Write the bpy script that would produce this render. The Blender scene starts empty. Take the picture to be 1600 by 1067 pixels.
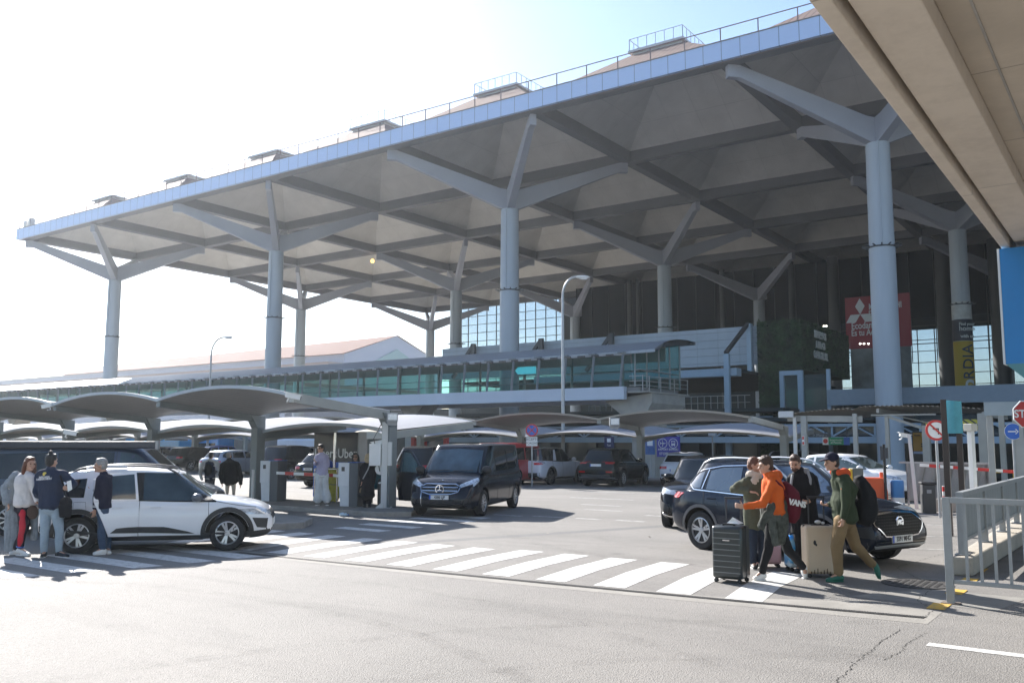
import bpy, bmesh, math, random
from math import sin, cos, pi, sqrt, radians
from mathutils import Vector, Matrix, noise
from mathutils.bvhtree import BVHTree
random.seed(7)
S = bpy.context.scene
COL = S.collection
# ------------------------------------------------------------ camera
CAMH = 1.92; FPX = 1408.0; PIT = .1117; ROLL = .0025; YAW = .6160
cam = bpy.data.cameras.new('camera'); co = bpy.data.objects.new('camera', cam); COL.objects.link(co)
cam.sensor_width = 36; cam.lens = FPX/1600*36; cam.clip_end = 6000; cam.clip_start = .1
co.matrix_world = Matrix.Translation((0, 0, CAMH)) @ Matrix.Rotation(YAW, 4, 'Z') @ Matrix.Rotation(pi/2+PIT, 4, 'X') @ Matrix.Rotation(ROLL, 4, 'Z')
S.camera = co
# ------------------------------------------------------------ light
SUN_EL = radians(30); SUN_AZ = radians(66)        # azimuth from +Y towards -X
w = bpy.data.worlds.new('World'); S.world = w; w.use_nodes = True
nt = w.node_tree; nt.nodes.clear()
sk = nt.nodes.new('ShaderNodeTexSky'); sk.sky_type = 'NISHITA'; sk.sun_disc = False
sk.sun_elevation = SUN_EL; sk.sun_rotation = -SUN_AZ; sk.air_density = 1.0; sk.dust_density = .7; sk.ozone_density = 2.5
bg = nt.nodes.new('ShaderNodeBackground'); bg.inputs[1].default_value = .085
ow = nt.nodes.new('ShaderNodeOutputWorld')
nt.links.new(sk.outputs[0], bg.inputs[0]); nt.links.new(bg.outputs[0], ow.inputs[0])
sl = bpy.data.lights.new('sun', 'SUN'); sl.energy = 4.6; sl.angle = radians(.53); sl.color = (1, .96, .91)
so = bpy.data.objects.new('sun', sl); COL.objects.link(so)
sd = Vector((-sin(SUN_AZ)*cos(SUN_EL), cos(SUN_AZ)*cos(SUN_EL), sin(SUN_EL)))
so.rotation_euler = sd.to_track_quat('Z', 'Y').to_euler(); so.location = (-30, 10, 60)
S.view_settings.view_transform = 'Standard'; S.view_settings.look = 'None'
S.view_settings.exposure = 1.48; S.view_settings.gamma = 1
S.render.engine = 'CYCLES'
S.cycles.max_bounces = 8; S.cycles.transparent_max_bounces = 12; HAZE = .00032
# ------------------------------------------------------------ placing: the photograph's rays
def ray(px, py):
    a = px-800; b = py-533.5
    u = a*cos(ROLL)+b*sin(ROLL); v = -a*sin(ROLL)+b*cos(ROLL)
    x = u/FPX; U = -v/FPX
    Y = cos(PIT)-U*sin(PIT); Z = sin(PIT)+U*cos(PIT)
    return Vector((x*cos(YAW)-Y*sin(YAW), x*sin(YAW)+Y*cos(YAW), Z))
C0 = Vector((0, 0, CAMH))
def G(px, py, z=0.0):
    d = ray(px, py); return C0+d*((z-CAMH)/d.z)
def onY(px, py, Y):
    d = ray(px, py); return C0+d*(Y/d.y)
def onX(px, py, X):
    d = ray(px, py); return C0+d*(X/d.x)
# ------------------------------------------------------------ objects
def tag(o, label=None, cat=None, group=None, kind=None):
    if label: o['label'] = label
    if cat: o['category'] = cat
    if group: o['group'] = group
    if kind: o['kind'] = kind
    return o
def thing(name, label, cat, loc=(0, 0, 0), rz=0.0, group=None):
    o = bpy.data.objects.new(name, None); COL.objects.link(o); o.empty_display_size = .2
    o.location = loc; o.rotation_euler = (0, 0, rz)
    return tag(o, label, cat, group)
def link(name, me, parent=None):
    o = bpy.data.objects.new(name, me); COL.objects.link(o)
    if parent is not None: o.parent = parent
    return o
def copy_tree(o, parent=None):
    c = o.copy(); COL.objects.link(c)
    if parent is not None: c.parent = parent
    for ch in list(o.children): copy_tree(ch, c)
    return c
class MB:
    def __init__(s): s.v = []; s.f = []; s.m = []; s.cur = 0
    def add(s, vs, fs):
        n = len(s.v); s.v += [tuple(v) for v in vs]
        for f in fs: s.f.append([n+i for i in f]); s.m.append(s.cur)
    def box(s, x0, x1, y0, y1, z0, z1):
        s.add([(x0,y0,z0),(x1,y0,z0),(x1,y1,z0),(x0,y1,z0),(x0,y0,z1),(x1,y0,z1),(x1,y1,z1),(x0,y1,z1)],
              [(0,3,2,1),(4,5,6,7),(0,1,5,4),(1,2,6,5),(2,3,7,6),(3,0,4,7)])
    def cbox(s, c, d): s.box(c[0]-d[0]/2, c[0]+d[0]/2, c[1]-d[1]/2, c[1]+d[1]/2, c[2]-d[2]/2, c[2]+d[2]/2)
    def hexa(s, a, b):                       # two quads (4 pts each) joined
        s.add(list(a)+list(b), [(3,2,1,0),(4,5,6,7),(0,1,5,4),(1,2,6,5),(2,3,7,6),(3,0,4,7)])
    def bar(s, p, q, w, h, up=(0,0,1)):      # rectangular bar p->q, width w, height h
        p = Vector(p); q = Vector(q); d = (q-p).normalized(); u = Vector(up)
        if abs(d.dot(u)) > .98: u = Vector((0,1,0))
        r = d.cross(u).normalized()*(w/2); t = r.cross(d).normalized()*(h/2)
        s.hexa([p-r-t,p+r-t,p+r+t,p-r+t],[q-r-t,q+r-t,q+r+t,q-r+t])
    def tube(s, pts, r, n=8, cap=True):
        pts = [Vector(p) for p in pts]; rs = r if isinstance(r, (list, tuple)) else [r]*len(pts)
        rings = []; ref = None
        for i, p in enumerate(pts):
            d = (pts[min(i+1, len(pts)-1)]-pts[max(i-1, 0)]).normalized()
            if ref is None:
                ref = Vector((0,0,1)) if abs(d.z) < .9 else Vector((1,0,0))
            a = (ref-d*ref.dot(d)).normalized(); ref = a; b = d.cross(a)
            rings.append([p+(a*cos(2*pi*k/n)+b*sin(2*pi*k/n))*rs[i] for k in range(n)])
        s.rings(rings, cap)
    def rings(s, R, cap=True, close=True):
        n = len(R[0]); vs = [v for r in R for v in r]; fs = []
        for i in range(len(R)-1):
            for k in range(n if close else n-1):
                k2 = (k+1) % n
                fs.append((i*n+k, i*n+k2, (i+1)*n+k2, (i+1)*n+k))
        if cap and close: fs.append(tuple(range(n-1, -1, -1))); fs.append(tuple((len(R)-1)*n+k for k in range(n)))
        s.add(vs, fs)
    def prism(s, poly, off):                 # 3d polygon extruded by vector off
        n = len(poly); a = [Vector(p) for p in poly]; o = Vector(off)
        s.add(a+[p+o for p in a], [tuple(range(n-1,-1,-1)), tuple(range(n, 2*n))]+[(i,(i+1)%n,n+(i+1)%n,n+i) for i in range(n)])
    def lathe(s, prof, n=24, c=(0,0,0), axis='z', cap=True):
        R = []
        for (r, h) in prof:
            ring = []
            for k in range(n):
                a = 2*pi*k/n
                if axis == 'z': v = (c[0]+r*cos(a), c[1]+r*sin(a), c[2]+h)
                elif axis == 'y': v = (c[0]+r*cos(a), c[1]+h, c[2]+r*sin(a))
                else: v = (c[0]+h, c[1]+r*cos(a), c[2]+r*sin(a))
                ring.append(v)
            R.append(ring)
        s.rings(R, cap)
    def ell(s, c, r, n=12, m=8, rot=None):
        c = Vector(c); R = []
        for i in range(m+1):
            t = pi*i/m; t = min(max(t, .04), pi-.04)
            ring = []
            for k in range(n):
                a = 2*pi*k/n; v = Vector((r[0]*sin(t)*cos(a), r[1]*sin(t)*sin(a), -r[2]*cos(t)))
                if rot is not None: v = rot @ v
                ring.append(c+v)
            R.append(ring)
        s.rings(R)
    def grid(s, P):                          # P[i][j] points
        n = len(P[0]); vs = [v for r in P for v in r]
        s.add(vs, [(i*n+j, i*n+j+1, (i+1)*n+j+1, (i+1)*n+j) for i in range(len(P)-1) for j in range(n-1)])
    def mesh(s, name, mats, smooth=0):
        me = bpy.data.meshes.new(name); me.from_pydata(s.v, [], s.f)
        if not isinstance(mats, (list, tuple)): mats = [mats]
        for m in mats: me.materials.append(m)
        if len(mats) > 1: me.polygons.foreach_set('material_index', s.m)
        bm = bmesh.new(); bm.from_mesh(me); bmesh.ops.recalc_face_normals(bm, faces=bm.faces); bm.to_mesh(me); bm.free()
        if smooth:
            me.polygons.foreach_set('use_smooth', [True]*len(me.polygons))
            me.set_sharp_from_angle(angle=radians(smooth))
        return me
    def build(s, name, mats, parent=None, smooth=0, bevel=0):
        o = link(name, s.mesh(name, mats, smooth), parent)
        if bevel:
            b = o.modifiers.new('bevel', 'BEVEL'); b.width = bevel; b.segments = 2; b.limit_method = 'ANGLE'; b.harden_normals = False
        return o
# ------------------------------------------------------------ materials
def mat(name, col, rough=.5, metal=0.0, var=0.0, vs=3.0, bump=0.0, bs=40.0, coat=0.0, spec=.5, col2=None, emis=None, estr=0, streak=False, alpha=None, aniso=None):
    m = bpy.data.materials.new(name); m.use_nodes = True; nt = m.node_tree; b = nt.nodes['Principled BSDF']
    b.inputs['Base Color'].default_value = (*col, 1); b.inputs['Roughness'].default_value = rough
    b.inputs['Metallic'].default_value = metal; b.inputs['Specular IOR Level'].default_value = spec
    if coat: b.inputs['Coat Weight'].default_value = coat; b.inputs['Coat Roughness'].default_value = .04
    if emis: b.inputs['Emission Color'].default_value = (*emis, 1); b.inputs['Emission Strength'].default_value = estr
    tc = nt.nodes.new('ShaderNodeTexCoord')
    if var:
        mp = nt.nodes.new('ShaderNodeMapping'); nt.links.new(tc.outputs['Object'], mp.inputs[0])
        if streak: mp.inputs['Scale'].default_value = (1, 1, .12)
        n1 = nt.nodes.new('ShaderNodeTexNoise'); n1.inputs['Scale'].default_value = vs; n1.inputs['Detail'].default_value = 6; n1.inputs['Roughness'].default_value = .62
        nt.links.new(mp.outputs[0], n1.inputs['Vector'])
        rp = nt.nodes.new('ShaderNodeMapRange'); rp.inputs[1].default_value = .3; rp.inputs[2].default_value = .72
        nt.links.new(n1.outputs['Fac'], rp.inputs[0])
        mx = nt.nodes.new('ShaderNodeMix'); mx.data_type = 'RGBA'
        c2 = col2 or tuple(min(1, c*(1+var)) for c in col); c1 = col if col2 else tuple(c*(1-var) for c in col)
        mx.inputs[6].default_value = (*c1, 1); mx.inputs[7].default_value = (*c2, 1)
        nt.links.new(rp.outputs[0], mx.inputs[0]); nt.links.new(mx.outputs[2], b.inputs['Base Color'])
        mr = nt.nodes.new('ShaderNodeMapRange'); mr.inputs[3].default_value = max(0, rough-.06); mr.inputs[4].default_value = min(1, rough+.08)
        nt.links.new(n1.outputs['Fac'], mr.inputs[0]); nt.links.new(mr.outputs[0], b.inputs['Roughness'])
    if bump:
        n2 = nt.nodes.new('ShaderNodeTexNoise'); n2.inputs['Scale'].default_value = bs; n2.inputs['Detail'].default_value = 4
        nt.links.new(tc.outputs['Object'], n2.inputs['Vector'])
        bp = nt.nodes.new('ShaderNodeBump'); bp.inputs['Strength'].default_value = bump; bp.inputs['Distance'].default_value = .02
        nt.links.new(n2.outputs['Fac'], bp.inputs['Height']); nt.links.new(bp.outputs[0], b.inputs['Normal'])
    return m
def glass(name, col, trans=.6, rough=.02, ior=1.45):
    m = bpy.data.materials.new(name); m.use_nodes = True; nt = m.node_tree; nt.nodes.clear()
    o = nt.nodes.new('ShaderNodeOutputMaterial'); t = nt.nodes.new('ShaderNodeBsdfTransparent'); t.inputs[0].default_value = (*col, 1)
    g = nt.nodes.new('ShaderNodeBsdfGlossy'); g.inputs['Roughness'].default_value = rough
    d = nt.nodes.new('ShaderNodeBsdfDiffuse'); d.inputs[0].default_value = (*[c*.5 for c in col], 1)
    m1 = nt.nodes.new('ShaderNodeMixShader'); m1.inputs[0].default_value = 1-trans
    m2 = nt.nodes.new('ShaderNodeMixShader'); f = nt.nodes.new('ShaderNodeFresnel'); f.inputs[0].default_value = ior
    nt.links.new(t.outputs[0], m1.inputs[1]); nt.links.new(d.outputs[0], m1.inputs[2])
    nt.links.new(f.outputs[0], m2.inputs[0]); nt.links.new(m1.outputs[0], m2.inputs[1]); nt.links.new(g.outputs[0], m2.inputs[2])
    nt.links.new(m2.outputs[0], o.inputs[0]); return m
def mathn(nt, op, a, b=None):
    n = nt.nodes.new('ShaderNodeMath'); n.operation = op
    for k, x in enumerate((a, b)):
        if x is None: continue
        if isinstance(x, (int, float)): n.inputs[k].default_value = x
        else: nt.links.new(x, n.inputs[k])
    return n.outputs[0]
def grooves(m, axis, period, width, depth=.02, dark=.75):
    """panel joints every `period` metres of object space along an axis, as bump and a darker joint"""
    nt = m.node_tree; b = nt.nodes['Principled BSDF']; tc = nt.nodes.new('ShaderNodeTexCoord'); sx = nt.nodes.new('ShaderNodeSeparateXYZ')
    nt.links.new(tc.outputs['Object'], sx.inputs[0])
    fr = mathn(nt, 'FRACT', mathn(nt, 'DIVIDE', sx.outputs['XYZ'.index(axis)], period))
    j = mathn(nt, 'GREATER_THAN', fr, width/period)
    bp = nt.nodes.new('ShaderNodeBump'); bp.inputs['Strength'].default_value = 1; bp.inputs['Distance'].default_value = depth
    nt.links.new(j, bp.inputs['Height'])
    if b.inputs['Normal'].is_linked: nt.links.new(b.inputs['Normal'].links[0].from_socket, bp.inputs['Normal'])
    nt.links.new(bp.outputs[0], b.inputs['Normal'])
    mx = nt.nodes.new('ShaderNodeMix'); mx.data_type = 'RGBA'; mx.blend_type = 'MULTIPLY'; mx.inputs[0].default_value = 1
    bc = b.inputs['Base Color']
    if bc.is_linked: nt.links.new(bc.links[0].from_socket, mx.inputs[6])
    else: mx.inputs[6].default_value = bc.default_value
    cv = nt.nodes.new('ShaderNodeMapRange'); cv.inputs[3].default_value = dark; cv.inputs[4].default_value = 1
    nt.links.new(j, cv.inputs[0]); nt.links.new(cv.outputs[0], mx.inputs[7]); nt.links.new(mx.outputs[2], bc)
    return m
K = dict(
 white=mat('white_paint', (.78,.78,.76), .45, var=.04),
 offwhite=mat('offwhite_metal', (.62,.62,.6), .45, var=.06, vs=1.2),
 grey=mat('grey_metal', (.3,.31,.32), .45, var=.08, vs=2),
 galv=mat('galvanised', (.38,.39,.4), .42, metal=.35, var=.1, vs=6),
 dark=mat('dark_metal', (.05,.052,.058), .4, var=.1),
 black=mat('black_plastic', (.018,.018,.02), .5, var=.1, vs=8),
 rubber=mat('rubber', (.022,.022,.023), .85, var=.25, vs=6),
 chrome=mat('chrome', (.75,.75,.77), .12, metal=1),
 alloy=mat('alloy', (.52,.53,.55), .28, metal=.7, var=.05),
 red=mat('red_paint', (.55,.03,.025), .4, var=.05), tail=mat('tail_lamp', (.5,.01,.012), .12, coat=1),
 orange=mat('orange_plastic', (.75,.12,.03), .5, var=.08), blue=mat('blue_paint', (.03,.13,.5), .4),
 yellow=mat('yellow_paint', (.7,.42,.03), .6, var=.12), lamp=mat('lamp_lens', (.72,.74,.78), .08, coat=1, var=.15, vs=30),
 concrete=mat('concrete', (.36,.34,.31), .85, var=.16, vs=1.3, bump=.3, bs=25),
)
def text(name, s, size, m, parent=None, loc=(0,0,0), rot=None, ext=.002, ax='CENTER', bold=0.0, sx=1.0):
    c = bpy.data.curves.new(name, 'FONT'); c.body = s; c.size = size; c.extrude = ext; c.align_x = ax; c.align_y = 'CENTER'; c.offset = bold; c.resolution_u = 3
    t = bpy.data.objects.new('t', c); COL.objects.link(t)
    me = bpy.data.meshes.new_from_object(t.evaluated_get(bpy.context.evaluated_depsgraph_get()))
    bpy.data.objects.remove(t); me.name = name; me.materials.clear(); me.materials.append(m)
    R = rot if rot is not None else Matrix.Rotation(pi/2, 3, 'X')
    me.transform(Matrix.Translation(loc) @ (R.to_4x4() @ Matrix.Diagonal((sx, 1, 1, 1))))
    return link(name, me, parent)
def rotXZ(ang): return Matrix.Rotation(ang, 3, 'Z') @ Matrix.Rotation(pi/2, 3, 'X')   # upright text whose face normal is (sin, -cos)
def remesh(mb, vox, smooth=2, fac=.5):
    me = mb.mesh('t', [K['white']]); o = link('t', me)
    r = o.modifiers.new('r', 'REMESH'); r.mode = 'VOXEL'; r.voxel_size = vox; r.use_smooth_shade = True
    if smooth: s_ = o.modifiers.new('s', 'SMOOTH'); s_.iterations = smooth; s_.factor = fac
    m2 = bpy.data.meshes.new_from_object(o.evaluated_get(bpy.context.evaluated_depsgraph_get()))
    bpy.data.objects.remove(o); bpy.data.meshes.remove(me); m2.materials.clear(); return m2
# ============================================================ GROUND
def asphalt():
    m = bpy.data.materials.new('asphalt'); m.use_nodes = True; nt = m.node_tree; b = nt.nodes['Principled BSDF']
    tc = nt.nodes.new('ShaderNodeTexCoord'); L = nt.links.new
    def nz(scale, det=5, rough=.6, v=None, dist=0):
        n = nt.nodes.new('ShaderNodeTexNoise'); n.inputs['Scale'].default_value = scale; n.inputs['Detail'].default_value = det; n.inputs['Roughness'].default_value = rough; n.inputs['Distortion'].default_value = dist
        L(v or tc.outputs['Object'], n.inputs['Vector']); return n.outputs['Fac']
    def rng(x, a, b_, c=0, d=1):
        r = nt.nodes.new('ShaderNodeMapRange'); r.inputs[1].default_value = a; r.inputs[2].default_value = b_; r.inputs[3].default_value = c; r.inputs[4].default_value = d; L(x, r.inputs[0]); return r.outputs[0]
    def mix(f, a, c, mode='MIX'):
        n = nt.nodes.new('ShaderNodeMix'); n.data_type = 'RGBA'; n.blend_type = mode
        if isinstance(f, float): n.inputs[0].default_value = f
        else: L(f, n.inputs[0])
        for i, x in ((6, a), (7, c)):
            if isinstance(x, tuple): n.inputs[i].default_value = (*x, 1)
            else: L(x, n.inputs[i])
        return n.outputs[2]
    mp = nt.nodes.new('ShaderNodeMapping'); mp.inputs['Scale'].default_value = (.16, 1.1, 1); mp.inputs['Rotation'].default_value = (0, 0, .06); L(tc.outputs['Object'], mp.inputs[0])
    base = mix(rng(nz(.35), .3, .7), (.18,.17,.157), (.24,.225,.207))
    base = mix(rng(nz(1.0, 5, .6, mp.outputs[0], .5), .5, .78, 0, .45), base, (.085,.08,.076))       # tyre polished lanes
    base = mix(rng(nz(2.3, 6, .7), .55, .8, 0, .35), base, (.19,.18,.165))
    vor = nt.nodes.new('ShaderNodeTexVoronoi'); vor.inputs['Scale'].default_value = 70; L(tc.outputs['Object'], vor.inputs['Vector'])
    base = mix(rng(vor.outputs['Color'], .62, .95, 0, .5), base, (.26,.25,.235))                      # stone chips
    base = mix(rng(vor.outputs['Color'], .0, .3, .55, 0), base, (.05,.048,.047))
    sp = nt.nodes.new('ShaderNodeTexVoronoi'); sp.inputs['Scale'].default_value = .55; L(tc.outputs['Object'], sp.inputs['Vector'])
    base = mix(rng(sp.outputs['Distance'], .0, .09, .5, 0), base, (.05,.048,.046))                    # oil and gum spots
    L(base, b.inputs['Base Color']); b.inputs['Roughness'].default_value = .82; b.inputs['Specular IOR Level'].default_value = .35
    bp = nt.nodes.new('ShaderNodeBump'); bp.inputs['Strength'].default_value = .55; bp.inputs['Distance'].default_value = .012
    L(vor.outputs['Distance'], bp.inputs['Height']); L(bp.outputs[0], b.inputs['Normal'])
    return m
ASPH = asphalt()
g = MB()
def gz(Y): return 0.0 if Y <= 46 else (-1.3*min(1, (Y-46)/10))
ys = [-250,-60,-10,0,5,10,15,20,26,32,38,46,48,50,52,54,56,62,90,160,320,620]; xs = [-900,-600,-200,-120,-80,-60,-40,-30,-20,-10,0,10,20,60,200,300]
g.grid([[(x, y, gz(y)) for x in xs] for y in ys])
tag(g.build('ground', ASPH), kind='structure')
PAINT = mat('road_paint', (.62,.61,.58), .7, var=0, bump=.3, bs=120)
def worn(m, dirt=(.24,.23,.21), sc=14, lo=.56, hi=.74):
    nt = m.node_tree; b = nt.nodes['Principled BSDF']; tc = nt.nodes.new('ShaderNodeTexCoord')
    n = nt.nodes.new('ShaderNodeTexNoise'); n.inputs['Scale'].default_value = sc; n.inputs['Detail'].default_value = 8; n.inputs['Roughness'].default_value = .75
    nt.links.new(tc.outputs['Object'], n.inputs['Vector'])
    r = nt.nodes.new('ShaderNodeMapRange'); r.inputs[1].default_value = lo; r.inputs[2].default_value = hi; nt.links.new(n.outputs['Fac'], r.inputs[0])
    mx = nt.nodes.new('ShaderNodeMix'); mx.data_type = 'RGBA'; mx.inputs[6].default_value = b.inputs['Base Color'].default_value; mx.inputs[7].default_value = (*dirt, 1)
    nt.links.new(r.outputs[0], mx.inputs[0]); nt.links.new(mx.outputs[2], b.inputs['Base Color']); return m
worn(PAINT, (.27,.255,.235), 9, .47, .7)
PAINT2 = worn(mat('faded_road_paint', (.42,.41,.39), .75), (.15,.145,.135), 6, .42, .62)
def strip(mb, pts, z=.004):
    n = len(mb.v); mb.v += [(p[0], p[1], z) for p in pts]; mb.f.append(list(range(n, n+len(pts)))); mb.m.append(mb.cur)
z = MB()
for k in range(-1, 13):                                    # main crossing, bars along Y
    x0 = -4.48-.925*k
    if k < 0: x0 = -3.5
    t = -.30 if k < 10 else -.4
    n0 = 10.9-.03*max(k, 0); f0 = 13.62 if k < 6 else 13.42
    if k == -1: continue
    strip(z, [(x0, n0+.02), (x0+.47, n0+.05), (x0+.47+t*.7, (n0+f0)/2), (x0+.47+t, f0), (x0+t-.02, f0-.02), (x0+t*.75, (n0+f0)/2)])
for k, (y0, xa, xb) in enumerate([(7.3,-15.6,-13.1), (8.15,-15.5,-12.82), (9.0,-15.3,-12.66), (9.83,-15.2,-12.5), (6.5,-15.9,-13.3), (5.65,-16.3,-13.6)]):
    strip(z, [(xa, y0), (xb, y0-.02), (xb+.12, y0+.42), (xa, y0+.42)])
for y0, xa, xb in [(14.5,-15.2,-13.75), (15.5,-15.4,-13.7), (16.5,-15.5,-13.9), (17.5,-15.6,-13.7), (18.5,-15.7,-14)]:
    strip(z, [(xa, y0), (xb, y0-.03), (xb, y0+.38), (xa, y0+.4)])
tag(z.build('zebra_crossing', PAINT), kind='structure')
z = MB()
for xa, xb, y0 in [(-14.6,-13.7,19.7), (-13.5,-12.5,19.95), (-12.2,-11.5,20.0), (-11.1,-10.3,20.1), (-11.2,-9.9,21.9), (-13.6,-12.4,22.8), (-14.8,-13.4,24.6), (-17,-14.5,27.5), (-14,-12.6,28.4),
                   (-19,-16.4,31.2), (-15.5,-12.5,32.6)]:
    strip(z, [(xa, y0), (xb, y0), (xb, y0+.22), (xa, y0+.22)])
for i in range(9):                                         # parking bay lines under the carports
    x = -55+6.9/2*i*1.5; strip(z, [(x, 34), (x+.1, 34), (x+.1, 39), (x, 39)])
strip(z, [(-5.6,17.6), (-3.1,18.2), (-3.1,18.3), (-5.6,17.7)]); strip(z, [(-5.2,20.2), (-3.1,20.9), (-3.1,21.0), (-5.2,20.3)])
strip(z, [(-6,23), (-3.1,23.9), (-3.1,24.05), (-6,23.15)])
tag(z.build('worn_road_markings', PAINT2), kind='structure')
z = MB(); strip(z, [(-1.9,9.55), (1.2,9.52), (1.2,9.66), (-1.9,9.71)])
strip(z, [(4.2,9.52), (7.2,9.5), (7.2,9.64), (4.2,9.66)])
tag(z.build('lane_line', PAINT), kind='structure')
YP = worn(mat('yellow_road_paint', (.62,.38,.05), .7), (.2,.19,.17), 11, .5, .68)
z = MB()
for x, y in [(-2.3,11.66), (-2.32,12.95), (-2.35,14.15), (-2.4,15.4)]:
    strip(z, [(x, y), (x+.2, y), (x+.2, y+.45), (x, y+.45)], .008)
tag(z.build('yellow_edge_line', YP), kind='structure')
# light concrete band with the drainage grate
CB = mat('concrete_band', (.25,.235,.21), .85, var=.18, vs=2.2, bump=.3, bs=30)
z = MB(); strip(z, [(-15.6,10.1), (-8,10.25), (-2.1,10.68), (-2.1,11.55), (-3.2,11.62), (-4.6,10.98), (-8,10.58), (-15.6,10.55)], .002)
tag(z.build('drain_surround', CB), kind='structure')
z = MB(); strip(z, [(-3.3,12.0), (-1.6,12.0), (-1.4,13.2), (-2.6,13.2)], .0025)
tag(z.build('concrete_patch', mat('pale_patch', (.22,.21,.19), .85, var=.15)), kind='structure')
z = MB(); strip(z, [(-9,28.5), (-3.2,30.5), (-3.2,50), (-13,44)], .0025)
tag(z.build('paved_footway', mat('paving', (.2,.185,.16), .85, var=.15, vs=.8)), kind='structure')
gr = MB(); gp0 = Vector((-13.2,10.36,0)); gp1 = Vector((-2.2,11.05,0)); n = 300; mid = Vector((-6.2,10.58,0))
def gpt(t): return (gp0*(1-t)*(1-t)+mid*2*t*(1-t)+gp1*t*t)
for i in range(n):
    a = gpt(i/n); b_ = gpt((i+.5)/n); d = (gpt((i+1)/n)-a).normalized(); nn = Vector((-d.y, d.x, 0))*.055
    gr.hexa([a-nn+Vector((0,0,.002)), b_-nn+Vector((0,0,.002)), b_+nn+Vector((.03,0,.002)), a+nn+Vector((.03,0,.002))], [a-nn+Vector((0,0,.009)), b_-nn+Vector((0,0,.009)), b_+nn+Vector((.03,0,.009)), a+nn+Vector((.03,0,.009))])
o = gr.build('drain_grate', mat('grate_iron', (.1,.095,.09), .6, metal=.5)); tag(o, 'long slotted iron drainage grate across the road in front of the zebra crossing', 'drain')
z = MB()
for i in range(40):
    a = gpt(i/40); b_ = gpt((i+1)/40); d = (b_-a).normalized(); nn = Vector((-d.y, d.x, 0))*.065
    z.add([a-nn+Vector((0,0,.005)), b_-nn+Vector((0,0,.005)), b_+nn+Vector((0,0,.005)), a+nn+Vector((0,0,.005))], [(0,1,2,3)])
z.build('channel', mat('grate_gap', (.012,.012,.012), .9), o)
mh = MB(); mh.lathe([(.46,.0),(.46,.012),(.43,.014),(.43,.008),(.001,.008)], 32, (-2.78,13.6,0))
for i in range(-4, 5):
    for j in range(-4, 5):
        if i*i+j*j < 17: mh.cbox((-2.78+i*.09,13.6+j*.09,.012), (.05,.05,.006))
tag(mh.build('manhole_cover', mat('cast_iron', (.07,.066,.062), .7, metal=.3)), 'round cast iron manhole cover in the pavement beside the railing', 'manhole cover')
def crack(path, wdt, seed):
    random.seed(seed); pts = []
    for (a, b_) in zip(path, path[1:]):
        a = Vector((*a, 0)); b_ = Vector((*b_, 0)); m_ = max(3, int((b_-a).length/.035))
        for i in range(m_): pts.append(a.lerp(b_, i/m_)+Vector((random.gauss(0,.012), random.gauss(0,.012), 0)))
    P = [[(p.x-wdt*random.uniform(.3,1), p.y, .0035), (p.x+wdt*random.uniform(.2,1), p.y+.004, .0035)] for p in pts]
    m_ = MB(); m_.grid(P); return m_
ck = crack([(-2.15,7.0), (-2.22,7.7), (-2.27,8.39), (-2.27,8.79), (-2.27,9.06), (-2.29,9.56), (-2.27,10.24)], .006, 3)
c2 = crack([(-2.1,8.7), (-2.04,9.08), (-2.07,9.55), (-2.03,10.22)], .005, 5)
ck.add(c2.v, c2.f); c2 = crack([(-2.07,9.55), (-1.95,9.6)], .004, 6); ck.add(c2.v, c2.f)
c2 = crack([(-2.2,11.05), (-2.2,11.6), (-2.5,12.2), (-2.55,13.5), (-3.4,15.2), (-3.0,19)], .006, 9); ck.add(c2.v, c2.f)
tag(ck.build('road_crack', mat('crack', (.03,.028,.026), .95)), kind='structure')
z = MB(); z.grid([[(x, y, -1.296) for x in (-420,-200,-120,-72)] for y in (57,90,150,300)]); tag(z.build('bounce_apron', mat('bounce_apron_pale', (.42,.4,.37), .8, var=.1, vs=.4)), kind='structure')  # added pale sheet, bounces sunlight up to the left roof underside
z = MB(); z.grid([[(x, y, -1.296) for x in (-72,-50,0,40)] for y in (59,70,90,120,152)]); tag(z.build('bounce_cut_floor', mat('bounce_cut_dark', (.055,.055,.058), .7, var=.15)), kind='structure')  # added dark sheet standing for shade, cuts bounce onto the deep ceiling
TM = bpy.data.materials.new('tyre_mark'); TM.use_nodes = True; nt = TM.node_tree; nt.nodes.clear(); o_ = nt.nodes.new('ShaderNodeOutputMaterial'); tr = nt.nodes.new('ShaderNodeBsdfTransparent'); df = nt.nodes.new('ShaderNodeBsdfDiffuse'); df.inputs[0].default_value = (.06,.057,.055,1)
tc = nt.nodes.new('ShaderNodeTexCoord'); n_ = nt.nodes.new('ShaderNodeTexNoise'); n_.inputs['Scale'].default_value = 2.4; n_.inputs['Detail'].default_value = 9; n_.inputs['Roughness'].default_value = .8; nt.links.new(tc.outputs['Object'], n_.inputs['Vector'])
r_ = nt.nodes.new('ShaderNodeMapRange'); r_.inputs[1].default_value = .45; r_.inputs[2].default_value = .75; r_.inputs[4].default_value = .16; nt.links.new(n_.outputs['Fac'], r_.inputs[0]); mx = nt.nodes.new('ShaderNodeMixShader'); nt.links.new(r_.outputs[0], mx.inputs[0]); nt.links.new(tr.outputs[0], mx.inputs[1]); nt.links.new(df.outputs[0], mx.inputs[2]); nt.links.new(mx.outputs[0], o_.inputs[0])
z = MB()
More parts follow.
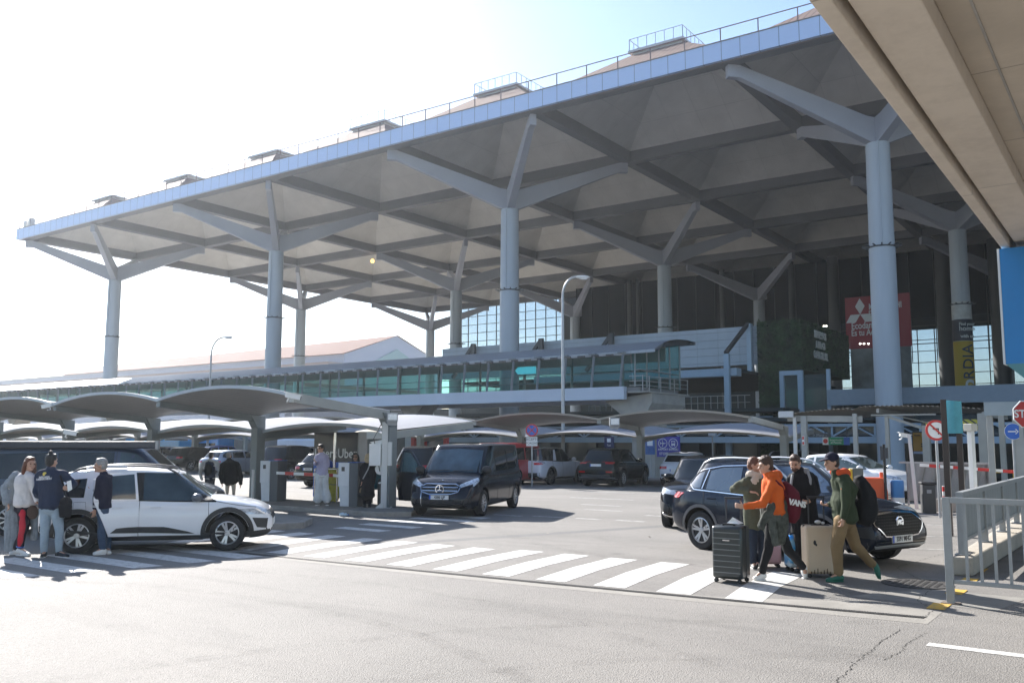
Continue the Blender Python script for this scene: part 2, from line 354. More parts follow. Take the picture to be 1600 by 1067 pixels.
for cx, cy, R_, a0, a1 in [(-4,24,11,200,262),(-4,24,12.6,198,264),(-9,-2,9.5,60,128),(-9,-2,11.2,58,126),(-14,30,16,270,318),(-14,30,17.6,270,318),(2,2,8,120,190),(2,2,9.6,118,186),(-6,20,5,225,300),(-6,20,6.5,225,300)]:
    P = []
    for i in range(31): a = radians(a0+(a1-a0)*i/30); P.append([(cx+(R_-.1)*cos(a), cy+(R_-.1)*sin(a), .0015), (cx+(R_+.1)*cos(a), cy+(R_+.1)*sin(a), .0015)])
    z.grid(P)
tag(z.build('tyre_marks', TM), kind='structure')
z = MB(); strip(z, [(-12.4,12.2),(-12.0,12.2),(-9,20),(-9.4,20.1)], .001)
tag(z.build('asphalt_patch', mat('patch_asphalt', (.135,.132,.13), .85, var=.15, vs=9, bump=.4, bs=90)), kind='structure')
# kerbed islands
KERB = mat('kerb_stone', (.3,.28,.25), .85, var=.18, vs=4, bump=.3, bs=40)
def island(name, pts, h=.13):
    k = MB(); k.prism([(x, y, -.02) for x, y in pts], (0, 0, h+.02)); o = k.build(name, [KERB], None, 0, .02); tag(o, kind='structure')
    c = Vector((sum(p[0] for p in pts)/len(pts), sum(p[1] for p in pts)/len(pts), 0)); q = MB()
    ins = [Vector((x, y, 0))+(c-Vector((x, y, 0))).normalized()*.2 for x, y in pts]
    q.add([(p.x, p.y, h+.004) for p in ins], [tuple(range(len(ins)))]); tag(q.build('island_paving', CB), kind='structure')
island('traffic_island', [(-27,17.65),(-16.9,17.3),(-16.3,17.5),(-15.95,18.0),(-16.3,18.7),(-17.2,19.2),(-24,19.6),(-27,19.6)])
island('kerb_island', [(-24,15.2),(-16.2,13.4),(-15.75,13.6),(-15.7,14.1),(-16.4,15.0),(-24,16.6)], .14)
island('parking_kerb', [(-10.2,36.6),(-4.2,34.2),(-3.6,34.6),(-3.6,38),(-8,40.5)], .14)
# ============================================================ TERMINAL
s_ = 17.0; RX = -7.417*s_; RY = 3.596*s_; RZ = 1.628*s_+CAMH      # roof grid origin (node 0,0) and beam underside height
def nod(i, j): return RX+i*s_, RY+j*s_
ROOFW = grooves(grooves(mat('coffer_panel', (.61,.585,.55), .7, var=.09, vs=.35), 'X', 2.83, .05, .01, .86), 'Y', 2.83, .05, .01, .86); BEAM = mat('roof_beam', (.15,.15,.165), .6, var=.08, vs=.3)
STEEL = mat('column_paint', (.4,.45,.51), .5, var=.08, vs=.8, streak=True)
FASC = grooves(mat('fascia_panel', (.48,.6,.82), .5, metal=.3), 'X', 1.42, .05, .02, .45)
SEAM = grooves(mat('standing_seam', (.27,.19,.16), .85, var=.08, spec=.15), 'X', .55, .08, .06, .5)
T = thing('terminal_building', 'huge airport terminal with flat coffered roof on tall branching grey columns', 'airport terminal', (RX+4*s_, RY, 0))
ox, oy = RX+4*s_, RY
def N(i, j): x, y = nod(i, j); return x-ox, y-oy
NI, NJ = 9, 5
b = MB()
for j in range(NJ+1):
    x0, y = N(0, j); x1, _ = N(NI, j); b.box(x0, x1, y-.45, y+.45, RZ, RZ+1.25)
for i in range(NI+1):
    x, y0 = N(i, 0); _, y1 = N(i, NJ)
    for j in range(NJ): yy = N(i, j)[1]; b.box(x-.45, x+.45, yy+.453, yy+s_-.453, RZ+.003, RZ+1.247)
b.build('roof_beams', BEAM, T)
c = MB(); hr = 2.3; zt = RZ+4.75; hq = 2.0; zq = RZ+5.3; LIDM = mat('skylight_ceiling', (.85,.84,.8), .6)  # lid's pale colour stands in for daylight entering; the skin above is opaque
for i in range(NI):
    for j in range(NJ):
        x, y = N(i, j); xa, xb, ya, yb = x+.3, x+s_-.3, y+.3, y+s_-.3; cx, cy = x+s_/2, y+s_/2
        lo = [(xa,ya,RZ+1.0),(xb,ya,RZ+1.0),(xb,yb,RZ+1.0),(xa,yb,RZ+1.0)]; hi = [(cx-hq,cy-hq,zq),(cx+hq,cy-hq,zq),(cx+hq,cy+hq,zq),(cx-hq,cy+hq,zq)]
        c.add(lo+hi, [(0,1,5,4),(1,2,6,5),(2,3,7,6),(3,0,4,7)])
        lid = MB(); lid.add([(p[0],p[1],zq-.02) for p in hi], [(0,1,2,3)]); lid.build('skylight_ceiling', LIDM, T)
c.build('coffered_ceiling', ROOFW, T)
# outer roof skin
r = MB(); ro = .55
for i in range(NI):
    for j in range(NJ):
        x, y = N(i, j); xa, xb, ya, yb = x, x+s_, y, y+s_; cx, cy = x+s_/2, y+s_/2; h2 = hr+.25
        lo = [(xa,ya,RZ+1.42),(xb,ya,RZ+1.42),(xb,yb,RZ+1.42),(xa,yb,RZ+1.42)]; hi = [(cx-h2,cy-h2,zt+.9),(cx+h2,cy-h2,zt+.9),(cx+h2,cy+h2,zt+.9),(cx-h2,cy+h2,zt+.9)]
        r.add(lo+hi, [(0,1,5,4),(1,2,6,5),(2,3,7,6),(3,0,4,7),(4,5,6,7)])
r.build('roof_skin', SEAM, T)
x0, y0 = N(0, 0); x1, y1 = N(NI, NJ)
f = MB(); f.box(x0-.75, x1, y0-.9, y0-.6, RZ+.05, RZ+1.45); f.box(x0-.75, x0-.451, y0-.597, y1, RZ+.05, RZ+1.45)
f.build('fascia', FASC, T)
f = MB(); f.box(x0-.74, x1, y0-.598, y0-.455, RZ+.02, RZ+.3); f.box(x0-.8, x1, y0-.95, y0-.3, RZ+1.452, RZ+1.52)
f.build('fascia_trim', mat('fascia_trim', (.22,.2,.2), .6), T)
f = MB(); zr = RZ+1.52
n = int((x1-x0)/2.85)
for k in range(n+1): f.box(x0-.7+k*2.85, x0-.7+k*2.85+.07, y0-.6, y0-.53, zr, zr+1.1)
f.box(x0-.7, x1, y0-.6, y0-.54, zr+1.1, zr+1.16)
for k in range(20): f.box(x0-.7, x0-.64, y0-.5+k*4, y0-.44+k*4, zr, zr+1.1)
f.build('roof_railing', mat('railing_brown', (.22,.17,.17), .5), T)
SKY = mat('skylight_box', (.5,.52,.54), .4, var=.05)
for i in range(NI):
    for j in range(2 if i < 7 else 1):
        x, y = N(i, j); cx, cy = x+s_/2, y+s_/2; k = MB(); h3 = 2.6
        k.box(cx-2.3, cx+2.3, cy-2.3, cy+2.3, zt+.93, zt+1.2); k.box(cx-h3, cx+h3, cy-h3, cy+h3, zt+1.203, zt+1.4)
        o = k.build('skylight', SKY, T)
        q = MB(); zz = zt+1.4
        for a in range(7):
            t = -h3+.1+a*(2*h3-.2)/6
            for (px, py) in ((t,-h3+.1),(t,h3-.1),(-h3+.1,t),(h3-.1,t)): q.cbox((cx+px, cy+py, zz+.5), (.04,.04,1.0))
        for e in (-1, 1):
            q.box(cx-h3+.1, cx+h3-.1, cy+e*(h3-.1)-.025, cy+e*(h3-.1)+.025, zz+1.0, zz+1.04); q.box(cx+e*(h3-.1)-.025, cx+e*(h3-.1)+.025, cy-h3+.14, cy+h3-.14, zz+1.001, zz+1.039)
        q.build('railing', K['galv'], o)
# columns with four branching arms
ARM = mat('arm_paint', (.33,.35,.41), .5, var=.05, vs=.4)
def column(i, j, base=-1.4):
    x, y = N(i, j); x += s_/2; y += s_/2; top = RZ-5.25; k = MB()
    ring = RZ-13.2
    k.lathe([(.93,base),(.93,ring),(.9,ring+.02),(.86,top-.05),(.8,top)], 40, (x, y, 0))
    k.box(x+.2, x+.26, y-.95, y-.86, ring, top)          # cable duct
    o = k.build('column', STEEL, T, 40)
    q = MB(); q.lathe([(.94,ring-.06),(.98,ring-.05),(.98,ring+.05),(.94,ring+.06)], 40, (x, y, 0))
    for a in range(14):
        t = 2*pi*a/14; q.bar((x+cos(t), y+sin(t), ring), (x+cos(t)*1.4, y+sin(t)*1.4, ring+.1), .1, .05)
    q.build('bird_guard', K['dark'], o, 40)
    for dx in (-1, 1):
        for dy in (-1, 1):
            a = MB(); d = Vector((dx, dy, 0)).normalized(); n_ = Vector((-d.y, d.x, 0))*.36; L_ = s_/2*sqrt(2)-.15
            c0 = Vector((x, y, 0)); p = c0+d*.1; e = c0+d*L_; e2 = c0+d*(L_-.9)
            prof = [(p, top-.02), (c0+d*.75, top+.02), (e2, RZ-.95), (e, RZ-.95), (e, RZ+.05), (e2, RZ-.02), (c0+d*1.0, top+2.0), (p, top+1.9)]
            poly = [Vector((q_.x, q_.y, z_)) for q_, z_ in prof]
            tw = [n_*1.0, n_*1.0, n_*.75, n_*.75, n_*.75, n_*.75, n_*1.0, n_*1.0]
            m_ = len(poly); A = [v-t_ for v, t_ in zip(poly, tw)]; B = [v+t_ for v, t_ in zip(poly, tw)]
            a.add(A+B, [tuple(range(m_-1,-1,-1)), tuple(range(m_, 2*m_))]+[(u,(u+1)%m_,m_+(u+1)%m_,m_+u) for u in range(m_)])
            a.build('arm', ARM, o)
    return o
colobj = {}
for j in (0, 2, 4):
    for i in (0, 2, 4, 6, 8): colobj[i, j] = column(i, j)
# banner-wrapped column (advertising sleeve) on column (6,2)
x, y = N(6, 2); x += s_/2; y += s_/2
def sleeve(z0, z1, m_, nm):
    k = MB(); k.lathe([(.955,z0),(.955,z1)], 48, (x, y, 0)); return k.build(nm, m_, colobj[6, 2], 40)
def colz(py): return onY(1497, py, RY+2.5*s_-.9).z
sleeve(colz(635), colz(533), mat('banner_yellow', (.42,.3,.03), .7), 'advertising_sleeve')
sleeve(colz(532.5), colz(499), mat('banner_navy', (.03,.035,.05), .6), 'advertising_sleeve')
sleeve(colz(498.5), colz(471), mat('banner_white', (.5,.52,.52), .6, var=.3, vs=.8), 'advertising_sleeve')
Rv = rotXZ(YAW) @ Matrix.Rotation(pi/2, 3, 'Z')
vd = Vector((sin(YAW-.03), -cos(YAW-.03), 0)); pc = Vector((x, y, 0))+vd*1.0
INK = mat('banner_ink', (.03,.05,.08), .6); PALE = mat('banner_pale', (.55,.6,.6), .6)
def coltext(s, py, size, m_, R=None, sx=1.0, dx=0.0):
    text('lettering', s, size, m_, colobj[6, 2], pc+Vector((cos(YAW)*dx, sin(YAW)*dx, colz(py))), R or rotXZ(YAW), .01, 'CENTER', .01, sx)
for ch, py in (('R',586),('D',569),('I',557),('A',546)): coltext(ch, py, 1.55, INK, Rv)
coltext('S', 612, 3.2, PALE, None, .75)
coltext('Find your', 507, .42, PALE); coltext('home', 514, .72, PALE); coltext('with us', 526, .48, PALE)
# ---- upper façade: dark deep interior, far glazing with sky seen through
YB = RY+NJ*s_+3
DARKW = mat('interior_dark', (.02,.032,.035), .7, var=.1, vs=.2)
def LX(X): return X-ox
def LY(Y): return Y-oy
zw0 = onY(1450, 620, YB).z; zw1 = onY(1450, 514, YB).z
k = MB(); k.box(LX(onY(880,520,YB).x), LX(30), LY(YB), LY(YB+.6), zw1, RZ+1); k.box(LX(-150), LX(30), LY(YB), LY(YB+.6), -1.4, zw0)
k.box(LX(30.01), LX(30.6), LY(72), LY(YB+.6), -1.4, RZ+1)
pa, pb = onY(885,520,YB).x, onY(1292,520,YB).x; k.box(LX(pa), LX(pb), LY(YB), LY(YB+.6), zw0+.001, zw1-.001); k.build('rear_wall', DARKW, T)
k = MB()
for q in range(0, 62): xx = -122+q*2.45; k.box(LX(xx), LX(xx+.12), LY(YB+.1), LY(YB+.3), zw0, RZ+1)
zz = zw0
while zz < RZ: k.box(LX(-122), LX(30), LY(YB+.12), LY(YB+.28), zz, zz+.1); zz += 1.75
k.build('curtain_wall_frame', K['dark'], T)
k = MB(); k.box(LX(-122), LX(29), LY(YB+.19), LY(YB+.21), zw0, RZ+.9)
k.build('curtain_wall_glass', glass('far_glass', (.7,.76,.8), .85), T)
# dark floor slabs and mid-depth façade frame
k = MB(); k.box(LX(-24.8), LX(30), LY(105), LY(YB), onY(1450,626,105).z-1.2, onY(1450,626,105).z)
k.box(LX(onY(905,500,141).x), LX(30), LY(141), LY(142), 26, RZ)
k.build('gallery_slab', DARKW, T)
MUL = mat('facade_post', (.055,.06,.065), .5)
for px, wd in ((1306,1.3), (1479,1.6), (1566,1.8), (1131,.7), (1240,.7), (985,.7), (998,.5)):
    p = onY(px, 560, 136); k = MB(); k.lathe([(wd*.62, -1.4), (wd*.62, RZ)], 20, (LX(p.x), LY(136), 0)); k.build('facade_post', MUL, T, 40)
k = MB()
for q in range(26): zq = zw1-1+q*.0
xg = onY(900,500,138).x
for q in range(0, int((30-xg)/3.3)): xx = xg+q*3.3; k.box(LX(xx), LX(xx+.1), LY(138), LY(138.2), 13.5, RZ)
for q in range(2): k.box(LX(xg), LX(30), LY(138.02), LY(138.18), 16+q*2.6, 16.12+q*2.6)
k.build('upper_glazing_bars', K['dark'], T)
k = MB(); k.box(LX(xg), LX(30), LY(138.25), LY(138.3), 19.8, RZ); k.build('upper_glass', glass('smoked_glass', (.03,.04,.045), .3, .05, 1.2), T)
# ---- forecourt level: balcony slab, truss and dark undercroft
YT = 72.0; BLU = mat('balcony_blue_grey', (.2,.25,.3), .5, var=.06); LB = mat('truss_blue', (.36,.46,.56), .45, var=.05)
za, zb_ = onY(1450, 604, YT).z, onY(1450, 630, YT).z
xs_ = onY(1292,610,YT).x; k = MB(); k.box(LX(xs_), LX(25), LY(YT), LY(YT+1), zb_, za); k.box(LX(xs_), LX(25), LY(YT+1.002), LY(104), zb_+.4, za-.1); k.build('balcony_slab', BLU, T)
z1, z2, z3 = onY(1300, 664, YT).z, onY(1300, 682, YT).z, onY(1300, 692, YT).z
k = MB(); k.box(LX(-62), LX(25), LY(YT-.2), LY(YT+.3), z3, z2); k.box(LX(-62), LX(25), LY(YT-.15), LY(YT+.25), z1-.12, z1+.1)
k.build('walkway_truss', LB, T)
k = MB(); q = 0; xx = -62
while xx < 22:
    k.bar((LX(xx), LY(YT), z2), (LX(xx+1.6), LY(YT), z1), .1, .12); k.bar((LX(xx+1.6), LY(YT), z1), (LX(xx+3.2), LY(YT), z2), .1, .12); k.box(LX(xx)-.07, LX(xx)+.07, LY(YT-.05), LY(YT+.05), z2, z1); xx += 3.2
k.build('truss_diagonals', LB, T)
k = MB(); k.box(LX(-62), LX(25), LY(YT+.35), LY(YT+.5), z2+.1, z1-.1); k.build('truss_glazing', glass('truss_glass', (.35,.45,.5), .6), T)
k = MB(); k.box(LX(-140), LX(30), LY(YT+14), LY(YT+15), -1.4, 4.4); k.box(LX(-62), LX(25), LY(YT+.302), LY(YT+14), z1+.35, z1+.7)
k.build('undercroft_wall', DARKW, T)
k = MB()
for q in range(14):
    xx = -60+q*6; k.box(LX(xx), LX(xx+.25), LY(YT+13.7), LY(YT+13.95), -1.3, 3)
    k.box(LX(xx+1), LX(xx+4.5), LY(YT+13.8), LY(YT+13.9), -.9, 2.4)
k.build('shopfront_glass', mat('shopfront', (.07,.09,.1), .12, coat=.5), T)
# grey block clad wall
WALL = grooves(mat('block_wall', (.42,.48,.55), .7, var=.08, vs=.5), 'Z', .72, .04, .02, .72)
k = MB(); k.box(LX(-66.5), LX(-28.9), LY(80), LY(80.6), 9.1, 12.65); grooves(WALL, 'X', 2.1, .04, .02, .85); k.build('block_wall', WALL, T)
for px in (728, 833, 942):
    k = MB(); p = onY(px, 545, 79); k.bar((LX(p.x)-2.2, LY(79.4), 9.2), (LX(p.x)+.6, LY(79.4), 12.6), .3, .35); k.box(LX(p.x)+.5, LX(p.x)+1.0, LY(79.2), LY(79.6), 11.6, 12.9); k.build('wall_brace', MUL, T)
k = MB(); k.bar((LX(onY(1134,600,74).x), LY(74.1), onY(1132,552,74).z), (LX(-29.7), LY(79.4), 12.8), .3, .3); k.build('wall_brace', MUL, T)
k = MB(); xp = onY(1132,600,74).x; k.box(LX(xp), LX(xp+.45), LY(73.9), LY(74.3), -1.3, onY(1132,553,74).z); k.box(LX(-29.8), LX(-29.4), LY(79.2), LY(79.8), 8.3, 12.8); k.build('steel_post', LB, T)
k = MB(); k.box(LX(-50), LX(onY(1151,580,74.4).x), LY(74.4), LY(75.5), onY(1100,589,74.4).z, onY(1100,577,74.4).z); k.build('landing_beam', LB, T)
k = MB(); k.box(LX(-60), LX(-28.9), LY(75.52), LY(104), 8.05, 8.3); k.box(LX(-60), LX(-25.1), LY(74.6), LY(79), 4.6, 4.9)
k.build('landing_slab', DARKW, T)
k = MB()
for q in range(26):
    xx = -44+q*.62; k.box(LX(xx), LX(xx)+.05, LY(74.9), LY(74.95), 4.9, 6.0)
k.box(LX(-44), LX(-28), LY(74.9), LY(74.95), 6.0, 6.06); k.box(LX(-44), LX(-28), LY(74.9), LY(74.94), 5.4, 5.44); k.build('landing_railing', K['galv'], T)
k = MB(); k.box(LX(-42), LX(-26), LY(74.5), LY(74.8), 3.4, 4.2); k.build('landing_fascia', BLU, T)
# living green wall and its lettering
GREEN = mat('green_wall', (.02,.045,.015), .9, var=0, bump=1.0, bs=6)
nt_ = GREEN.node_tree; b_ = nt_.nodes['Principled BSDF']; tc = nt_.nodes.new('ShaderNodeTexCoord'); nn = nt_.nodes.new('ShaderNodeTexNoise'); nn.inputs['Scale'].default_value = 1.1; nn.inputs['Detail'].default_value = 10; nn.inputs['Roughness'].default_value = .7
nt_.links.new(tc.outputs['Object'], nn.inputs['Vector']); cr = nt_.nodes.new('ShaderNodeValToRGB'); cr.color_ramp.elements[0].position = .38; cr.color_ramp.elements[0].color = (.012,.022,.012,1); cr.color_ramp.elements[1].position = .7; cr.color_ramp.elements[1].color = (.035,.085,.03,1)
nt_.links.new(nn.outputs['Fac'], cr.inputs[0]); nt_.links.new(cr.outputs[0], b_.inputs['Base Color'])
k = MB(); k.box(LX(-28.88), LX(-24.9), LY(79.4), LY(95), 8.4, 12.9); k.box(LX(-28.88), LX(-27), LY(79.5), LY(94), -1.3, 8.39)
gw = k.build('green_wall', GREEN, T)
lf = MB(); random.seed(4)
for q in range(2600):
    if q % 2: p = Vector((random.uniform(-28.8,-24.9), 79.4, random.uniform(8.5,12.9))); nrm = Vector((0,-1,0))
    elif q % 4: p = Vector((random.uniform(-28.8,-27), 79.5, random.uniform(0,8.4))); nrm = Vector((0,-1,0))
    else: p = Vector((-24.9, random.uniform(79.4,95), random.uniform(8.5,12.9))); nrm = Vector((1,0,0))
    d = Vector((random.gauss(0,1), random.gauss(0,1), random.gauss(0,1))).normalized(); u = (nrm*.8+d).normalized()*random.uniform(.12,.45); v = u.cross(d).normalized()*random.uniform(.04,.12)
    a = Vector((LX(p.x), LY(p.y), p.z)); lf.add([a-v, a+u*.5-v*.4, a+u, a+v], [(0,1,2,3)])
lf.build('leaves', GREEN, gw)
SIL = mat('silver_letters', (.7,.7,.66), .4)
for s, zz in (('BIENVENIDOS', 11.9), ('A MALAGA', 10.95), ('COSTA DEL SOL', 10.0)):
    text('lettering', s, .95, SIL, gw, (LX(-24.8), LY(84.9), zz), rotXZ(pi/2), .03, 'CENTER', .02, .62)
k = MB(); k.box(LX(-26.8), LX(-26.45), LY(79), LY(79.35), -1.3, 8.3); k.box(LX(-25.2), LX(-24.75), LY(79), LY(79.35), -1.3, 8.3); k.box(LX(-26.45), LX(-25.2), LY(79.02), LY(79.33), 7.9, 8.3)
k.box(LX(-22.7), LX(-22.4), LY(79), LY(79.3), -1.3, 8.3)
k.build('lift_frame', LB, T)
k = MB(); k.box(LX(-26.4), LX(-22.7), LY(79.4), LY(79.45), 4.3, 7.9); k.build('lift_glass', glass('lift_glass', (.5,.62,.62), .75), T)
# big posters hanging in the hall
REDP = mat('poster_red', (.2,.012,.02), .6)
p0 = onY(1323, 546, 100); p1 = onY(1421, 457, 100)
ad = thing('advertising_banner', 'huge red advertising banner with three white diamonds hanging inside the terminal', 'banner', (0, 100, 0))
k = MB(); k.box(p0.x, p1.x, 0, .08, p0.z, p1.z); k.build('red_panel', REDP, ad)
PW = mat('poster_white', (.5,.5,.5), .6)
k = MB(); k.box(p0.x+.4, p1.x-.1, 0, .08, onY(1421,618,100).z, p0.z-.003)
pm = mat('poster_photo', (.2,.24,.25), .6, var=.9, vs=.33, col2=(.05,.05,.05)); k.build('photo_panel', pm, ad)
dm = MB(); cx = p0.x+1.55; cz = p1.z-1.9; e = .5
def rh(a):
    u = Vector((cos(a), 0, sin(a)))*e*1.0; 
    v1 = Vector((cos(a-pi/6), 0, sin(a-pi/6)))*1.05*.95; v2 = Vector((cos(a+pi/6), 0, sin(a+pi/6)))*1.05*.95; o_ = Vector((cx, -.02, cz))
    dm.prism([o_, o_+v1, o_+v1+v2, o_+v2], (0, .015, 0))
for a in (pi/2, pi/2+2*pi/3, pi/2-2*pi/3): rh(a)
dm.build('diamond_emblem', PW, ad)
for s, px_, py_, sz in (('MITSUBISHI', 1357, 480, 1.15), ('ELECTRIC', 1357, 491, 1.15), ('Ecodan', 1330, 510, 1.3), ('Es tu Aerotermia', 1330, 521, 1.2)):
    q = onY(px_, py_, 99.95); text('lettering', s, sz*.8, PW, ad, (q.x, -.03, q.z), None, .01, 'LEFT', .012, .72)
# interior downlights: lit spots
LIT = mat('lit_spot', (1,1,.95), .5, emis=(1,.95,.85), estr=2.5)
for px, py in ((1344,537), (1350,537), (1357,537), (1287,509.5), (1291,509.5)):
    p = onY(px, py, 98); k = MB(); k.ell((p.x, 0, p.z), (.11,.11,.09), 8, 6); o = k.build('spotlight', LIT); o.location = (0, 98, 0); tag(o, 'tiny lit white spotlight glowing inside the dark terminal hall', 'spotlight', 'lit spotlights in the terminal hall')
p = onY(582, 408, RY+s_*2); k = MB(); k.ell((0,0,0), (.28,.28,.3), 12, 8); o = k.build('roof_lamp', mat('amber_lamp', (1,.6,.1), .4, emis=(1,.55,.12), estr=1.6)); o.location = p
tag(o, 'small glowing amber lamp under the roof beams at the end of an arm', 'lamp')
# small hut on roof corner
k = MB(); k.box(-.5, .3, 0, .6, 0, 1.3); k.box(.8, 1.5, 0, .6, 0, 1.5); o = k.build('roof_unit', K['offwhite']); o.location = (RX-.3, RY, RZ+1.53); tag(o, 'small pale cabinets on the far left corner of the terminal roof', 'roof unit')
# ============================================================ GLASS WALKWAY
W = thing('glass_walkway', 'long elevated glass footbridge with curved blue grey roof in front of the columns', 'footbridge', (-29.5, 56, 0))
def wx(X): return X+29.5
XL, XR = -190.0, -29.5
sec = [(0,8.3),(.9,8.62),(2,8.95),(3.2,9.22),(4.6,9.42),(6,9.55),(7.4,9.62),(9.2,9.65)]
ROOFB = mat('walkway_roof', (.3,.34,.39), .45, metal=.3, var=.06, vs=.3)
grooves(ROOFB, 'X', .6, .04, .02, .8)
k = MB(); P = []
for (y, z_) in sec: P.append([(wx(XL), y, z_), (wx(XR-1.2), y, z_), (wx(XR+1.9-.11*y), y, z_+.05)])
for (y, z_) in reversed(sec): P.append([(wx(XL), y, z_-.2), (wx(XR-1.2), y, z_-.2), (wx(XR+1.9-.11*y), y, z_-.15)])
P.append(P[0]); k.grid(P); k.build('curved_roof', ROOFB, W, 30)
k = MB(); k.box(wx(XL), wx(XR-.5), -.1, .35, 4.95, 5.85); k.box(wx(XL), wx(XR-.5), 6.6, 7.0, 4.95, 5.85); k.build('deck_beam', mat('deck_beam', (.5,.56,.66), .4, var=.04, vs=.5), W)
k = MB(); k.box(wx(XL), wx(XR+.5), .352, 6.598, 5.5, 5.8); k.build('deck', mat('deck_soffit', (.2,.2,.2), .7), W)
k = MB(); k.box(wx(XL), wx(XR-.6), -.02, .35, 8.05, 8.2); k.box(wx(XL), wx(XR-.6), 6.8, 6.9, 8.1, 9.3); k.build('gutter', K['grey'], W)
GL = glass('walkway_glass', (.5,.76,.73), .93, .02, 1.07)
k = MB(); P = [[(wx(XL), .3, 5.85), (wx(XR), .3, 5.85)], [(wx(XL), -.02, 8.02), (wx(XR), -.02, 8.02)]]; k.grid(P)
k.build('side_glass', GL, W)
k = MB(); k.grid([[(wx(XR)+.1, .35, 5.85), (wx(XR)+.6, 6.9, 5.85)], [(wx(XR)+.1, .0, 8.1), (wx(XR)+.6, 6.9, 9.3)]]); k.grid([[(wx(XL), 6.95, 5.85), (wx(XR)+.6, 6.95, 5.85)], [(wx(XL), 6.95, 9.3), (wx(XR)+.6, 6.95, 9.3)]]); k.build('end_glass', GL, W)
k = MB(); n = 0; X = XL
while X < XR-.5:
    k.bar((wx(X)-.25, .22, 5.85), (wx(X)+.2, -.12, 8.1), .15, .1); k.box(wx(X)-.25, wx(X)+.35, -.18, .0, 8.2, 8.3); X += 2.35
for z_ in (6.35, 6.85): k.box(wx(XL), wx(XR), .5, .55, z_, z_+.05)
k.box(wx(XL), wx(XR), 6.7, 6.75, 6.8, 6.86)
k.build('glazing_posts', mat('post_blue_grey', (.16,.19,.22), .5), W)
k = MB(); X = XL
while X < XR-1: k.box(wx(X), wx(X)+.55, -.16, -.021, 8.06, 8.17); X += 1.175
k.box(wx(XL), wx(XR-.6), -.021+.0, .0, 8.01, 8.05); k.build('gutter_brackets', K['dark'], W)
X = XL+1.1
while X < XR: k = MB(); k.box(wx(X), wx(X)+.14, 6.65, 6.85, 5.85, 9.0); k.build('rear_post', K['grey'], W); X += 4.7
k = MB()
for y in (.4, 2.0, 3.7, 5.3, 6.8): k.box(wx(XR)+.05+y*.07, wx(XR)+.15+y*.07, y-.05, y+.05, 5.85, 8.1+y*.17)
k.box(wx(XR)+.1, wx(XR)+.5, .4, 6.8, 7.0, 7.06)
k.build('end_frame', K['grey'], W)
k = MB()
for y in (0,.9,2.5,4.5,6.5): k.box(wx(XR)+.9+y*.06, wx(XR)+.95+y*.06, y, y+.05, 5.5, 6.6)
for z_ in (5.9,6.2,6.55): k.bar((wx(XR)+.92, 0, z_), (wx(XR)+1.35, 6.5, z_), .04, .04); k.bar((wx(XR)-.1, 0, z_), (wx(XR)+.92, 0, z_), .04, .04)
k.build('end_railing', K['galv'], W)
CONC = K['concrete']
k = MB(); k.prism([(wx(XR)-2.5, .8, 4.9), (wx(XR)+1.2, .8, 5.4), (wx(XR)+1.2, .8, 4.7), (wx(XR)+.4, .8, 3.3), (wx(XR)-.4, .8, 3.3)], (0, 5.5, 0)); k.box(wx(XR)-1.2, wx(XR)+.6, 2.4, 4.4, -1.4, 3.299); k.box(wx(XR)-.3, wx(XR)+1.3, .1, 6.9, 5.401, 5.499)
k.build('pier', CONC, W)
for X in (-52, -75, -98, -121, -144):
    k = MB(); k.box(wx(X)-.6, wx(X)+.6, 2.4, 4.4, -1.4, 4.2); k.prism([(wx(X)-.6, 2.4, 4.2), (wx(X)+.6, 2.4, 4.2), (wx(X)+1.8, 2.4, 5.4), (wx(X)-1.8, 2.4, 5.4)], (0, 2, 0)); k.build('pier', CONC, W)
k = MB(); p = onY(819, 578.5, 56.6); k.prism([(wx(p.x)-.95, .75, p.z), (wx(p.x)-.7, .75, p.z-.28), (wx(p.x)+.95, .75, p.z-.28), (wx(p.x)+.95, .75, p.z+.28), (wx(p.x)-.7, .75, p.z+.28)], (0,.06,0))
k.build('direction_sign', mat('cyan_sign', (.08,.5,.65), .4, emis=(.08,.5,.65), estr=.25), W)
# ============================================================ FAR HANGAR BUILDING
Hn = thing('hangar_building', 'distant long building with pale pink gable roof beyond the footbridge', 'building', (-174.8, 170, 0))
PINK = mat('pink_roof', (.27,.175,.145), .95, var=.05, vs=.05, spec=.05); LIL = mat('lilac_wall', (.45,.47,.55), .6)
ap = onX(622, 524, -174.8); k = MB(); zE = 25.5; ya = ap.y-170; zA = ap.z; LL = -190
k.add([(0,-1,zE),(LL,-1,zE),(LL,ya,zA-2),(0,ya,zA),(0,2*ya,zE),(LL,2*ya,zE)], [(0,3,2,1),(3,4,5,2)]); k.build('gable_roof', PINK, Hn)
k = MB(); k.add([(-.5,0,-1),(-.5,0,zE-.1),(-.5,ya,zA-.2),(-.5,2*ya,zE),(-.5,2*ya,-1),(LL,0,-1),(LL,0,zE-.1)], [(0,1,2,3,4),(0,5,6,1)]); k.build('wall', LIL, Hn)
k = MB(); k.prism([(-.4,ya*.35,3),(-.4,ya*.35,zE-3),(-.4,ya,zA-4),(-.4,2*ya*.85,zE-3),(-.4,2*ya*.85,3)], (.2,0,0)); k.build('gable_window', mat('gable_glass', (.3,.42,.42), .15), Hn)
k = MB(); k.box(LL,-.2,-6,-.01,12,zE-2.6); k.build('lower_block', mat('terracotta_wall', (.42,.32,.27), .8, var=.05, vs=.05), Hn)
Hl = thing('terminal_annex', 'low pale annex roof running behind the footbridge on the far left', 'building', (-200, 120, 0))
k = MB(); k.box(-160, 60, 0, 40, -1.3, 13.2); k.build('wall', LIL, Hl); k = MB(); k.box(-160.5, 60.5, -.6, 40, 13.2, 13.9); k.build('flat_roof', PINK, Hl)
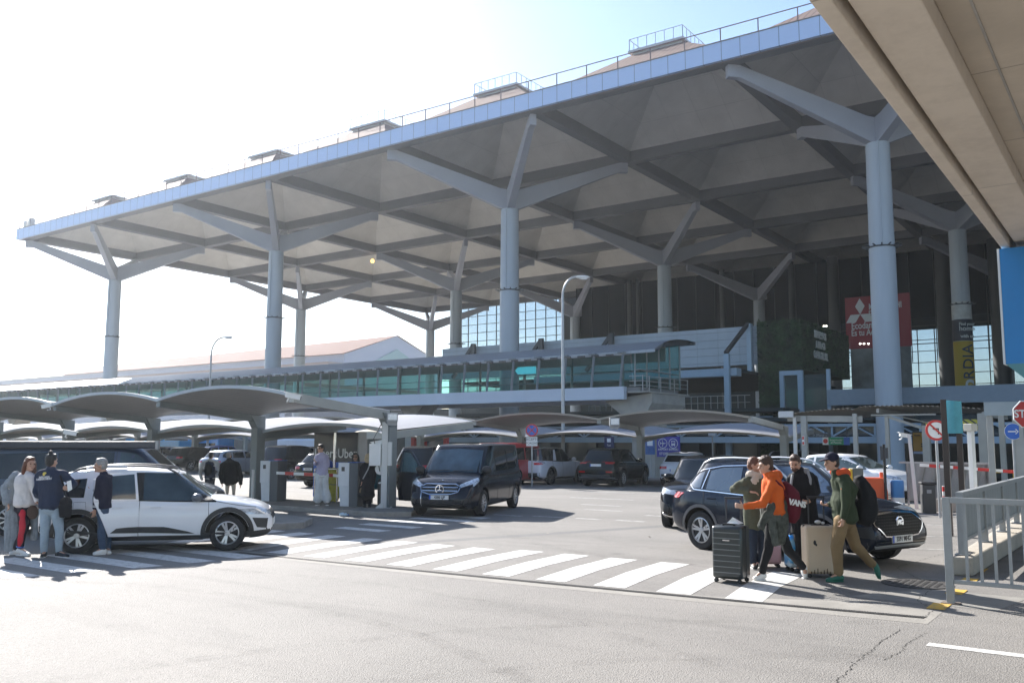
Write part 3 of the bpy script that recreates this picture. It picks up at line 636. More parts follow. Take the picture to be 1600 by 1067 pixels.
# ============================================================ VIADUCT
V = thing('concrete_viaduct', 'beige concrete road viaduct overhead in the top right corner', 'viaduct', (-2.65, 0, 6.5))
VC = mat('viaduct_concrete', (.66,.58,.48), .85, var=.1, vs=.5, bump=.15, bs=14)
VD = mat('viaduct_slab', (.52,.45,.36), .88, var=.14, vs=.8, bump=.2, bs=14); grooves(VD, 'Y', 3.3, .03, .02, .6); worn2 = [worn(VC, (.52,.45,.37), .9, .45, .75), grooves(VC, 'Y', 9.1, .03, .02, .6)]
ya, yb = -30, 24.2
def vb(x0, x1, z0, z1, m_, nm, y0=ya, y1=yb):
    k = MB(); k.box(x0, x1, y0, y1, z0, z1); return k.build(nm, m_, V, 0, .02)
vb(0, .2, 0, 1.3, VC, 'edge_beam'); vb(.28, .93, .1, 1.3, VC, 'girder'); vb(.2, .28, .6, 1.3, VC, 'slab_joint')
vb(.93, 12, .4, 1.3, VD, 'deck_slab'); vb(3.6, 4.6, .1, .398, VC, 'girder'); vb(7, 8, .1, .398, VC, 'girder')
k = MB(); k.box(1.26, 1.29, ya, yb, .385, .398); k.build('joint_strip', CONC, V)
k = MB(); k.tube([(.24, ya, .42), (.24, yb, .42)], .035, 8); k.build('drain_pipe', mat('rusty_pipe', (.16,.1,.07), .8), V)
k = MB(); k.box(0, 12, yb-.02, yb+.6, -.2, 1.2); k.build('end_beam', VC, V)
for yq in (-18, 20): k = MB(); k.box(6.4, 8.2, yq, yq+1.2, -6.5, .09); k.build('pier', CONC, V)
bs_ = thing('blue_sign_panel', 'large plain blue panel hanging below the end of the viaduct', 'sign', (-2.72, 23.5, 0))
BL2 = mat('blue_panel', (.02,.24,.6), .35, var=.03); CY = mat('cyan_panel', (.05,.28,.38), .3)
k = MB(); k.box(.05, 4.5, 0, .55, 3.75, 6.45); k.build('blue_face', BL2, bs_)
k = MB(); k.box(0, .048, -.01, .56, 3.75, 6.45); k.build('white_edge', mat('white_edge', (.75,.78,.8), .4), bs_)
k = MB(); k.add([(.05,0,3.748),(4.5,0,3.748),(4.5,.55,3.35),(.45,.55,3.35),(.05,.55,3.748)], [(0,1,2,3),(1,2,3,4) if 0 else (0,3,4)]); k.build('cyan_underside', CY, bs_)
# ============================================================ CARPORTS
UND = grooves(mat('carport_underside', (.42,.41,.39), .6, var=.08, vs=.8), 'X', .28, .05, .015, .82)
TOPM = grooves(mat('carport_top', (.3,.31,.34), .85, var=.05, vs=.6, spec=.15), 'X', .28, .05, .015, .9)
TRIM = mat('carport_trim', (.42,.46,.5), .45, var=.05); PST = mat('carport_post', (.2,.22,.22), .5, var=.1, vs=1.5)
PSTL = mat('carport_post_pale', (.34,.35,.33), .5, var=.1, vs=1.5)
def carport(label, xs, Yf, Yp, Yb, zf, zt, zb, rise, post=PST, back=True, trim=None):
    T_ = thing('carport', label, 'carport', (xs[-1], Yp, 0), 0, 'curved metal carports over the parking rows')
    x0 = xs[-1]
    for a, b_ in zip(xs, xs[1:]):
        for wing, (ya, za, yb_, zb_, rb) in enumerate([(Yf, zf, Yp-.05, zt+.3, rise*.8), (Yp+.1, zt-.24, Yb, zb, rise*.9)]):
            if wing and not back: continue
            P = []; Q = []; nx, ny = 14, 5; ra = rise if wing == 0 else rise*.8
            for j in range(ny+1):
                t = j/ny; y = ya+(yb_-ya)*t; zz = za+(zb_-za)*t; rs = ra+(rb-ra)*t
                P.append([(a-x0+(b_-a)*u/nx, y-Yp, zz+rs*4*(u/nx)*(1-u/nx)) for u in range(nx+1)])
            Q = [[(p[0], p[1], p[2]-.06) for p in r] for r in P]
            k = MB(); k.cur = 0; k.grid(P); k.cur = 1; k.grid([r[::-1] for r in Q]); k.build('curved_roof', [TOPM, UND], T_, 30)
            for rr, qq, yy in ((P[0], Q[0], -.05), (P[-1], Q[-1], .05)):
                k = MB(); k.grid([[(p[0], p[1], p[2]+.012) for p in rr], [(p[0], p[1]+yy, p[2]+.012) for p in rr], [(p[0], p[1]+yy, p[2]-.015) for p in qq], [(p[0], p[1], p[2]-.015) for p in qq], [(p[0], p[1], p[2]+.012) for p in rr]]); k.build('edge_trim', trim or TRIM, T_)
    for i, x in enumerate(xs):
        k = MB(); X = x-x0
        k.box(X-.15, X+.15, -.16, .16, 0, zt-.15); k.add([(X-.15,-.16,zt-.15),(X+.15,-.16,zt-.15),(X+.15,.16,zt-.15),(X-.15,.16,zt-.15),(X-.15,-.4,zt+.24),(X+.15,-.4,zt+.24),(X+.15,.16,zt+.24),(X-.15,.16,zt+.24)], [(0,3,2,1),(4,5,6,7),(0,1,5,4),(1,2,6,5),(2,3,7,6),(3,0,4,7)])
        k.box(X-.25, X+.25, -.25, .25, 0.002, .03); k.build('post', post, T_, 0, .012)
        k = MB(); k.bar((X, Yf-Yp+.02, zf-.1), (X, -.1, zt+.16), .18, .24)
        k.build('beam', PSTL if i == len(xs)-1 else post, T_)
        if back:
            k = MB(); k.bar((X, .1, zt-.38), (X, Yb-Yp-.02, zb-.12), .18, .2); k.build('beam', PSTL if i == len(xs)-1 else post, T_)
    return T_
A1 = [-17.4-5.6*k for k in range(10)][::-1]
carport('front row of dark grey posted carports with arched roofs beside the ticket machines', A1, 15.1, 18.67, 22.4, 3.12, 2.5, 2.58, .28)
A2 = [-13.1-6.95*k for k in range(9)][::-1]
cp2 = carport('middle row of arched carports over the parked white and black cars', A2, 35, 39, 43, 2.98, 2.42, 2.6, .34, PSTL, True, mat('trim_beige', (.3,.27,.23), .6))
A3 = [-64.5-6.95*k for k in range(7)][::-1]
carport('rear row of arched carports near the footbridge with white roof tops', A3, 47.5, 51, 54.3, 3.0, 2.3, 2.9, .32, PSTL)
TL = mat('tube_light', (.8,.8,.8), .4)
# carport with corrugated roof to the right
R_ = thing('carport', 'low corrugated carport on slim grey posts at the right', 'carport', (-12.1, 36, 0), 0, 'curved metal carports over the parking rows')
CORR = mat('corrugated_sheet', (.3,.28,.24), .6, metal=.2, var=.12, vs=1.5)
k = MB(); P = []; nx = 90
def zr_(x): 
    u = x/7.6; return 3.02+.22*4*u*(1-u)+(.04 if x > 2.9 else 0)+(.07*(x-2.5)/.4 if 2.5 < x <= 2.9 else 0)-.1*math.exp(-((x-2.75)/.15)**2)
for y in (0, 2.2, 4.5, 6.8, 9.2): P.append([(7.6*i/nx, y, zr_(7.6*i/nx)+(.018 if i % 2 else -.018)+.06) for i in range(nx+1)])
k.grid(P); k.grid([[(p[0], p[1], p[2]-.012) for p in r] for r in P]); k.build('corrugated_roof', CORR, R_)
k = MB()
for x in (.3, 3.6, 7.2): k.bar((x, .1, zr_(x)-.12), (x, 6.3, zr_(x)-.12), .1, .16)
k.bar((.1, .25, 2.92), (3.0, .25, 2.85), .1, .24); k.bar((3.3, .3, 3.0), (5.6, .3, 3.0), .06, .06)
k.build('roof_frame', PSTL, R_)
k = MB(); k.box(-.15, .42, -.12, .02, 2.96, 3.2); k.box(-.2, -.06, .0, 6.2, 2.95, 3.15); k.build('edge_trim', mat('pale_trim', (.55,.57,.58), .45), R_)
for x, w_ in ((.42, .13), (.78, .22), (2.75, .16), (7.15, .3), (7.75, .18)):
    k = MB(); k.box(x-w_/2, x+w_/2, 0.05, .05+w_, 0, zr_(min(x, 7.3))-.1); k.build('post', PSTL if w_ > .14 else K['offwhite'], R_, 0, .01)
k = MB(); k.box(3.85-.07, 3.85+.07, .35, .49, 0, 2.95); k.bar((3.85, .42, 2.95), (5.2, .6, 2.45), .12, .1); k.bar((4.0, 1.0, 3.0), (5.6, 1.2, 2.6), .25, .05); k.box(5.05, 5.3, .5, .8, .1, 2.6); k.build('bracket_frame', PSTL, R_)
R2 = thing('carport', 'grey posted shelter with a wide metal fascia beside the stop sign', 'carport', (-3.95, 30, 0), 0, 'curved metal carports over the parking rows')
k = MB(); k.box(-.1, 4, 0, .25, 2.75, 3.15); k.box(-.1, 4, .25, 6, 2.95, 3.1); k.build('shelter_roof', mat('shelter_blue_grey', (.3,.36,.38), .5, var=.06), R2)
for x, w_ in ((.02, .16), (.75, .28), (.98, .12)):
    k = MB(); k.box(x-w_/2, x+w_/2, .05, .05+w_, 0, 2.75); k.build('post', PSTL, R2, 0, .01)
# floodlights
def flood(loc, label, sz=1.0, lean=.3):
    t = thing('floodlight', label, 'floodlight', loc, YAW+.2)
    k = MB(); k.cbox((0, 0, 0), (.3*sz, .09*sz, .24*sz)); k.build('housing', K['grey'], t, 0, .01)
    k = MB(); k.cbox((0, -.05*sz, .01), (.24*sz, .012, .16*sz)); k.build('lens', K['lamp'], t)
    k = MB(); k.cbox((0, .04, -.17*sz), (.26*sz, .04, .09*sz)); k.cbox((0, .08, -.08*sz), (.04, .1, .2)); k.build('bracket', K['grey'], t)
flood(onY(613, 652, 18.4), 'grey floodlight on the end post of the front carports above the camera', 1.0)
flood(onY(960, 659, 34.8), 'square floodlight hanging from the front edge of the middle carports', 1.5)
def camera(loc, rz, label, group='surveillance cameras on the carports and posts'):
    t = thing('surveillance_camera', label, 'camera', loc, rz, group)
    k = MB(); k.bar((-.2, 0, .03), (.16, 0, -.04), .11, .12); k.build('housing', K['white'], t, 0, .015)
    k = MB(); k.bar((-.24, 0, .1), (.2, 0, .02), .14, .015); k.build('sun_shield', K['white'], t)
    k = MB(); k.tube([(.16,0,-.04), (.175,0,-.043)], .045, 12); k.build('lens', K['black'], t)
    k = MB(); k.tube([(-.1,0,0), (-.15,0,-.12), (-.15, .15, -.14)], .02, 8); k.build('bracket', K['white'], t)
camera(onY(590, 692, 18.4), YAW+pi-.2, 'large white surveillance camera on the bracket left of the cabinet pole')
camera(onY(111, 676, 14), YAW+.2, 'white surveillance camera above the roof of the dark camper van')
camera(onY(459, 619, 15.0), YAW+.3, 'small surveillance camera at the right end of the front carport edge')
camera(onY(73, 634, 15.0), YAW+pi-.2, 'small surveillance camera at the far left carport valley')
camera(onY(1415, 680, 33), YAW, 'white surveillance camera on a slim post before the orange map board')
# ============================================================ LAMP POSTS
def lamp(px, py, Y, r, label, hx):
    p = onY(px, py, Y); t = thing('street_lamp', label, 'street lamp', (p.x, Y, 0), YAW, 'street lamps with curved arms')
    H_ = p.z; k = MB(); n = 12; c = hx
    pts = [(0,0,0), (0,0,H_-c*1.5)]+[(c*(1-cos(a*pi/2/n)), 0, H_-c*1.5+c*1.5*sin(a*pi/2/n)) for a in range(1, n+1)]
    k.tube(pts, [.11, .07]+[.065]*n, 12); k.build('pole', K['galv'], t, 40)
    k = MB(); k.ell((c+.35, 0, H_+.0), (.42, .16, .1), 14, 8); k.build('lamp_head', K['offwhite'], t, 60)
    k = MB(); k.ell((c+.4, 0, H_-.07), (.26, .11, .08), 14, 8); k.build('lamp_glass', K['lamp'], t, 60)
lamp(879, 433, 42, .1, 'tall grey street lamp with a curved arm in front of the glass footbridge', .75)
lamp(331, 527, 46, .1, 'smaller grey street lamp above the left carports', 1.0)
# ============================================================ TICKET MACHINES, BARRIERS, TOTEMS
def machine(loc, label, face):
    t = thing('ticket_machine', label, 'ticket machine', loc, YAW-.35, 'ticket machines at the parking barriers')
    k = MB(); k.box(.02, .3, -.2, .3, 0, 1.22); k.build('cabinet', mat('machine_dark', (.1,.11,.12), .45), t, 0, .015)
    k = MB(); k.prism([(-.33,-.21,.55),(.02,-.21,.55),(.02,-.21,1.22),(-.33,-.21,1.22)], (0,.42,0)); k.prism([(-.26,-.2,.0),(.02,-.2,.0),(.02,-.2,.549),(-.3,-.2,.549)], (0,.36,0)); k.build('front_panel', mat('machine_grey', (.7,.72,.74), .45, var=.05), t, 0, .01)
    k = MB(); k.box(-.22, -.12, -.217, -.212, .98, 1.1); k.build('screen', K['dark'], t)
    k = MB(); k.box(-.03, .3, -.21, .3, 1.221, 1.235); k.build('blue_lid', K['blue'], t)
    return t
machine((-22.15, 18.6, .13), 'grey ticket machine standing by itself beside the dark carport post', 0)
machine((-18.6, 18.45, .13), 'grey ticket machine in front of the woman in sunglasses', 1)
def barrier(p0, p1, z0, z1, label, nred, ph=0):
    t = thing('barrier_arm', label, 'barrier arm', (p0[0], p0[1], 0), 0, 'red and white barrier arms'); a = Vector((0,0,z0)); b_ = Vector((p1[0]-p0[0], p1[1]-p0[1], z1))
    k = MB(); k.bar(a, b_, .05, .085); k.build('arm', K['white'], t, 0, .008)
    k = MB(); w_ = 1/(2.2*nred)
    for i in range(nred): s0 = ph+i/nred; k.bar(a.lerp(b_, s0), a.lerp(b_, s0+w_), .056, .091)
    k.build('red_bands', K['red'], t)
barrier((-21.8,18.45), (-18.35,18.35), .99, .97, 'red and white barrier arm between the two ticket machines', 4, .12)
barrier((-5.9,30), (-3.3,30.4), 1.27, 1.1, 'red and white barrier arm behind the two dark poles on the right', 4, .1)
t = thing('cabinet_pole', 'square white steel pole carrying white cabinets at the tip of the island', 'pole', (-17.4, 18.5, .13), YAW)
k = MB(); k.box(-.08, .08, -.08, .08, 0, 2.35); k.build('pole', K['offwhite'], t, 0, .01)
k = MB()
for a in (0, pi/2, pi, 3*pi/2): k.prism([(.08*cos(a)-.0*sin(a), .08*sin(a), .14), (.24*cos(a), .24*sin(a), .0), (.08*cos(a), .08*sin(a), 0)], (.012*sin(a), .012*cos(a), 0))
k.box(-.2,.2,-.2,.2,.0,.012); k.build('foot_plate', K['offwhite'], t)
k = MB(); k.box(-.42, -.1, -.12, .16, 1.15, 1.75); k.build('cabinet', K['white'], t, 0, .012)
k = MB(); k.box(.085, .2, -.1, .1, 1.15, 1.8); k.build('rear_box', K['offwhite'], t, 0, .012)
k = MB(); k.lathe([(.001,-.02),(.15,-.02),(.15,.03),(.001,.03)], 20, (-.12,.05,1.05), 'y'); k.build('horn', K['white'], t)
k = MB(); k.tube([(-.12,-.09,1.0), (-.3,-.1,1.9), (-.1,-.09,2.3)], .012, 6); k.build('cable', K['black'], t)
# totems
NV = mat('totem_black', (.03,.034,.04), .35, coat=.3); TB = mat('totem_blue', (.05,.16,.62), .4); WT = mat('totem_white', (.95,.95,.95), .4)
GAL = K['galv']
for px0, px1, first in ((491, 522, True), (526, 560, False)):
    Yt = 20.9; a = onY(px0, 679, Yt); b_ = onY(px1, 679, Yt)
    t = thing('advertising_totem', 'dark and blue taxi app totem partly hidden behind the man in the pink shirt' if first else 'dark and blue taxi app totem with white lettering beside the beige umbrella', 'totem', (a.x, Yt, .13), 0, 'pair of taxi app totems behind the barrier')
    Wd = b_.x-a.x; k = MB(); k.box(0, Wd, 0, .3, 1.15, 2.1); k.build('black_panel', NV, t, 0, .01); k = MB(); k.box(.005, Wd-.005, .005, .295, 0, 1.149); k.build('blue_panel', TB, t)
    k = MB(); k.box(Wd, Wd+.05, -.02, .32, 0, 2.12); k.box(0, Wd, -.01, .31, 2.101, 2.12); k.build('frame', GAL, t)
    text('lettering', 'Uber', .42, WT, t, (Wd*.52, -.012, 1.42), None, .004, 'CENTER', .006)
    if not first:
        text('lettering', 'Tu viaje', .17, WT, t, (.28, -.012, .78), None, .003, 'LEFT', .003); text('lettering', 'comienza', .17, WT, t, (.28, -.012, .6), None, .003, 'LEFT', .003); text('lettering', 'aquí', .17, WT, t, (.28, -.012, .42), None, .003, 'LEFT', .003)
        k = MB(); k.box(.36, .375, -.012, -.002, .96, 1.08); k.prism([(.31,-.012,1.0),(.3675,-.012,.94),(.425,-.012,1.0),(.41,-.012,1.01),(.3675,-.012,.965),(.325,-.012,1.01)], (0,.008,0)); k.build('arrow', WT, t)
t = thing('silver_pole', 'round silver pole between the two taxi app totems', 'pole', (onY(524, 679, 20.5).x, 20.5, .13)); k = MB(); k.tube([(0,0,0),(0,0,2.1)], .05, 16); k.build('pole', K['chrome'], t, 40); k = MB(); k.tube([(0,0,2.1),(0,0,2.13)], .06, 16); k.build('cap', GAL, t)
t = thing('queue_railing', 'thin steel railing of three bent posts in front of the man in the pink shirt', 'railing', (onY(491, 780, 18.9).x, 18.9, .13))
k = MB()
for x in (0, .55, .95): k.tube([(x,0,0),(x,0,1.0)], .02, 10); k.tube([(x,0,0),(x,0,.02)], .05, 12)
k.tube([(0,0,1.0),(.95,0,1.0)], .02, 10); k.tube([(.55,0,.55),(.95,0,.55)], .012, 8); k.build('rail_frame', K['chrome'], t, 40)
t = thing('bollard', 'short white pole beside the left ticket machine', 'bollard', (onY(394, 787, 18.2).x, 18.2, .13)); k = MB(); k.tube([(0,0,0),(0,0,.95)], .045, 12); k.build('pole', K['offwhite'], t, 40); k = MB(); k.tube([(0,0,0),(0,0,.02)], .09, 12); k.build('foot', K['offwhite'], t)
t = thing('umbrella', 'beige parasol open behind the taxi app totem', 'umbrella', (onY(573, 700, 25).x, 25, 0))
k = MB(); R0 = [[(.0+.001*cos(a*pi/4), .001*sin(a*pi/4), 2.42) for a in range(8)], [(.45*cos(a*pi/4), .45*sin(a*pi/4), 2.32) for a in range(8)], [(.8*cos(a*pi/4), .8*sin(a*pi/4), 2.05) for a in range(8)]]
k.rings(R0, False); k.build('canopy', mat('beige_canvas', (.55,.47,.34), .8), t); k = MB(); k.tube([(0,0,0),(0,0,2.4)], .025, 8); k.build('pole', K['grey'], t)
# crushed bottle, litter
t = thing('plastic_bottle', 'crushed clear plastic bottle lying at the kerb of the island', 'bottle', (onY(537, 803, 17.0).x, 17.0, .0), .3)
k = MB(); k.tube([(-.13,0,.04),(-.1,0,.045),(-.03,.01,.05),(.03,-.01,.04),(.08,0,.045),(.1,0,.04),(.125,0,.04)], [.02,.045,.05,.035,.045,.015,.015], 12); k.build('bottle_body', mat('bottle_plastic', (.5,.65,.75), .1, coat=1), t, 60)
k = MB(); k.tube([(.126,0,.04),(.145,0,.04)], .018, 10); k.build('cap', K['blue'], t)
for q, (px, py, lab) in enumerate([(764,823,'small scrap of pale litter lying in front of the black van'), (857,834,'dry brown leaf on the asphalt beyond the zebra crossing'), (1013,839,'small dry leaf on the asphalt near the black car wheel')]):
    p = G(px, py); k = MB(); random.seed(q); k.add([(random.uniform(-.07,.07), random.uniform(-.04,.04), random.uniform(.005,.03)) for _ in range(5)], [(0,1,2),(0,2,3),(0,3,4)]); o = k.build('litter' if q == 0 else 'leaf', mat('litter', (.35,.3,.22), .8)); o.location = p; tag(o, lab, 'litter' if q == 0 else 'leaf')
# ============================================================ RAILINGS RIGHT
RG = mat('railing_grey', (.33,.345,.35), .45, metal=.3, var=.12, vs=4)
t = thing('railing', 'grey tubular pedestrian railing with upright bars in the right foreground', 'railing', (-2.12, 12.2, 0), -.02)
k = MB(); k.box(-.045,.045,-.03,.03,0,1.27); k.build('post', RG, t, 0, .008); k = MB(); k.box(1.95,2.04,-.03,.03,0,1.27); k.build('post', RG, t, 0, .008)
k = MB(); k.box(.046,1.949,-.028,.028,1.2,1.27); k.box(.046,1.949,-.02,.02,.24,.29); k.build('rail', RG, t, 0, .006)
for i in range(12): 
    k = MB(); x = .2+i*.155; k.box(x-.017, x+.017, -.012, .012, .291, 1.199); k.build('bar', RG, t)
k = MB(); k.box(-.1,.1,-.08,.08,.001,.015); k.build('base_plate', mat('rust_plate', (.15,.12,.1), .8), t)
wl = MB(); wl.prism([(-2.54,14.8,0),(-2.26,14.85,0),(-2.14,20,0),(-2.0,34,0),(-2.75,34,0),(-2.62,20,0)], (0,0,.27)); o = wl.build('low_concrete_wall', mat('wall_stone', (.4,.36,.3), .85, var=.16, vs=2.5, bump=.3, bs=25), None, 0, .03); tag(o, 'low beige concrete kerb wall under the solid grey fence on the right', 'low wall')
t = thing('solid_fence', 'grey sheet metal fence on short posts standing on the low concrete wall', 'fence', (-2.43, 15.1, -.07), 0)
SH = grooves(mat('fence_sheet', (.3,.32,.32), .5, metal=.3, var=.1, vs=2), 'Y', .3, .03, .02, .75)
k = MB(); k.box(-.012,.012,.0,18,.58,1.2); k.build('sheet', SH, t); k = MB(); k.box(-.05,.05,-.05,18,1.2,1.27); k.box(-.03,.03,0,18,.53,.58); k.build('rail', RG, t)
for i in range(9): k = MB(); k.box(-.05,.05,i*2.2-.05,i*2.2+.05,.34,1.2) if i else k.box(-.05,.05,-.06,.04,.34,1.2); k.box(-.1,.1,i*2.2-.1,i*2.2+.1,.345,.36); k.build('post', RG, t, 0, .006)
# ============================================================ SIGN POSTS ON THE RIGHT
t = thing('traffic_signal', 'pair of dark brown posts carrying a curved cyan back plate', 'signal post', (onY(1478, 700, 21).x, 21, 0), 0)
BR = mat('post_brown', (.06,.045,.04), .35, metal=.3); d_ = onY(1500, 700, 21).x-onY(1478, 700, 21).x
zt_ = onY(1478, 624, 21).z
k = MB(); k.box(-.06,.06,-.05,.05,0,zt_); k.build('post', BR, t, 0, .012); k = MB(); k.box(d_-.055,d_+.055,-.05,.05,0,zt_-.03); k.build('post', BR, t, 0, .012)
zb0 = onY(1490, 677, 21).z; P = []
for i in range(9): u = i/8; x = .06+(d_+.02-.0)*u; y = -.06-.05*sin(pi*u); P.append([(x, y, zb0), (x, y, zt_-.02-.03*u)])
P += [[(q[0][0], q[0][1]+.04, q[0][2]), (q[1][0], q[1][1]+.04, q[1][2])] for q in reversed(P)]; P.append(P[0])
k = MB(); k.grid(P); k.build('back_plate', mat('cyan_plate', (.07,.32,.4), .25, metal=.2, var=.2, vs=3), t, 50)
p = G(1516, 762) ; pz = onY(1516, 662, 22)
t = thing('light_bollard', 'slender white square pole with a cream cube head behind the solid fence', 'pole', (pz.x, 22, 0), YAW+.5)
k = MB(); k.box(-.055,.055,-.055,.055,0,pz.z-.16); k.build('pole', K['white'], t, 0, .006); k = MB(); k.box(-.1,.1,-.1,.1,pz.z-.16,pz.z); k.build('head', mat('cream', (.6,.57,.5), .4), t, 0, .01)
def roundsign(px, py, Y, rad, label, kind, polez=None):
    p = onY(px, py, Y); t = thing('road_sign', label, 'road sign', (p.x, Y, 0), YAW-.2 if kind != 'octo' else YAW)
    k = MB(); k.tube([(0,.04,-.9 if Y > 48 else 0),(0,.04,p.z-.1)], .035, 10); k.build('pole', K['galv'], t, 40)
    n = 8 if kind == 'octo' else 32; off = pi/8 if kind == 'octo' else 0
    def disc(r, y0, y1, m_, nm):
        k = MB(); R0 = [[(r*cos(off+2*pi*a/n), y, p.z+r*sin(off+2*pi*a/n)) for a in range(n)] for y in (y0, y1)]; k.rings(R0); return k.build(nm, m_, t)
    if kind == 'noleft':
        disc(rad, -.01, .01, K['red'], 'rim'); disc(rad*.78, -.014, -.0101, K['white'], 'face')
        k = MB(); r = rad*.45; k.box(r*.25, r*.5, -.017, -.0141, p.z-r*.9, p.z+r*.45); k.box(-r*.4, r*.5, -.0171, -.0141, p.z+r*.2, p.z+r*.45); k.prism([(-r*.4,-.017,p.z+r*.65),(-r*.4,-.017,p.z+0),(-r*.85,-.017,p.z+r*.32)], (0,.003,0)); k.build('turn_arrow', K['black'], t)
        k = MB(); k.bar((-rad*.6,-.02,p.z+rad*.6), (rad*.6,-.02,p.z-rad*.6), .004, rad*.17, (0,1,0)) if 0 else k.prism([(-rad*.62,-.022,p.z+rad*.5),(-rad*.5,-.022,p.z+rad*.62),(rad*.62,-.022,p.z-rad*.5),(rad*.5,-.022,p.z-rad*.62)], (0,.004,0)); k.build('red_bar', K['red'], t)
    elif kind == 'blue':
        disc(rad, -.01, .01, K['white'], 'rim'); disc(rad*.95, -.014, -.0101, K['blue'], 'face')
        k = MB(); r = rad*.6; k.box(-r, r*.5, -.018, -.0141, p.z-r*.12, p.z+r*.12); k.prism([(r*.3,-.018,p.z+r*.5),(r*.55,-.018,p.z+r*.5),(r,-.018,p.z),(r*.55,-.018,p.z-r*.5),(r*.3,-.018,p.z-r*.5),(r*.75,-.018,p.z)], (0,.003,0)); k.build('arrow', K['white'], t)
    elif kind == 'octo':
        disc(rad, -.01, .01, K['white'], 'rim'); disc(rad*.93, -.014, -.0101, K['red'], 'face'); text('lettering', 'STOP', rad*.75, K['white'], t, (0, -.016, p.z), None, .002, 'CENTER', .006)
    elif kind == 'nopark':
        disc(rad, -.01, .01, K['red'], 'rim'); disc(rad*.78, -.014, -.0101, K['blue'], 'face'); k = MB(); s2 = rad*.55
        for e in (1, -1): k.prism([(-s2,-.02,p.z+e*s2*.8),(-s2*.8,-.02,p.z+e*s2),(s2,-.02,p.z-e*s2*.8),(s2*.8,-.02,p.z-e*s2)], (0,.004,0))
        k.build('red_cross', K['red'], t)
        k = MB(); k.box(-rad*.9, rad*.9, -.02, .0, p.z-rad-.42, p.z-rad-.02); k.build('plate', K['white'], t); text('lettering', 'EXCEPTO', .16, K['black'], t, (0,-.024,p.z-rad-.13), None, .001); text('lettering', 'AUTORIZADOS', .13, K['black'], t, (0,-.024,p.z-rad-.3), None, .001)
    return t
roundsign(1463, 672, 26, .27, 'round red and white no left turn sign between the dark posts and the map board', 'noleft')
roundsign(1583, 674, 30, .24, 'round blue sign with a white arrow pointing right beside the shelter posts', 'blue')
roundsign(1604, 647, 25, .35, 'red octagonal stop sign at the right edge behind the shelter fascia', 'octo')
roundsign(831, 672, 33.5, .28, 'round blue and red no stopping sign with a white plate above the white car', 'nopark')
def board(px0, py0, px1, py1, Y, name, label, cat, m_, pole=True, d=.06):
    a = onY(px0, py0, Y); b_ = onY(px1, py1, Y); t = thing(name, label, cat, (a.x, Y, 0), 0); Wd = b_.x-a.x
    k = MB(); k.box(0, Wd, 0, d, b_.z, a.z); k.build('panel', m_, t, 0, .005)
    if pole: k = MB(); k.tube([(Wd/2, d+.05, -1.3 if Y > 48 else 0), (Wd/2, d+.05, a.z-.05)], .04, 8); k.build('pole', K['galv'], t, 40)
    return t, Wd, b_.z, a.z
t, Wd, z0, z1 = board(1426, 676, 1450, 705, 46, 'map_board', 'tall dark board with an orange map panel and dark lower half', 'information board', mat('map_orange', (.42,.24,.05), .5, var=.05), False)
k = MB(); k.box(-.05, Wd+.05, .061, .12, -.2, z1+.05); k.build('frame', K['dark'], t); k = MB(); k.box(0, Wd, -.002, .05, z0-.12, z0-.003); k.build('blue_strip', mat('pale_blue', (.35,.42,.6), .5), t)
k = MB()
for i in range(3): k.box(Wd*.55+i*.1, Wd*.55+i*.1+.07, -.012, -.002, z0+.2, z0+.27); k.box(Wd*.55+i*.1, Wd*.55+i*.1+.07, -.012, -.002, z0+.31, z0+.38)
k.box(Wd*.1, Wd*.5, -.012, -.002, z1-.15, z1-.1); k.build('map_marks', K['dark'], t)
t, Wd, z0, z1 = board(1439, 655, 1529, 673, 66, 'terminal_sign', 'black sign with yellow lettering and yellow chevrons on the blue truss', 'sign', NV, False)
YL = mat('sign_yellow', (.6,.5,.06), .5); text('lettering', 'Terminal', .55, YL, t, (.15, -.02, (z0+z1)/2), None, .005, 'LEFT', .01)
k = MB(); h_ = (z1-z0)/2; zc = (z0+z1)/2
for i in range(3): x = Wd*.62+i*.45; k.prism([(x,-.02,zc+h_*.9),(x+.3,-.02,zc+h_*.9),(x+.75,-.02,zc),(x+.3,-.02,zc-h_*.9),(x,-.02,zc-h_*.9),(x+.45,-.02,zc)], (0,.015,0))
k.build('chevrons', YL, t)
t, Wd, z0, z1 = board(1285, 683, 1328, 695, 40, 'direction_sign', 'small green and white sign with a red disc hanging from the corrugated carport', 'sign', mat('sign_green', (.02,.3,.15), .4), False)
k = MB(); k.box(0, Wd*.22, -.004, -.001, z0, z1); k.build('white_part', K['white'], t); k = MB(); k.lathe([(.001,-.006),(.1,-.006),(.1,-.0045),(.001,-.0045)], 20, (Wd*.11, 0, (z0+z1)/2), 'y'); k.build('red_disc', K['red'], t)
k = MB(); k.box(Wd*.78, Wd, -.004, -.001, z0, z1); k.build('blue_part', K['blue'], t); text('lettering', 'Intermodal', .12, K['white'], t, (Wd*.5, -.006, z1-.12), None, .001); text('lettering', 'el Puente', .12, K['white'], t, (Wd*.5, -.006, z0+.1), None, .001)
k = MB(); k.box(.1,.13,.0,.03,z1,z1+.4); k.box(Wd-.13,Wd-.1,0,.03,z1,z1+.4); k.build('hanger', K['dark'], t)
t, Wd, z0, z1 = board(1253, 681, 1257, 695, 35.9, 'warning_label', 'narrow red and white label on the carport post', 'sign', K['white'], False, .02); k = MB(); k.box(.01, Wd-.01, -.004, -.001, z0+.02, z0+(z1-z0)*.35); k.box(.01, Wd-.01, -.004, -.001, z0+(z1-z0)*.6, z1-.02); k.build('red_marks', K['red'], t)
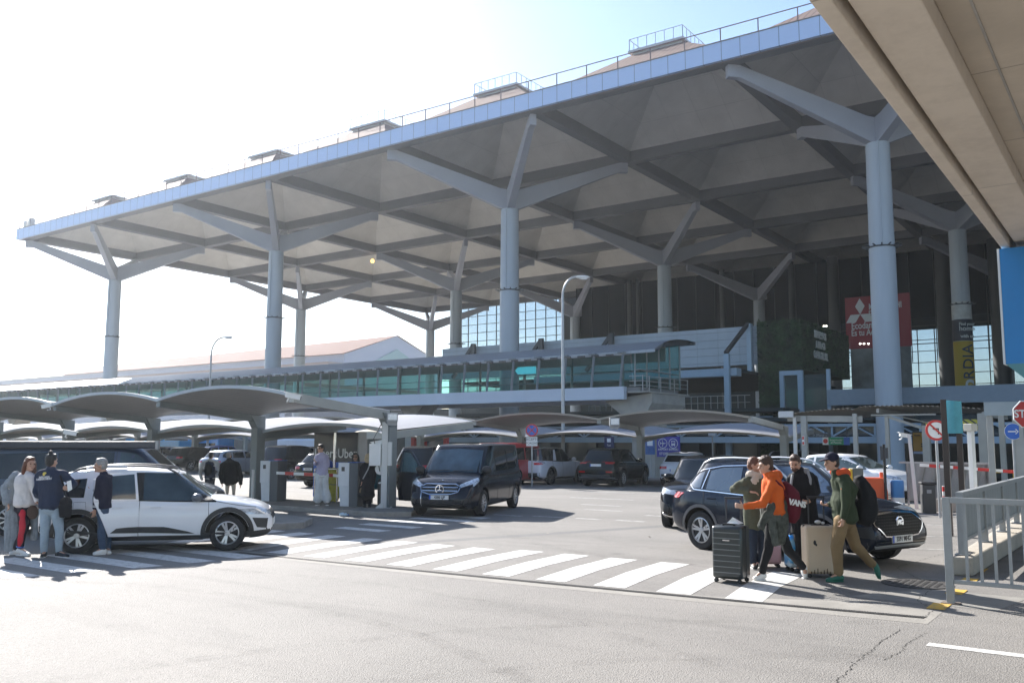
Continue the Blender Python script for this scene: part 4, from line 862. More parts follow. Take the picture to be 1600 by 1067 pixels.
t, Wd, z0, z1 = board(1264, 677, 1298, 683, 68, 'small_dark_sign', 'small black direction sign with faint white letters under the truss', 'sign', NV, False); text('lettering', '> Metro', .3, K['grey'], t, (Wd*.5, -.01, (z0+z1)/2), None, .002)
t, Wd, z0, z1 = board(1106, 665, 1117, 681, 44, 'parking_sign', 'white rectangular sign with a grey disc on a pole beyond the black cars', 'sign', K['white'])
k = MB(); k.lathe([(.001,-.006),(Wd*.36,-.006),(Wd*.36,-.001),(.001,-.001)], 20, (Wd*.5, 0, z1-Wd*.5), 'y'); k.build('disc', K['grey'], t)
PUR = mat('sign_purple', (.07,.06,.36), .4); t, Wd, z0, z1 = board(1026, 682, 1062, 714, 47, 'bus_stop_sign', 'purple sign with white aeroplane and bus symbols in circles', 'sign', PUR, True, .1)
def ring(t, cx, cz, r, m_):
    k = MB(); R0 = [[(cx+rr*cos(2*pi*a/28), y, cz+rr*sin(2*pi*a/28)) for a in range(28)] for rr, y in ((r,-.001),(r,-.012),(r*.88,-.012),(r*.88,-.001))]; k.rings(R0, False); k.build('circle', m_, t)
r_ = Wd*.2; cz = z1-Wd*.27; ring(t, Wd*.27, cz, r_, K['white']); ring(t, Wd*.73, cz, r_, K['white'])
k = MB(); cx = Wd*.27; a_ = r_*.7
k.prism([(cx-a_,-.014,cz),(cx-a_*.6,-.014,cz+a_*.12),(cx+a_*.7,-.014,cz+a_*.12),(cx+a_,-.014,cz),(cx+a_*.7,-.014,cz-a_*.12),(cx-a_*.6,-.014,cz-a_*.12)], (0,.01,0))
for e in (1,-1): k.prism([(cx+a_*.3,-.016,cz),(cx-a_*.3,-.016,cz+e*a_*.95),(cx-a_*.05,-.016,cz+e*a_*.95),(cx+a_*.0,-.016,cz)][::e], (0,.008,0)); k.prism([(cx-a_*.65,-.016,cz),(cx-a_*1.0,-.016,cz+e*a_*.4),(cx-a_*.8,-.016,cz+e*a_*.4),(cx-a_*.4,-.016,cz)][::e], (0,.008,0))
k.build('aeroplane_symbol', K['white'], t)
k = MB(); cx = Wd*.73; k.box(cx-a_*.6, cx+a_*.6, -.014, -.003, cz-a_*.6, cz+a_*.7); k.box(cx-a_*.5, cx-a_*.25, -.014, -.003, cz-a_*.8, cz-a_*.601); k.box(cx+a_*.25, cx+a_*.5, -.014, -.003, cz-a_*.8, cz-a_*.601); k.build('bus_symbol', K['white'], t); k = MB(); k.box(cx-a_*.48, cx+a_*.48, -.018, -.0142, cz-.0, cz+a_*.45); k.build('bus_window', PUR, t)
text('lettering', 'AIRPORT EXPRESS', .155, K['white'], t, (Wd*.5, -.005, z0+.42), None, .002, 'CENTER', .003); text('lettering', 'STOPS HERE', .2, K['white'], t, (Wd*.5, -.005, z0+.18), None, .002, 'CENTER', .003)
t, Wd, z0, z1 = board(1008, 683, 1023, 710, 47.5, 'poster_board', 'blue poster with a red label left of the purple bus sign', 'poster', mat('poster_blue', (.05,.15,.4), .4, var=.3)); k = MB(); k.box(Wd*.2, Wd*.7, -.005, -.001, z1-.22, z1-.1); k.build('red_label', K['red'], t); k = MB(); k.box(Wd*.2, Wd*.8, -.005, -.001, z0+.5, z0+.8); k.build('white_block', WT, t)
t, Wd, z0, z1 = board(944, 682, 959, 712, 46, 'bus_board', 'dark blue narrow board with a small white bus symbol', 'sign', mat('board_navy', (.03,.04,.12), .4)); k = MB(); k.box(Wd*.3, Wd*.7, -.005, -.001, z1-.32, z1-.1); k.build('bus_symbol', WT, t); text('lettering', 'Taxi', .15, WT, t, (Wd*.5, -.004, z1-.5), None, .001)
# ============================================================ STREET FURNITURE BEHIND THE CARS, RIGHT
p = G(1370, 768); t = thing('plastic_barrier', 'orange plastic road barrier beside the blue barrel', 'barrier', (-6.75, 27.5, 0), .25)
k = MB(); k.prism([(-.45,-.2,0),(.45,-.2,0),(.45,-.2,.55),(.38,-.2,.95),(-.2,-.2,.95),(-.45,-.2,.75)], (0,.35,0)); k.build('barrier_body', K['orange'], t, 0, .04); k = MB(); k.tube([(.3,0,.95),(.3,0,1.1)], .05, 10); k.build('cap', K['orange'], t)
t = thing('barrel', 'blue plastic barrel with a white band beside the orange barrier', 'barrel', (-6.05, 27.6, 0)); k = MB(); k.lathe([(.17,0),(.18,.02),(.18,.85),(.16,.88)], 24); k.build('drum', mat('barrel_blue', (.05,.2,.45), .4), t, 40); k = MB(); k.lathe([(.183,.25),(.183,.4)], 24); k.build('band', K['white'], t, 40)
t = thing('black_post', 'thin black post with small red and white lamps beside the blue barrel', 'post', (-6.3, 27.3, 0)); k = MB(); k.tube([(0,0,0),(0,0,1.9)], .04, 10); k.build('post', K['black'], t); k = MB(); k.box(-.09,.0,-.06,.06,1.45,1.85); k.box(.02,.1,-.06,.06,1.5,1.8); k.build('lamp_box', K['dark'], t)
t = thing('litter_bin', 'dark grey litter bin beside the striped bollard', 'bin', (-5.25, 27.6, 0), .4); k = MB(); k.box(-.17,.17,-.17,.17,0,.78); k.build('bin_body', mat('bin', (.05,.052,.055), .5), t, 0, .02); k = MB(); k.box(-.2,.2,-.2,.2,.785,.86); k.build('lid', K['black'], t, 0, .02); k = MB(); k.box(-.06,.06,-.175,-.171,.55,.65); k.build('label', K['grey'], t)
t = thing('bollard', 'red and white striped bollard beside the litter bin', 'bollard', (-4.85, 27.8, .0)); k = MB(); k.tube([(0,0,0),(0,0,.75)], .06, 14); k.build('post', K['white'], t, 40); k = MB()
for z_ in (.08,.34,.6): k.lathe([(.063,z_),(.063,z_+.13)], 14)
k.build('red_bands', K['red'], t, 40)
o = MB(); o.box(-.3,.35,-.2,.4,0,.36); o = o.build('concrete_block', K['concrete'], None, 0, .03); o.location = (-4.9, 28.5, 0); tag(o, 'pale concrete block behind the striped bollard', 'block')
t = thing('metal_screen', 'grey sheet metal screen with a rail behind the orange barrier', 'screen', (-6.4, 30.5, 0), .1); k = MB(); k.box(0, 2.3, 0, .03, .15, 1.3); k.build('sheet', SH, t); k = MB(); k.box(-.2, 2.35, -.02, .05, 1.3, 1.36); k.box(0,.06,0,.06,0,1.3); k.box(2.2,2.26,0,.06,0,1.3); k.build('rail', RG, t)
t = thing('slim_pole', 'slim white tilted pole behind the litter bin', 'pole', (onY(1430, 740, 29).x, 29, 0)); k = MB(); k.bar((0,0,0), (-.12,0,2.2), .09, .07); k.build('pole', K['offwhite'], t)
t = thing('yellow_trestle', 'yellow trestle barrier beyond the white barrier arm', 'trestle', (-5.2, 38, 0)); k = MB(); k.bar((0,0,.0),(.15,0,.9),.08,.08); k.bar((1.9,0,0),(1.75,0,.9),.08,.08); k.box(.1,1.8,-.04,.04,.85,.97); k.box(.9,1.0,-.04,.04,.3,.85); k.build('frame', K['yellow'], t)
t = thing('ticket_machine', 'small dark payment post with a yellow label behind the man in the green jacket', 'ticket machine', (onY(1338, 740, 27).x, 27, 0), YAW, 'ticket machines at the parking barriers'); k = MB(); k.box(-.15,.15,-.15,.15,0,1.22); k.build('cabinet', mat('machine_olive', (.1,.11,.1), .5), t, 0, .015); k = MB(); k.box(-.22,-.151,-.12,.12,.85,1.2); k.build('label', K['yellow'], t)
# red kiosk
t = thing('kiosk', 'small red framed kiosk beyond the front carports', 'kiosk', (onY(642, 700, 44).x, 44, 0)); k = MB(); k.box(0,3,0,.2,2.3,2.9); k.box(0,.3,0,.2,0,2.3); k.box(2.7,3,0,.2,0,2.3); k.box(1.0,1.2,0,.2,0,2.3); k.build('frame', K['red'], t); k = MB(); k.box(.3,2.7,.22,.3,0,2.3); k.build('window', mat('kiosk_glass', (.08,.1,.13), .15, coat=.5), t)
# ============================================================ CARS
def paint(name, col, metal=.0, rough=.32):
    dk = max(col) < .05; m = mat(name, col, .14 if dk else rough, metal=metal, coat=0 if dk else .8, var=.03, vs=1.5); return m
CG = mat('car_glass', (.008,.012,.014), .03, spec=.5)
CGL = mat('car_glass_light', (.03,.05,.06), .04, spec=.6, var=.45, vs=1.3)
def window_glass(name, col, tr):
    return glass(name, col, tr, .015, 1.5)
CLAD = mat('cladding', (.03,.031,.033), .6, var=.12, vs=5, bump=.1, bs=200); SEAMM = mat('panel_gap', (.01,.01,.011), .7); WELL = mat('wheel_well', (.012,.012,.013), .9)
PLATE = mat('number_plate', (.7,.71,.7), .4); PINKB = mat('plate_ink', (.02,.02,.025), .5); PBLUE = mat('plate_blue', (.03,.1,.5), .4)
def lerpf(P, x):
    if x <= P[0][0]: return P[0][1]
    for (a, b), (c, d) in zip(P, P[1:]):
        if x <= c:
            t = (x-a)/(c-a) if c > a else 1; return b+(d-b)*t
    return P[-1][1]
def smoothf(P, x, w=.05): return (lerpf(P, x-w)+2*lerpf(P, x)+lerpf(P, x+w))/4
class Car:
    def __init__(s, name, label, loc, head, L, W, H, wb, fo, r, top, bot, belt, gh, pm, n=5, group=None, nose=(.2,.8), tumble=.76, cat='car', flat=0, roofmat=None, rim='five', rimmat=None, archR=None):
        s.L, s.W, s.H, s.wb, s.fo, s.r = L, W, H, wb, fo, r
        s.t = thing(name, label, cat, loc, head, group); s.pm = pm
        s.ra = L-fo-wb; s.fa = L-fo; aR = archR or r+.065; s.aR = aR
        def low0(x): return smoothf(bot, x)
        def low(x):
            z = low0(x)
            for xw in (s.ra, s.fa):
                d = abs(x-xw)
                if d < aR: z = max(z, r+sqrt(aR*aR-d*d))
            return z
        def hw(x):
            f = 1.0; u = (x-(L-.95))/.95
            if u > 0: f -= nose[0]*u**2.6
            u = (.8-x)/.8
            if u > 0: f -= .14*u**2.6
            return W/2*f
        xs = [i*L/70 for i in range(71)]
        for xw in (s.ra, s.fa): xs += [xw-aR, xw-aR+.002, xw+aR, xw+aR-.002]+[xw+aR*sin(a*pi/24) for a in range(-11, 12)]
        xs += [.01, .03, L-.03, L-.01]; xs = sorted(set(round(x, 4) for x in xs if 0 <= x <= L))
        R = []
        yp = [(0,.86),(.06,.93),(.14,.975),(.3,.995),(.5,1.0),(.72,.995),(.88,.975),(1,.94)]
        for x in xs:
            zl = low(x); zt = smoothf(top, x, .04); zs = min(smoothf(belt, x, .04), zt-.012); zb = low0(x); zl = min(zl, zs-.02); h = hw(x)
            e = min(x, L-x)
            if e < .06: h *= 1-.10*(1-e/.06)**2
            ring = [(0, zl)]; 
            for f in (0, .04, .1, .2, .35, .5, .65, .8, .92, 1):
                z = zl+(zs-zl)*f; q = (z-zb)/max(zs-zb, .05); ring.append((h*lerpf(yp, q), z))
            for f, yy in ((.4,.88),(.7,.76),(.9,.5),(1,.25)): ring.append((h*yy, zs+(zt-zs)*f))
            ring.append((0, zt)); m_ = [(-y, z) for y, z in ring[-2:0:-1]]
            R.append([(x-L/2, y, z) for y, z in ring+m_])
        k = MB(); k.rings(R)
        for i, f in enumerate(k.f):                      # underside faces dark
            if len(f) == 4:
                c_ = [j % len(R[0]) for j in f]
                if set(c_) <= {0, 1, len(R[0])-1}: k.m[i] = 1
        xrb, xrt, xft, xfb = gh; s.gh = gh; s.belt = belt
        N_ = 56; Rg = []
        wb_, wt = W/2*.95, W/2*tumble
        zr = H-.045
        for v in (0, .12, .3, .5, .7, .85, .95, 1.0):
            a = xrb+(xrt-xrb)*v; b_ = xfb+(xft-xfb)*v; wv = wb_+(wt-wb_)*v**1.15; ring = []
            for q in range(N_):
                an = 2*pi*q/N_; ca, sa = cos(an), sin(an); ex = 2/n
                x = (a+b_)/2+(b_-a)/2*(abs(ca)**ex)*(1 if ca >= 0 else -1); y = wv*(abs(sa)**ex)*(1 if sa >= 0 else -1)
                zb = smoothf(belt, x)-.03; u = (x-(xrt+xft)/2)/((xft-xrt)/2); zt = zr-.055*min(u*u, 2.2)*(1-flat); ring.append((x-L/2, y, zb+(zt-zb)*v))
            Rg.append(ring)
        last = Rg[-1]; cx = sum(p[0] for p in last)/N_
        for sc, dz in ((.93,.022),(.8,.036),(.55,.045),(.25,.045)): Rg.append([(cx+(p[0]-cx)*sc, p[1]*sc, p[2]+dz) for p in last])
        k2 = MB(); k2.rings(Rg)
        me = MB(); me.add(k.v, k.f); me.m = list(k.m); me.cur = 2 if roofmat else 0; me.add(k2.v, k2.f)
        s.body = me.build('body', [pm, WELL]+([roofmat] if roofmat else []), s.t, 32)
        s.bvh = BVHTree.FromPolygons([Vector(v) for v in me.v], me.f)
        for xw, front in ((s.ra, 0), (s.fa, 1)):
            for e in (-1, 1): s.wheel(xw-L/2, e, rim, rimmat)
    def wheel(s, x, e, rim, rimmat=None):
        r = s.r; w_ = .21; yo = s.W/2-.02; k = MB()
        prof = [(r*.62,-w_),(r*.9,-w_),(r,-w_+.03),(r,-.03),(r*.975,-.008),(r*.92,0),(r*.8,.004),(r*.68,-.002),(r*.66,-.02),(r*.62,-.03)]
        k.lathe([(a, b*e) for a, b in prof], 40, (0,0,0), 'y'); o = k.build('wheel', K['rubber'], s.t, 35); o.location = (x, yo*e, r)
        q = MB(); rr = r*.665
        q.lathe([(rr,-.01*e),(rr*.93,-.005*e),(rr*.9,-.03*e),(rr*.9,-.1*e)], 36, (0,0,0), 'y', False)
        rot0 = random.uniform(0, 1.2); ns = 5
        def spoke(a, w0, w1, d0=-.028, d1=-.012):
            c_, s2 = cos(a), sin(a); A = Vector((c_, 0, s2)); Bv = Vector((-s2, 0, c_)); Y = Vector((0, e, 0))
            r0, r1 = r*.12, rr*.94
            q.hexa([A*r0-Bv*w0+Y*d0, A*r0+Bv*w0+Y*d0, A*r0+Bv*w0+Y*(d0-.03), A*r0-Bv*w0+Y*(d0-.03)], [A*r1-Bv*w1+Y*d1, A*r1+Bv*w1+Y*d1, A*r1+Bv*w1+Y*(d1-.03), A*r1-Bv*w1+Y*(d1-.03)])
        if rim == 'double':
            for i in range(ns):
                a = rot0+2*pi*i/ns; spoke(a-.17, .018, .02); spoke(a+.17, .018, .02)
        elif rim == 'many':
            for i in range(10): spoke(rot0+2*pi*i/10, .014, .016)
        else:
            for i in range(ns): a = rot0+2*pi*i/ns; spoke(a, .03, .045)
        q.lathe([(r*.16,-.02*e),(r*.13,-.012*e),(.001,-.01*e)], 20, (0,0,0), 'y'); q.build('rim', rimmat or K['alloy'], o, 35)
        d = MB(); d.lathe([(rr*.95,-.09*e),(.001,-.09*e)], 28, (0,0,0), 'y'); d.lathe([(r*.42,-.06*e),(.001,-.06*e)], 24, (0,0,0), 'y'); d.build('brake_disc', mat('brake', (.04,.04,.042), .5, metal=.5) if 'brake' not in bpy.data.materials else bpy.data.materials['brake'], o)
    def hit(s, ang, q, z):
        a = radians(ang); n_ = Vector((cos(a), sin(a), 0)); p = Vector((-sin(a), cos(a), 0))*q+Vector((0,0,z))
        h, nr, _, _ = s.bvh.ray_cast(p+n_*8, -n_, 16)
        if h is None:
            for f in (.97,.94,.9,.86,.8,.7,.5):
                h, nr, _, _ = s.bvh.ray_cast(Vector((-sin(a), cos(a), 0))*q*f+Vector((0,0,z))+n_*8, -n_, 16)
                if h is not None: break
            else: h, nr, _, _ = s.bvh.find_nearest(p+n_*s.L*.4)
        if nr.dot(n_) < 0: nr = -nr
        return h, nr
    def cv(s, ang, pts):     # side views given in rear-based x
        if abs(ang) == 90: return [((s.L/2-x)*(1 if ang == 90 else -1), z) for x, z in pts]
        return pts
    def patch(s, name, m_, ang, lo, hi, rows=4, off=.006, parent=None, seg=None, smooth=40, th=.012):
        both = ang == 'S'; out = None
        for an in ((90, -90) if both else (ang,)):
            L_ = s.cv(an, lo); H_ = s.cv(an, hi)
            def dens(P):
                n_ = seg or max(len(P)-1, 8); T_ = [0]
                for a, b_ in zip(P, P[1:]): T_.append(T_[-1]+max(1e-5, math.hypot(b_[0]-a[0], b_[1]-a[1])))
                out = []
                for i in range(n_+1):
                    t = T_[-1]*i/n_
                    for j in range(len(P)-1):
                        if t <= T_[j+1]+1e-9:
                            f = (t-T_[j])/(T_[j+1]-T_[j]); out.append((P[j][0]+(P[j+1][0]-P[j][0])*f, P[j][1]+(P[j+1][1]-P[j][1])*f)); break
                return out
            if seg is None and len(L_) == len(H_) and len(L_) > 8: A, B = L_, H_
            else: seg_ = seg; n0 = seg or 12; seg = n0; A, B = dens(L_), dens(H_); seg = seg_
            G_ = []; I_ = []
            for j in range(rows+1):
                t = j/rows; r1 = []; r2 = []
                for a, b_ in zip(A, B):
                    h, nr = s.hit(an, a[0]+(b_[0]-a[0])*t, a[1]+(b_[1]-a[1])*t); r1.append(h+nr*off); r2.append(h-nr*th)
                G_.append(r1); I_.append(r2)
            k = MB(); k.grid(G_); k.grid([G_[0], I_[0]]); k.grid([G_[-1], I_[-1]]); k.grid([[r[0] for r in G_], [r[0] for r in I_]]); k.grid([[r[-1] for r in G_], [r[-1] for r in I_]])
            out = k.build(name, m_, parent or s.t, smooth)
        return out
    def ribbon(s, name, m_, ang, pts, w=.008, off=.003, step=.05, parent=None, proud=0):
        for an in ((90, -90) if ang == 'S' else (ang,)):
            P = s.cv(an, pts); Q = []
            for a, b_ in zip(P, P[1:]):
                n_ = max(1, int(math.hypot(b_[0]-a[0], b_[1]-a[1])/step))
                for i in range(n_): Q.append((a[0]+(b_[0]-a[0])*i/n_, a[1]+(b_[1]-a[1])*i/n_))
            Q.append(P[-1]); G_ = []
            for i, (x, z) in enumerate(Q):
                x0, z0 = Q[max(i-1,0)]; x1, z1 = Q[min(i+1,len(Q)-1)]; d = math.hypot(x1-x0, z1-z0) or 1; nx, nz = -(z1-z0)/d*w/2, (x1-x0)/d*w/2
                h1, n1 = s.hit(an, x+nx, z+nz); h2, n2 = s.hit(an, x-nx, z-nz)
                if (h1-h2).length > w*6: h2 = h1-(h2-h1).normalized()*0+Vector((0,0,0))
                G_.append([h1+n1*.0005, h1+n1*off, h2+n2*off, h2+n2*.0005])
            k = MB(); k.grid(G_); k.build(name, m_, parent or s.t, 30)
    def arch(s, m_, w=.07, off=.012, span=(-.12, pi+.12)):
        for xw in (s.ra, s.fa):
            lo = []; hi = []
            for i in range(25):
                a = span[0]+(span[1]-span[0])*i/24; lo.append((xw-cos(a)*(s.aR+.004), s.r+sin(a)*(s.aR+.004))); hi.append((xw-cos(a)*(s.aR+w), s.r+sin(a)*(s.aR+w)))
            s.patch('wheel_arch_trim', m_, 'S', lo, hi, 2, off, th=.02)
    def mirror(s, x, z, m_, sz=(.1,.19,.13)):
        for e in (-1, 1):
            h, nr = s.hit(90*e, *s.cv(90*e, [(x, z)])[0]); k = MB(); c_ = h+Vector((0, e*.12, .03)); k.ell(c_, (sz[0], sz[1]*.62, sz[2]*.62), 14, 8); k.bar(h, c_, .05, .04); k.build('mirror', m_, s.t, 60)
    def handle(s, xs, z, m_):
        for x in xs:
            for e in (-1, 1):
                h, nr = s.hit(90*e, *s.cv(90*e, [(x, z)])[0]); k = MB(); k.bar(h+Vector((-.09,e*.015,0)), h+Vector((.09,e*.015,0)), .02, .025); k.build('handle', m_, s.t, 0, .006)
    def rails(s, m_, x0, x1, y, h=.05):
        for e in (-1, 1):
            P = []
            for i in range(13):
                x = x0+(x1-x0)*i/12; q = s.bvh.ray_cast(Vector((x-s.L/2, e*y, 5)), Vector((0,0,-1)))[0]; f = min(1, min(i, 12-i)/1.5); P.append(q+Vector((0,0,-.01+(h+.01)*f)))
            k = MB(); k.tube(P, .018, 8); k.build('roof_rail', m_, s.t, 50)
    def plate(s, ang, z, txt, y=0, size=.1, blue=True):
        h, nr = s.hit(ang, y, z); a = radians(ang); R = rotXZ(a+pi/2); n_ = Vector((cos(a), sin(a), 0)); t = Vector((-sin(a), cos(a), 0))
        k = MB(); c_ = h+n_*.02; k.hexa([c_-t*.26-Vector((0,0,.055))-n_*.02, c_+t*.26-Vector((0,0,.055))-n_*.02, c_+t*.26+Vector((0,0,.055))-n_*.02, c_-t*.26+Vector((0,0,.055))-n_*.02], [c_-t*.26-Vector((0,0,.055)), c_+t*.26-Vector((0,0,.055)), c_+t*.26+Vector((0,0,.055)), c_-t*.26+Vector((0,0,.055))])
        o = k.build('number_plate', PLATE, s.t)
        k = MB(); c2 = c_+n_*.002; k.hexa([c2-t*.26-Vector((0,0,.053))-n_*.001, c2-t*.22-Vector((0,0,.053))-n_*.001, c2-t*.22+Vector((0,0,.053))-n_*.001, c2-t*.26+Vector((0,0,.053))-n_*.001], [c2-t*.26-Vector((0,0,.053)), c2-t*.22-Vector((0,0,.053)), c2-t*.22+Vector((0,0,.053)), c2-t*.26+Vector((0,0,.053))]); k.build('blue_band', PBLUE, o)
        if txt: text('plate_lettering', txt, size, PINKB, o, c_+n_*.003+t*.02, R, .001, 'CENTER', .003, .82)
def at(px, py, wheel_off, head):
    pass
def place(near_rear, head, side, W, wb, fo, L):
    """body centre from the near rear tyre contact point; side=-1: the near side is the right side"""
    h = Vector((cos(head), sin(head), 0)); l = Vector((-sin(head), cos(head), 0)); ro = L-fo-wb
    ax = Vector(near_rear)-l*side*(W/2-.12)
    return ax+h*(L/2-ro)
# ---- 1. white crossover in the left foreground
WP = paint('car_white', (.74,.75,.78)); L,W,H,wb,fo,r = 4.1,1.76,1.53,2.60,.80,.325
hd = radians(48); Z_ = .955; loc = place((-15.3,8.62,0), hd, -1, W*Z_, wb*Z_, fo*Z_, L*Z_)
c = Car('parked_car', 'white crossover car with black wheel arches and open rear door in the left foreground', loc, hd, L, W, H, wb, fo, r,
 [(0,.62),(.03,.88),(.12,.98),(2.7,.99),(3.1,.985),(3.5,.93),(3.85,.84),(4.0,.76),(4.06,.68),(4.1,.56)], [(0,.42),(.06,.32),(.5,.24),(1,.2),(3.4,.2),(3.85,.22),(4.03,.28),(4.1,.38)],
 [(0,.6),(.05,.86),(.3,.98),(1,.965),(2.9,.90),(3.3,.885),(3.7,.82),(3.95,.73),(4.1,.55)], (.06,.36,2.38,3.14), WP, n=5, group=None, nose=(.24,.8), tumble=.74, rim='double'); c.t.scale = (Z_, Z_, Z_)
c.arch(CLAD, .085, .014)
c.patch('sill_cladding', CLAD, 'S', [(1.02,.22),(3.0,.22)], [(1.02,.3),(3.0,.3)], 2, .012); c.patch('bumper_lower', CLAD, 'S', [(3.62,.23),(4.04,.27)], [(3.66,.34),(4.06,.38)], 2, .012); c.patch('bumper_lower', CLAD, 0, [(-.7,.3),(.7,.3)], [(-.72,.4),(.72,.4)], 2, .01)
c.patch('bumper_lower', CLAD, 180, [(-.75,.32),(.75,.32)], [(-.78,.55),(.78,.55)], 2, .01); c.patch('bumper_lower', CLAD, 'S', [(.05,.34),(.36,.27)], [(.05,.5),(.3,.45)], 2, .01)
c.patch('door_cladding', CLAD, 'S', [(1.2,.38),(1.75,.36),(2.55,.335),(2.72,.33)], [(1.32,.46),(1.6,.47),(2.2,.46),(2.6,.37)], 2, .008)
c.patch('window', CG, 'S', [(.36,1.08),(.5,1.0),(.78,1.0)], [(.42,1.22),(.55,1.32),(.8,1.34)], 3, .004)
gw_ = window_glass('side_glass', (.25,.32,.33), .5)
c.patch('window', CGL, 'S', [(1.0,1.06),(1.25,.98),(1.68,.955)], [(1.0,1.33),(1.25,1.41),(1.66,1.44)], 8, .008, seg=20)
c.patch('window', CGL, 'S', [(1.8,.95),(2.4,.93),(2.98,.915)], [(1.78,1.44),(2.32,1.42),(3.0,.935)], 14, .012, seg=30)
c.patch('window_surround', SEAMM, 'S', [(.95,.935),(1.7,.93),(2.4,.905),(3.08,.895)], [(.95,.975),(1.7,.955),(2.4,.93),(3.08,.92)], 2, .0045); c.patch('pillar_trim', SEAMM, 'S', [(1.68,.95),(1.8,.95)], [(1.66,1.44),(1.78,1.44)], 4, .0045, seg=3); c.patch('pillar_trim', SEAMM, 'S', [(2.8,.92),(3.08,.91)], [(2.8,1.03),(2.9,.99)], 4, .015, seg=6)
WS = mat('windscreen', (.06,.09,.085), .04, coat=1, var=.4, vs=1.2, spec=.7)
c.patch('windscreen', WS, 0, [(-.66,.99),(0,1.0),(.66,.99)], [(-.56,1.43),(0,1.46),(.56,1.43)], 8, .005, seg=14)
c.patch('rear_window', CG, 180, [(-.55,1.05),(0,1.05),(.55,1.05)], [(-.48,1.36),(0,1.38),(.48,1.36)], 5, .005)
for xs_ in ([(1.74,.3),(1.74,.95)], [(2.92,.32),(2.96,.6),(2.95,.9)], [(1.22,.42),(.99,.68),(.95,.95),(.98,1.3)], [(3.0,.92),(3.5,.83),(3.8,.79)]): c.ribbon('panel_gap', SEAMM, 'S', xs_)
c.ribbon('fuel_flap', SEAMM, 'S', [(.62,.78),(.62,.92),(.82,.92),(.84,.78),(.62,.78)], .005)
c.handle([1.32, 2.03], .82, WP); c.mirror(2.74, .95, mat('mirror_grey', (.09,.1,.12), .35, coat=.6)); c.rails(mat('rail_dark', (.06,.06,.065), .4), .45, 2.5, .56, .055)
for e in (-1, 1):
    k = MB(); P = [c.bvh.ray_cast(Vector((x-L/2, e*.585, 5)), Vector((0,0,-1)))[0]+Vector((0,0,.035)) for x in (.75,1.1,1.45)]; k.tube(P, .024, 8); k.build('rail_insert', K['white'], c.t)
LAMPS = mat('headlamp', (.55,.6,.66), .06, coat=1, var=.5, vs=18, metal=.3)
for e in (-1, 1):
    c.patch('headlight', LAMPS, 0, [(.44*e,.64),(.66*e,.65)], [(.42*e,.7),(.66*e,.73)], 2, .014)
c.patch('headlight', LAMPS, 'S', [(3.52,.72),(3.7,.665),(3.98,.655)], [(3.5,.76),(3.72,.765),(3.98,.74)], 3, .01)
c.patch('fog_surround', CLAD, 'S', [(3.83,.42),(4.0,.4)], [(3.74,.6),(4.02,.58)], 3, .012)
c.patch('grille', CLAD, 0, [(-.5,.56),(.5,.56)], [(-.56,.72),(.56,.72)], 3, .012); c.plate(0, .48, '')
c.patch('tail_light', K['tail'], 'S', [(.03,.8),(.25,.86)], [(.05,.95),(.28,.96)], 2, .008)
# open rear door
dr = MB(); hinge = 1.76
def sp(x, z, off): 
    h, nr = c.hit(-90, *c.cv(-90, [(x, z)])[0]); return h+nr*off
dx = radians(24)
hp = sp(hinge, .6, 0); Rm = Matrix.Translation(hp) @ Matrix.Rotation(dx, 4, 'Z') @ Matrix.Translation(-hp)
def doorgrid(lo, hi, name, m_, off, parent, rows=6, th=.035):
    G_ = []; I_ = []
    for j in range(rows+1):
        t = j/rows; a_ = []; b2 = []
        for i in range(13):
            u = i/12; xl = lerpf([(q/(len(lo)-1), p[0]) for q, p in enumerate(lo)], u); zl = lerpf([(q/(len(lo)-1), p[1]) for q, p in enumerate(lo)], u)
            xh = lerpf([(q/(len(hi)-1), p[0]) for q, p in enumerate(hi)], u); zh = lerpf([(q/(len(hi)-1), p[1]) for q, p in enumerate(hi)], u)
            p = sp(xl+(xh-xl)*t, zl+(zh-zl)*t, off); a_.append(Rm @ p); b2.append(Rm @ (p+Vector((0, th, 0))))
        G_.append(a_); I_.append(b2)
    k = MB(); k.grid(G_); k.grid(I_); k.grid([G_[0], I_[0]]); k.grid([G_[-1], I_[-1]]); k.grid([[r_[0] for r_ in G_], [r_[0] for r_ in I_]]); k.grid([[r_[-1] for r_ in G_], [r_[-1] for r_ in I_]])
    return k.build(name, m_, parent, 35)
rd = doorgrid([(1.24,.32),(1.5,.31),(1.74,.31)], [(.97,.94),(1.35,.94),(1.74,.93)], 'rear_door', WP, .012, c.t); rd['label'] = 'white rear side door swung open towards the grey haired man'
doorgrid([(.97,.945),(1.35,.942),(1.74,.935)], [(.98,1.33),(1.25,1.42),(1.72,1.45)], 'window_frame', WP, .012, rd, 4, .03)
doorgrid([(1.02,1.0),(1.3,.975),(1.69,.965)], [(1.04,1.31),(1.28,1.38),(1.68,1.41)], 'door_window', CGL, .016, rd, 4, .002)
doorgrid([(1.26,.38),(1.5,.37),(1.74,.36)], [(1.36,.46),(1.55,.47),(1.74,.47)], 'door_cladding', CLAD, .02, rd, 2, .004)
k = MB(); a_ = Rm @ sp(1.28,.82,.03); b2 = Rm @ sp(1.46,.82,.03); k.bar(a_, b2, .02, .025); k.build('handle', WP, rd, 0, .005)
c.patch('door_opening', WELL, -90, [(1.26,.36),(1.5,.33),(1.7,.33)], [(1.02,.94),(1.3,1.36),(1.66,1.40)], 6, .003)
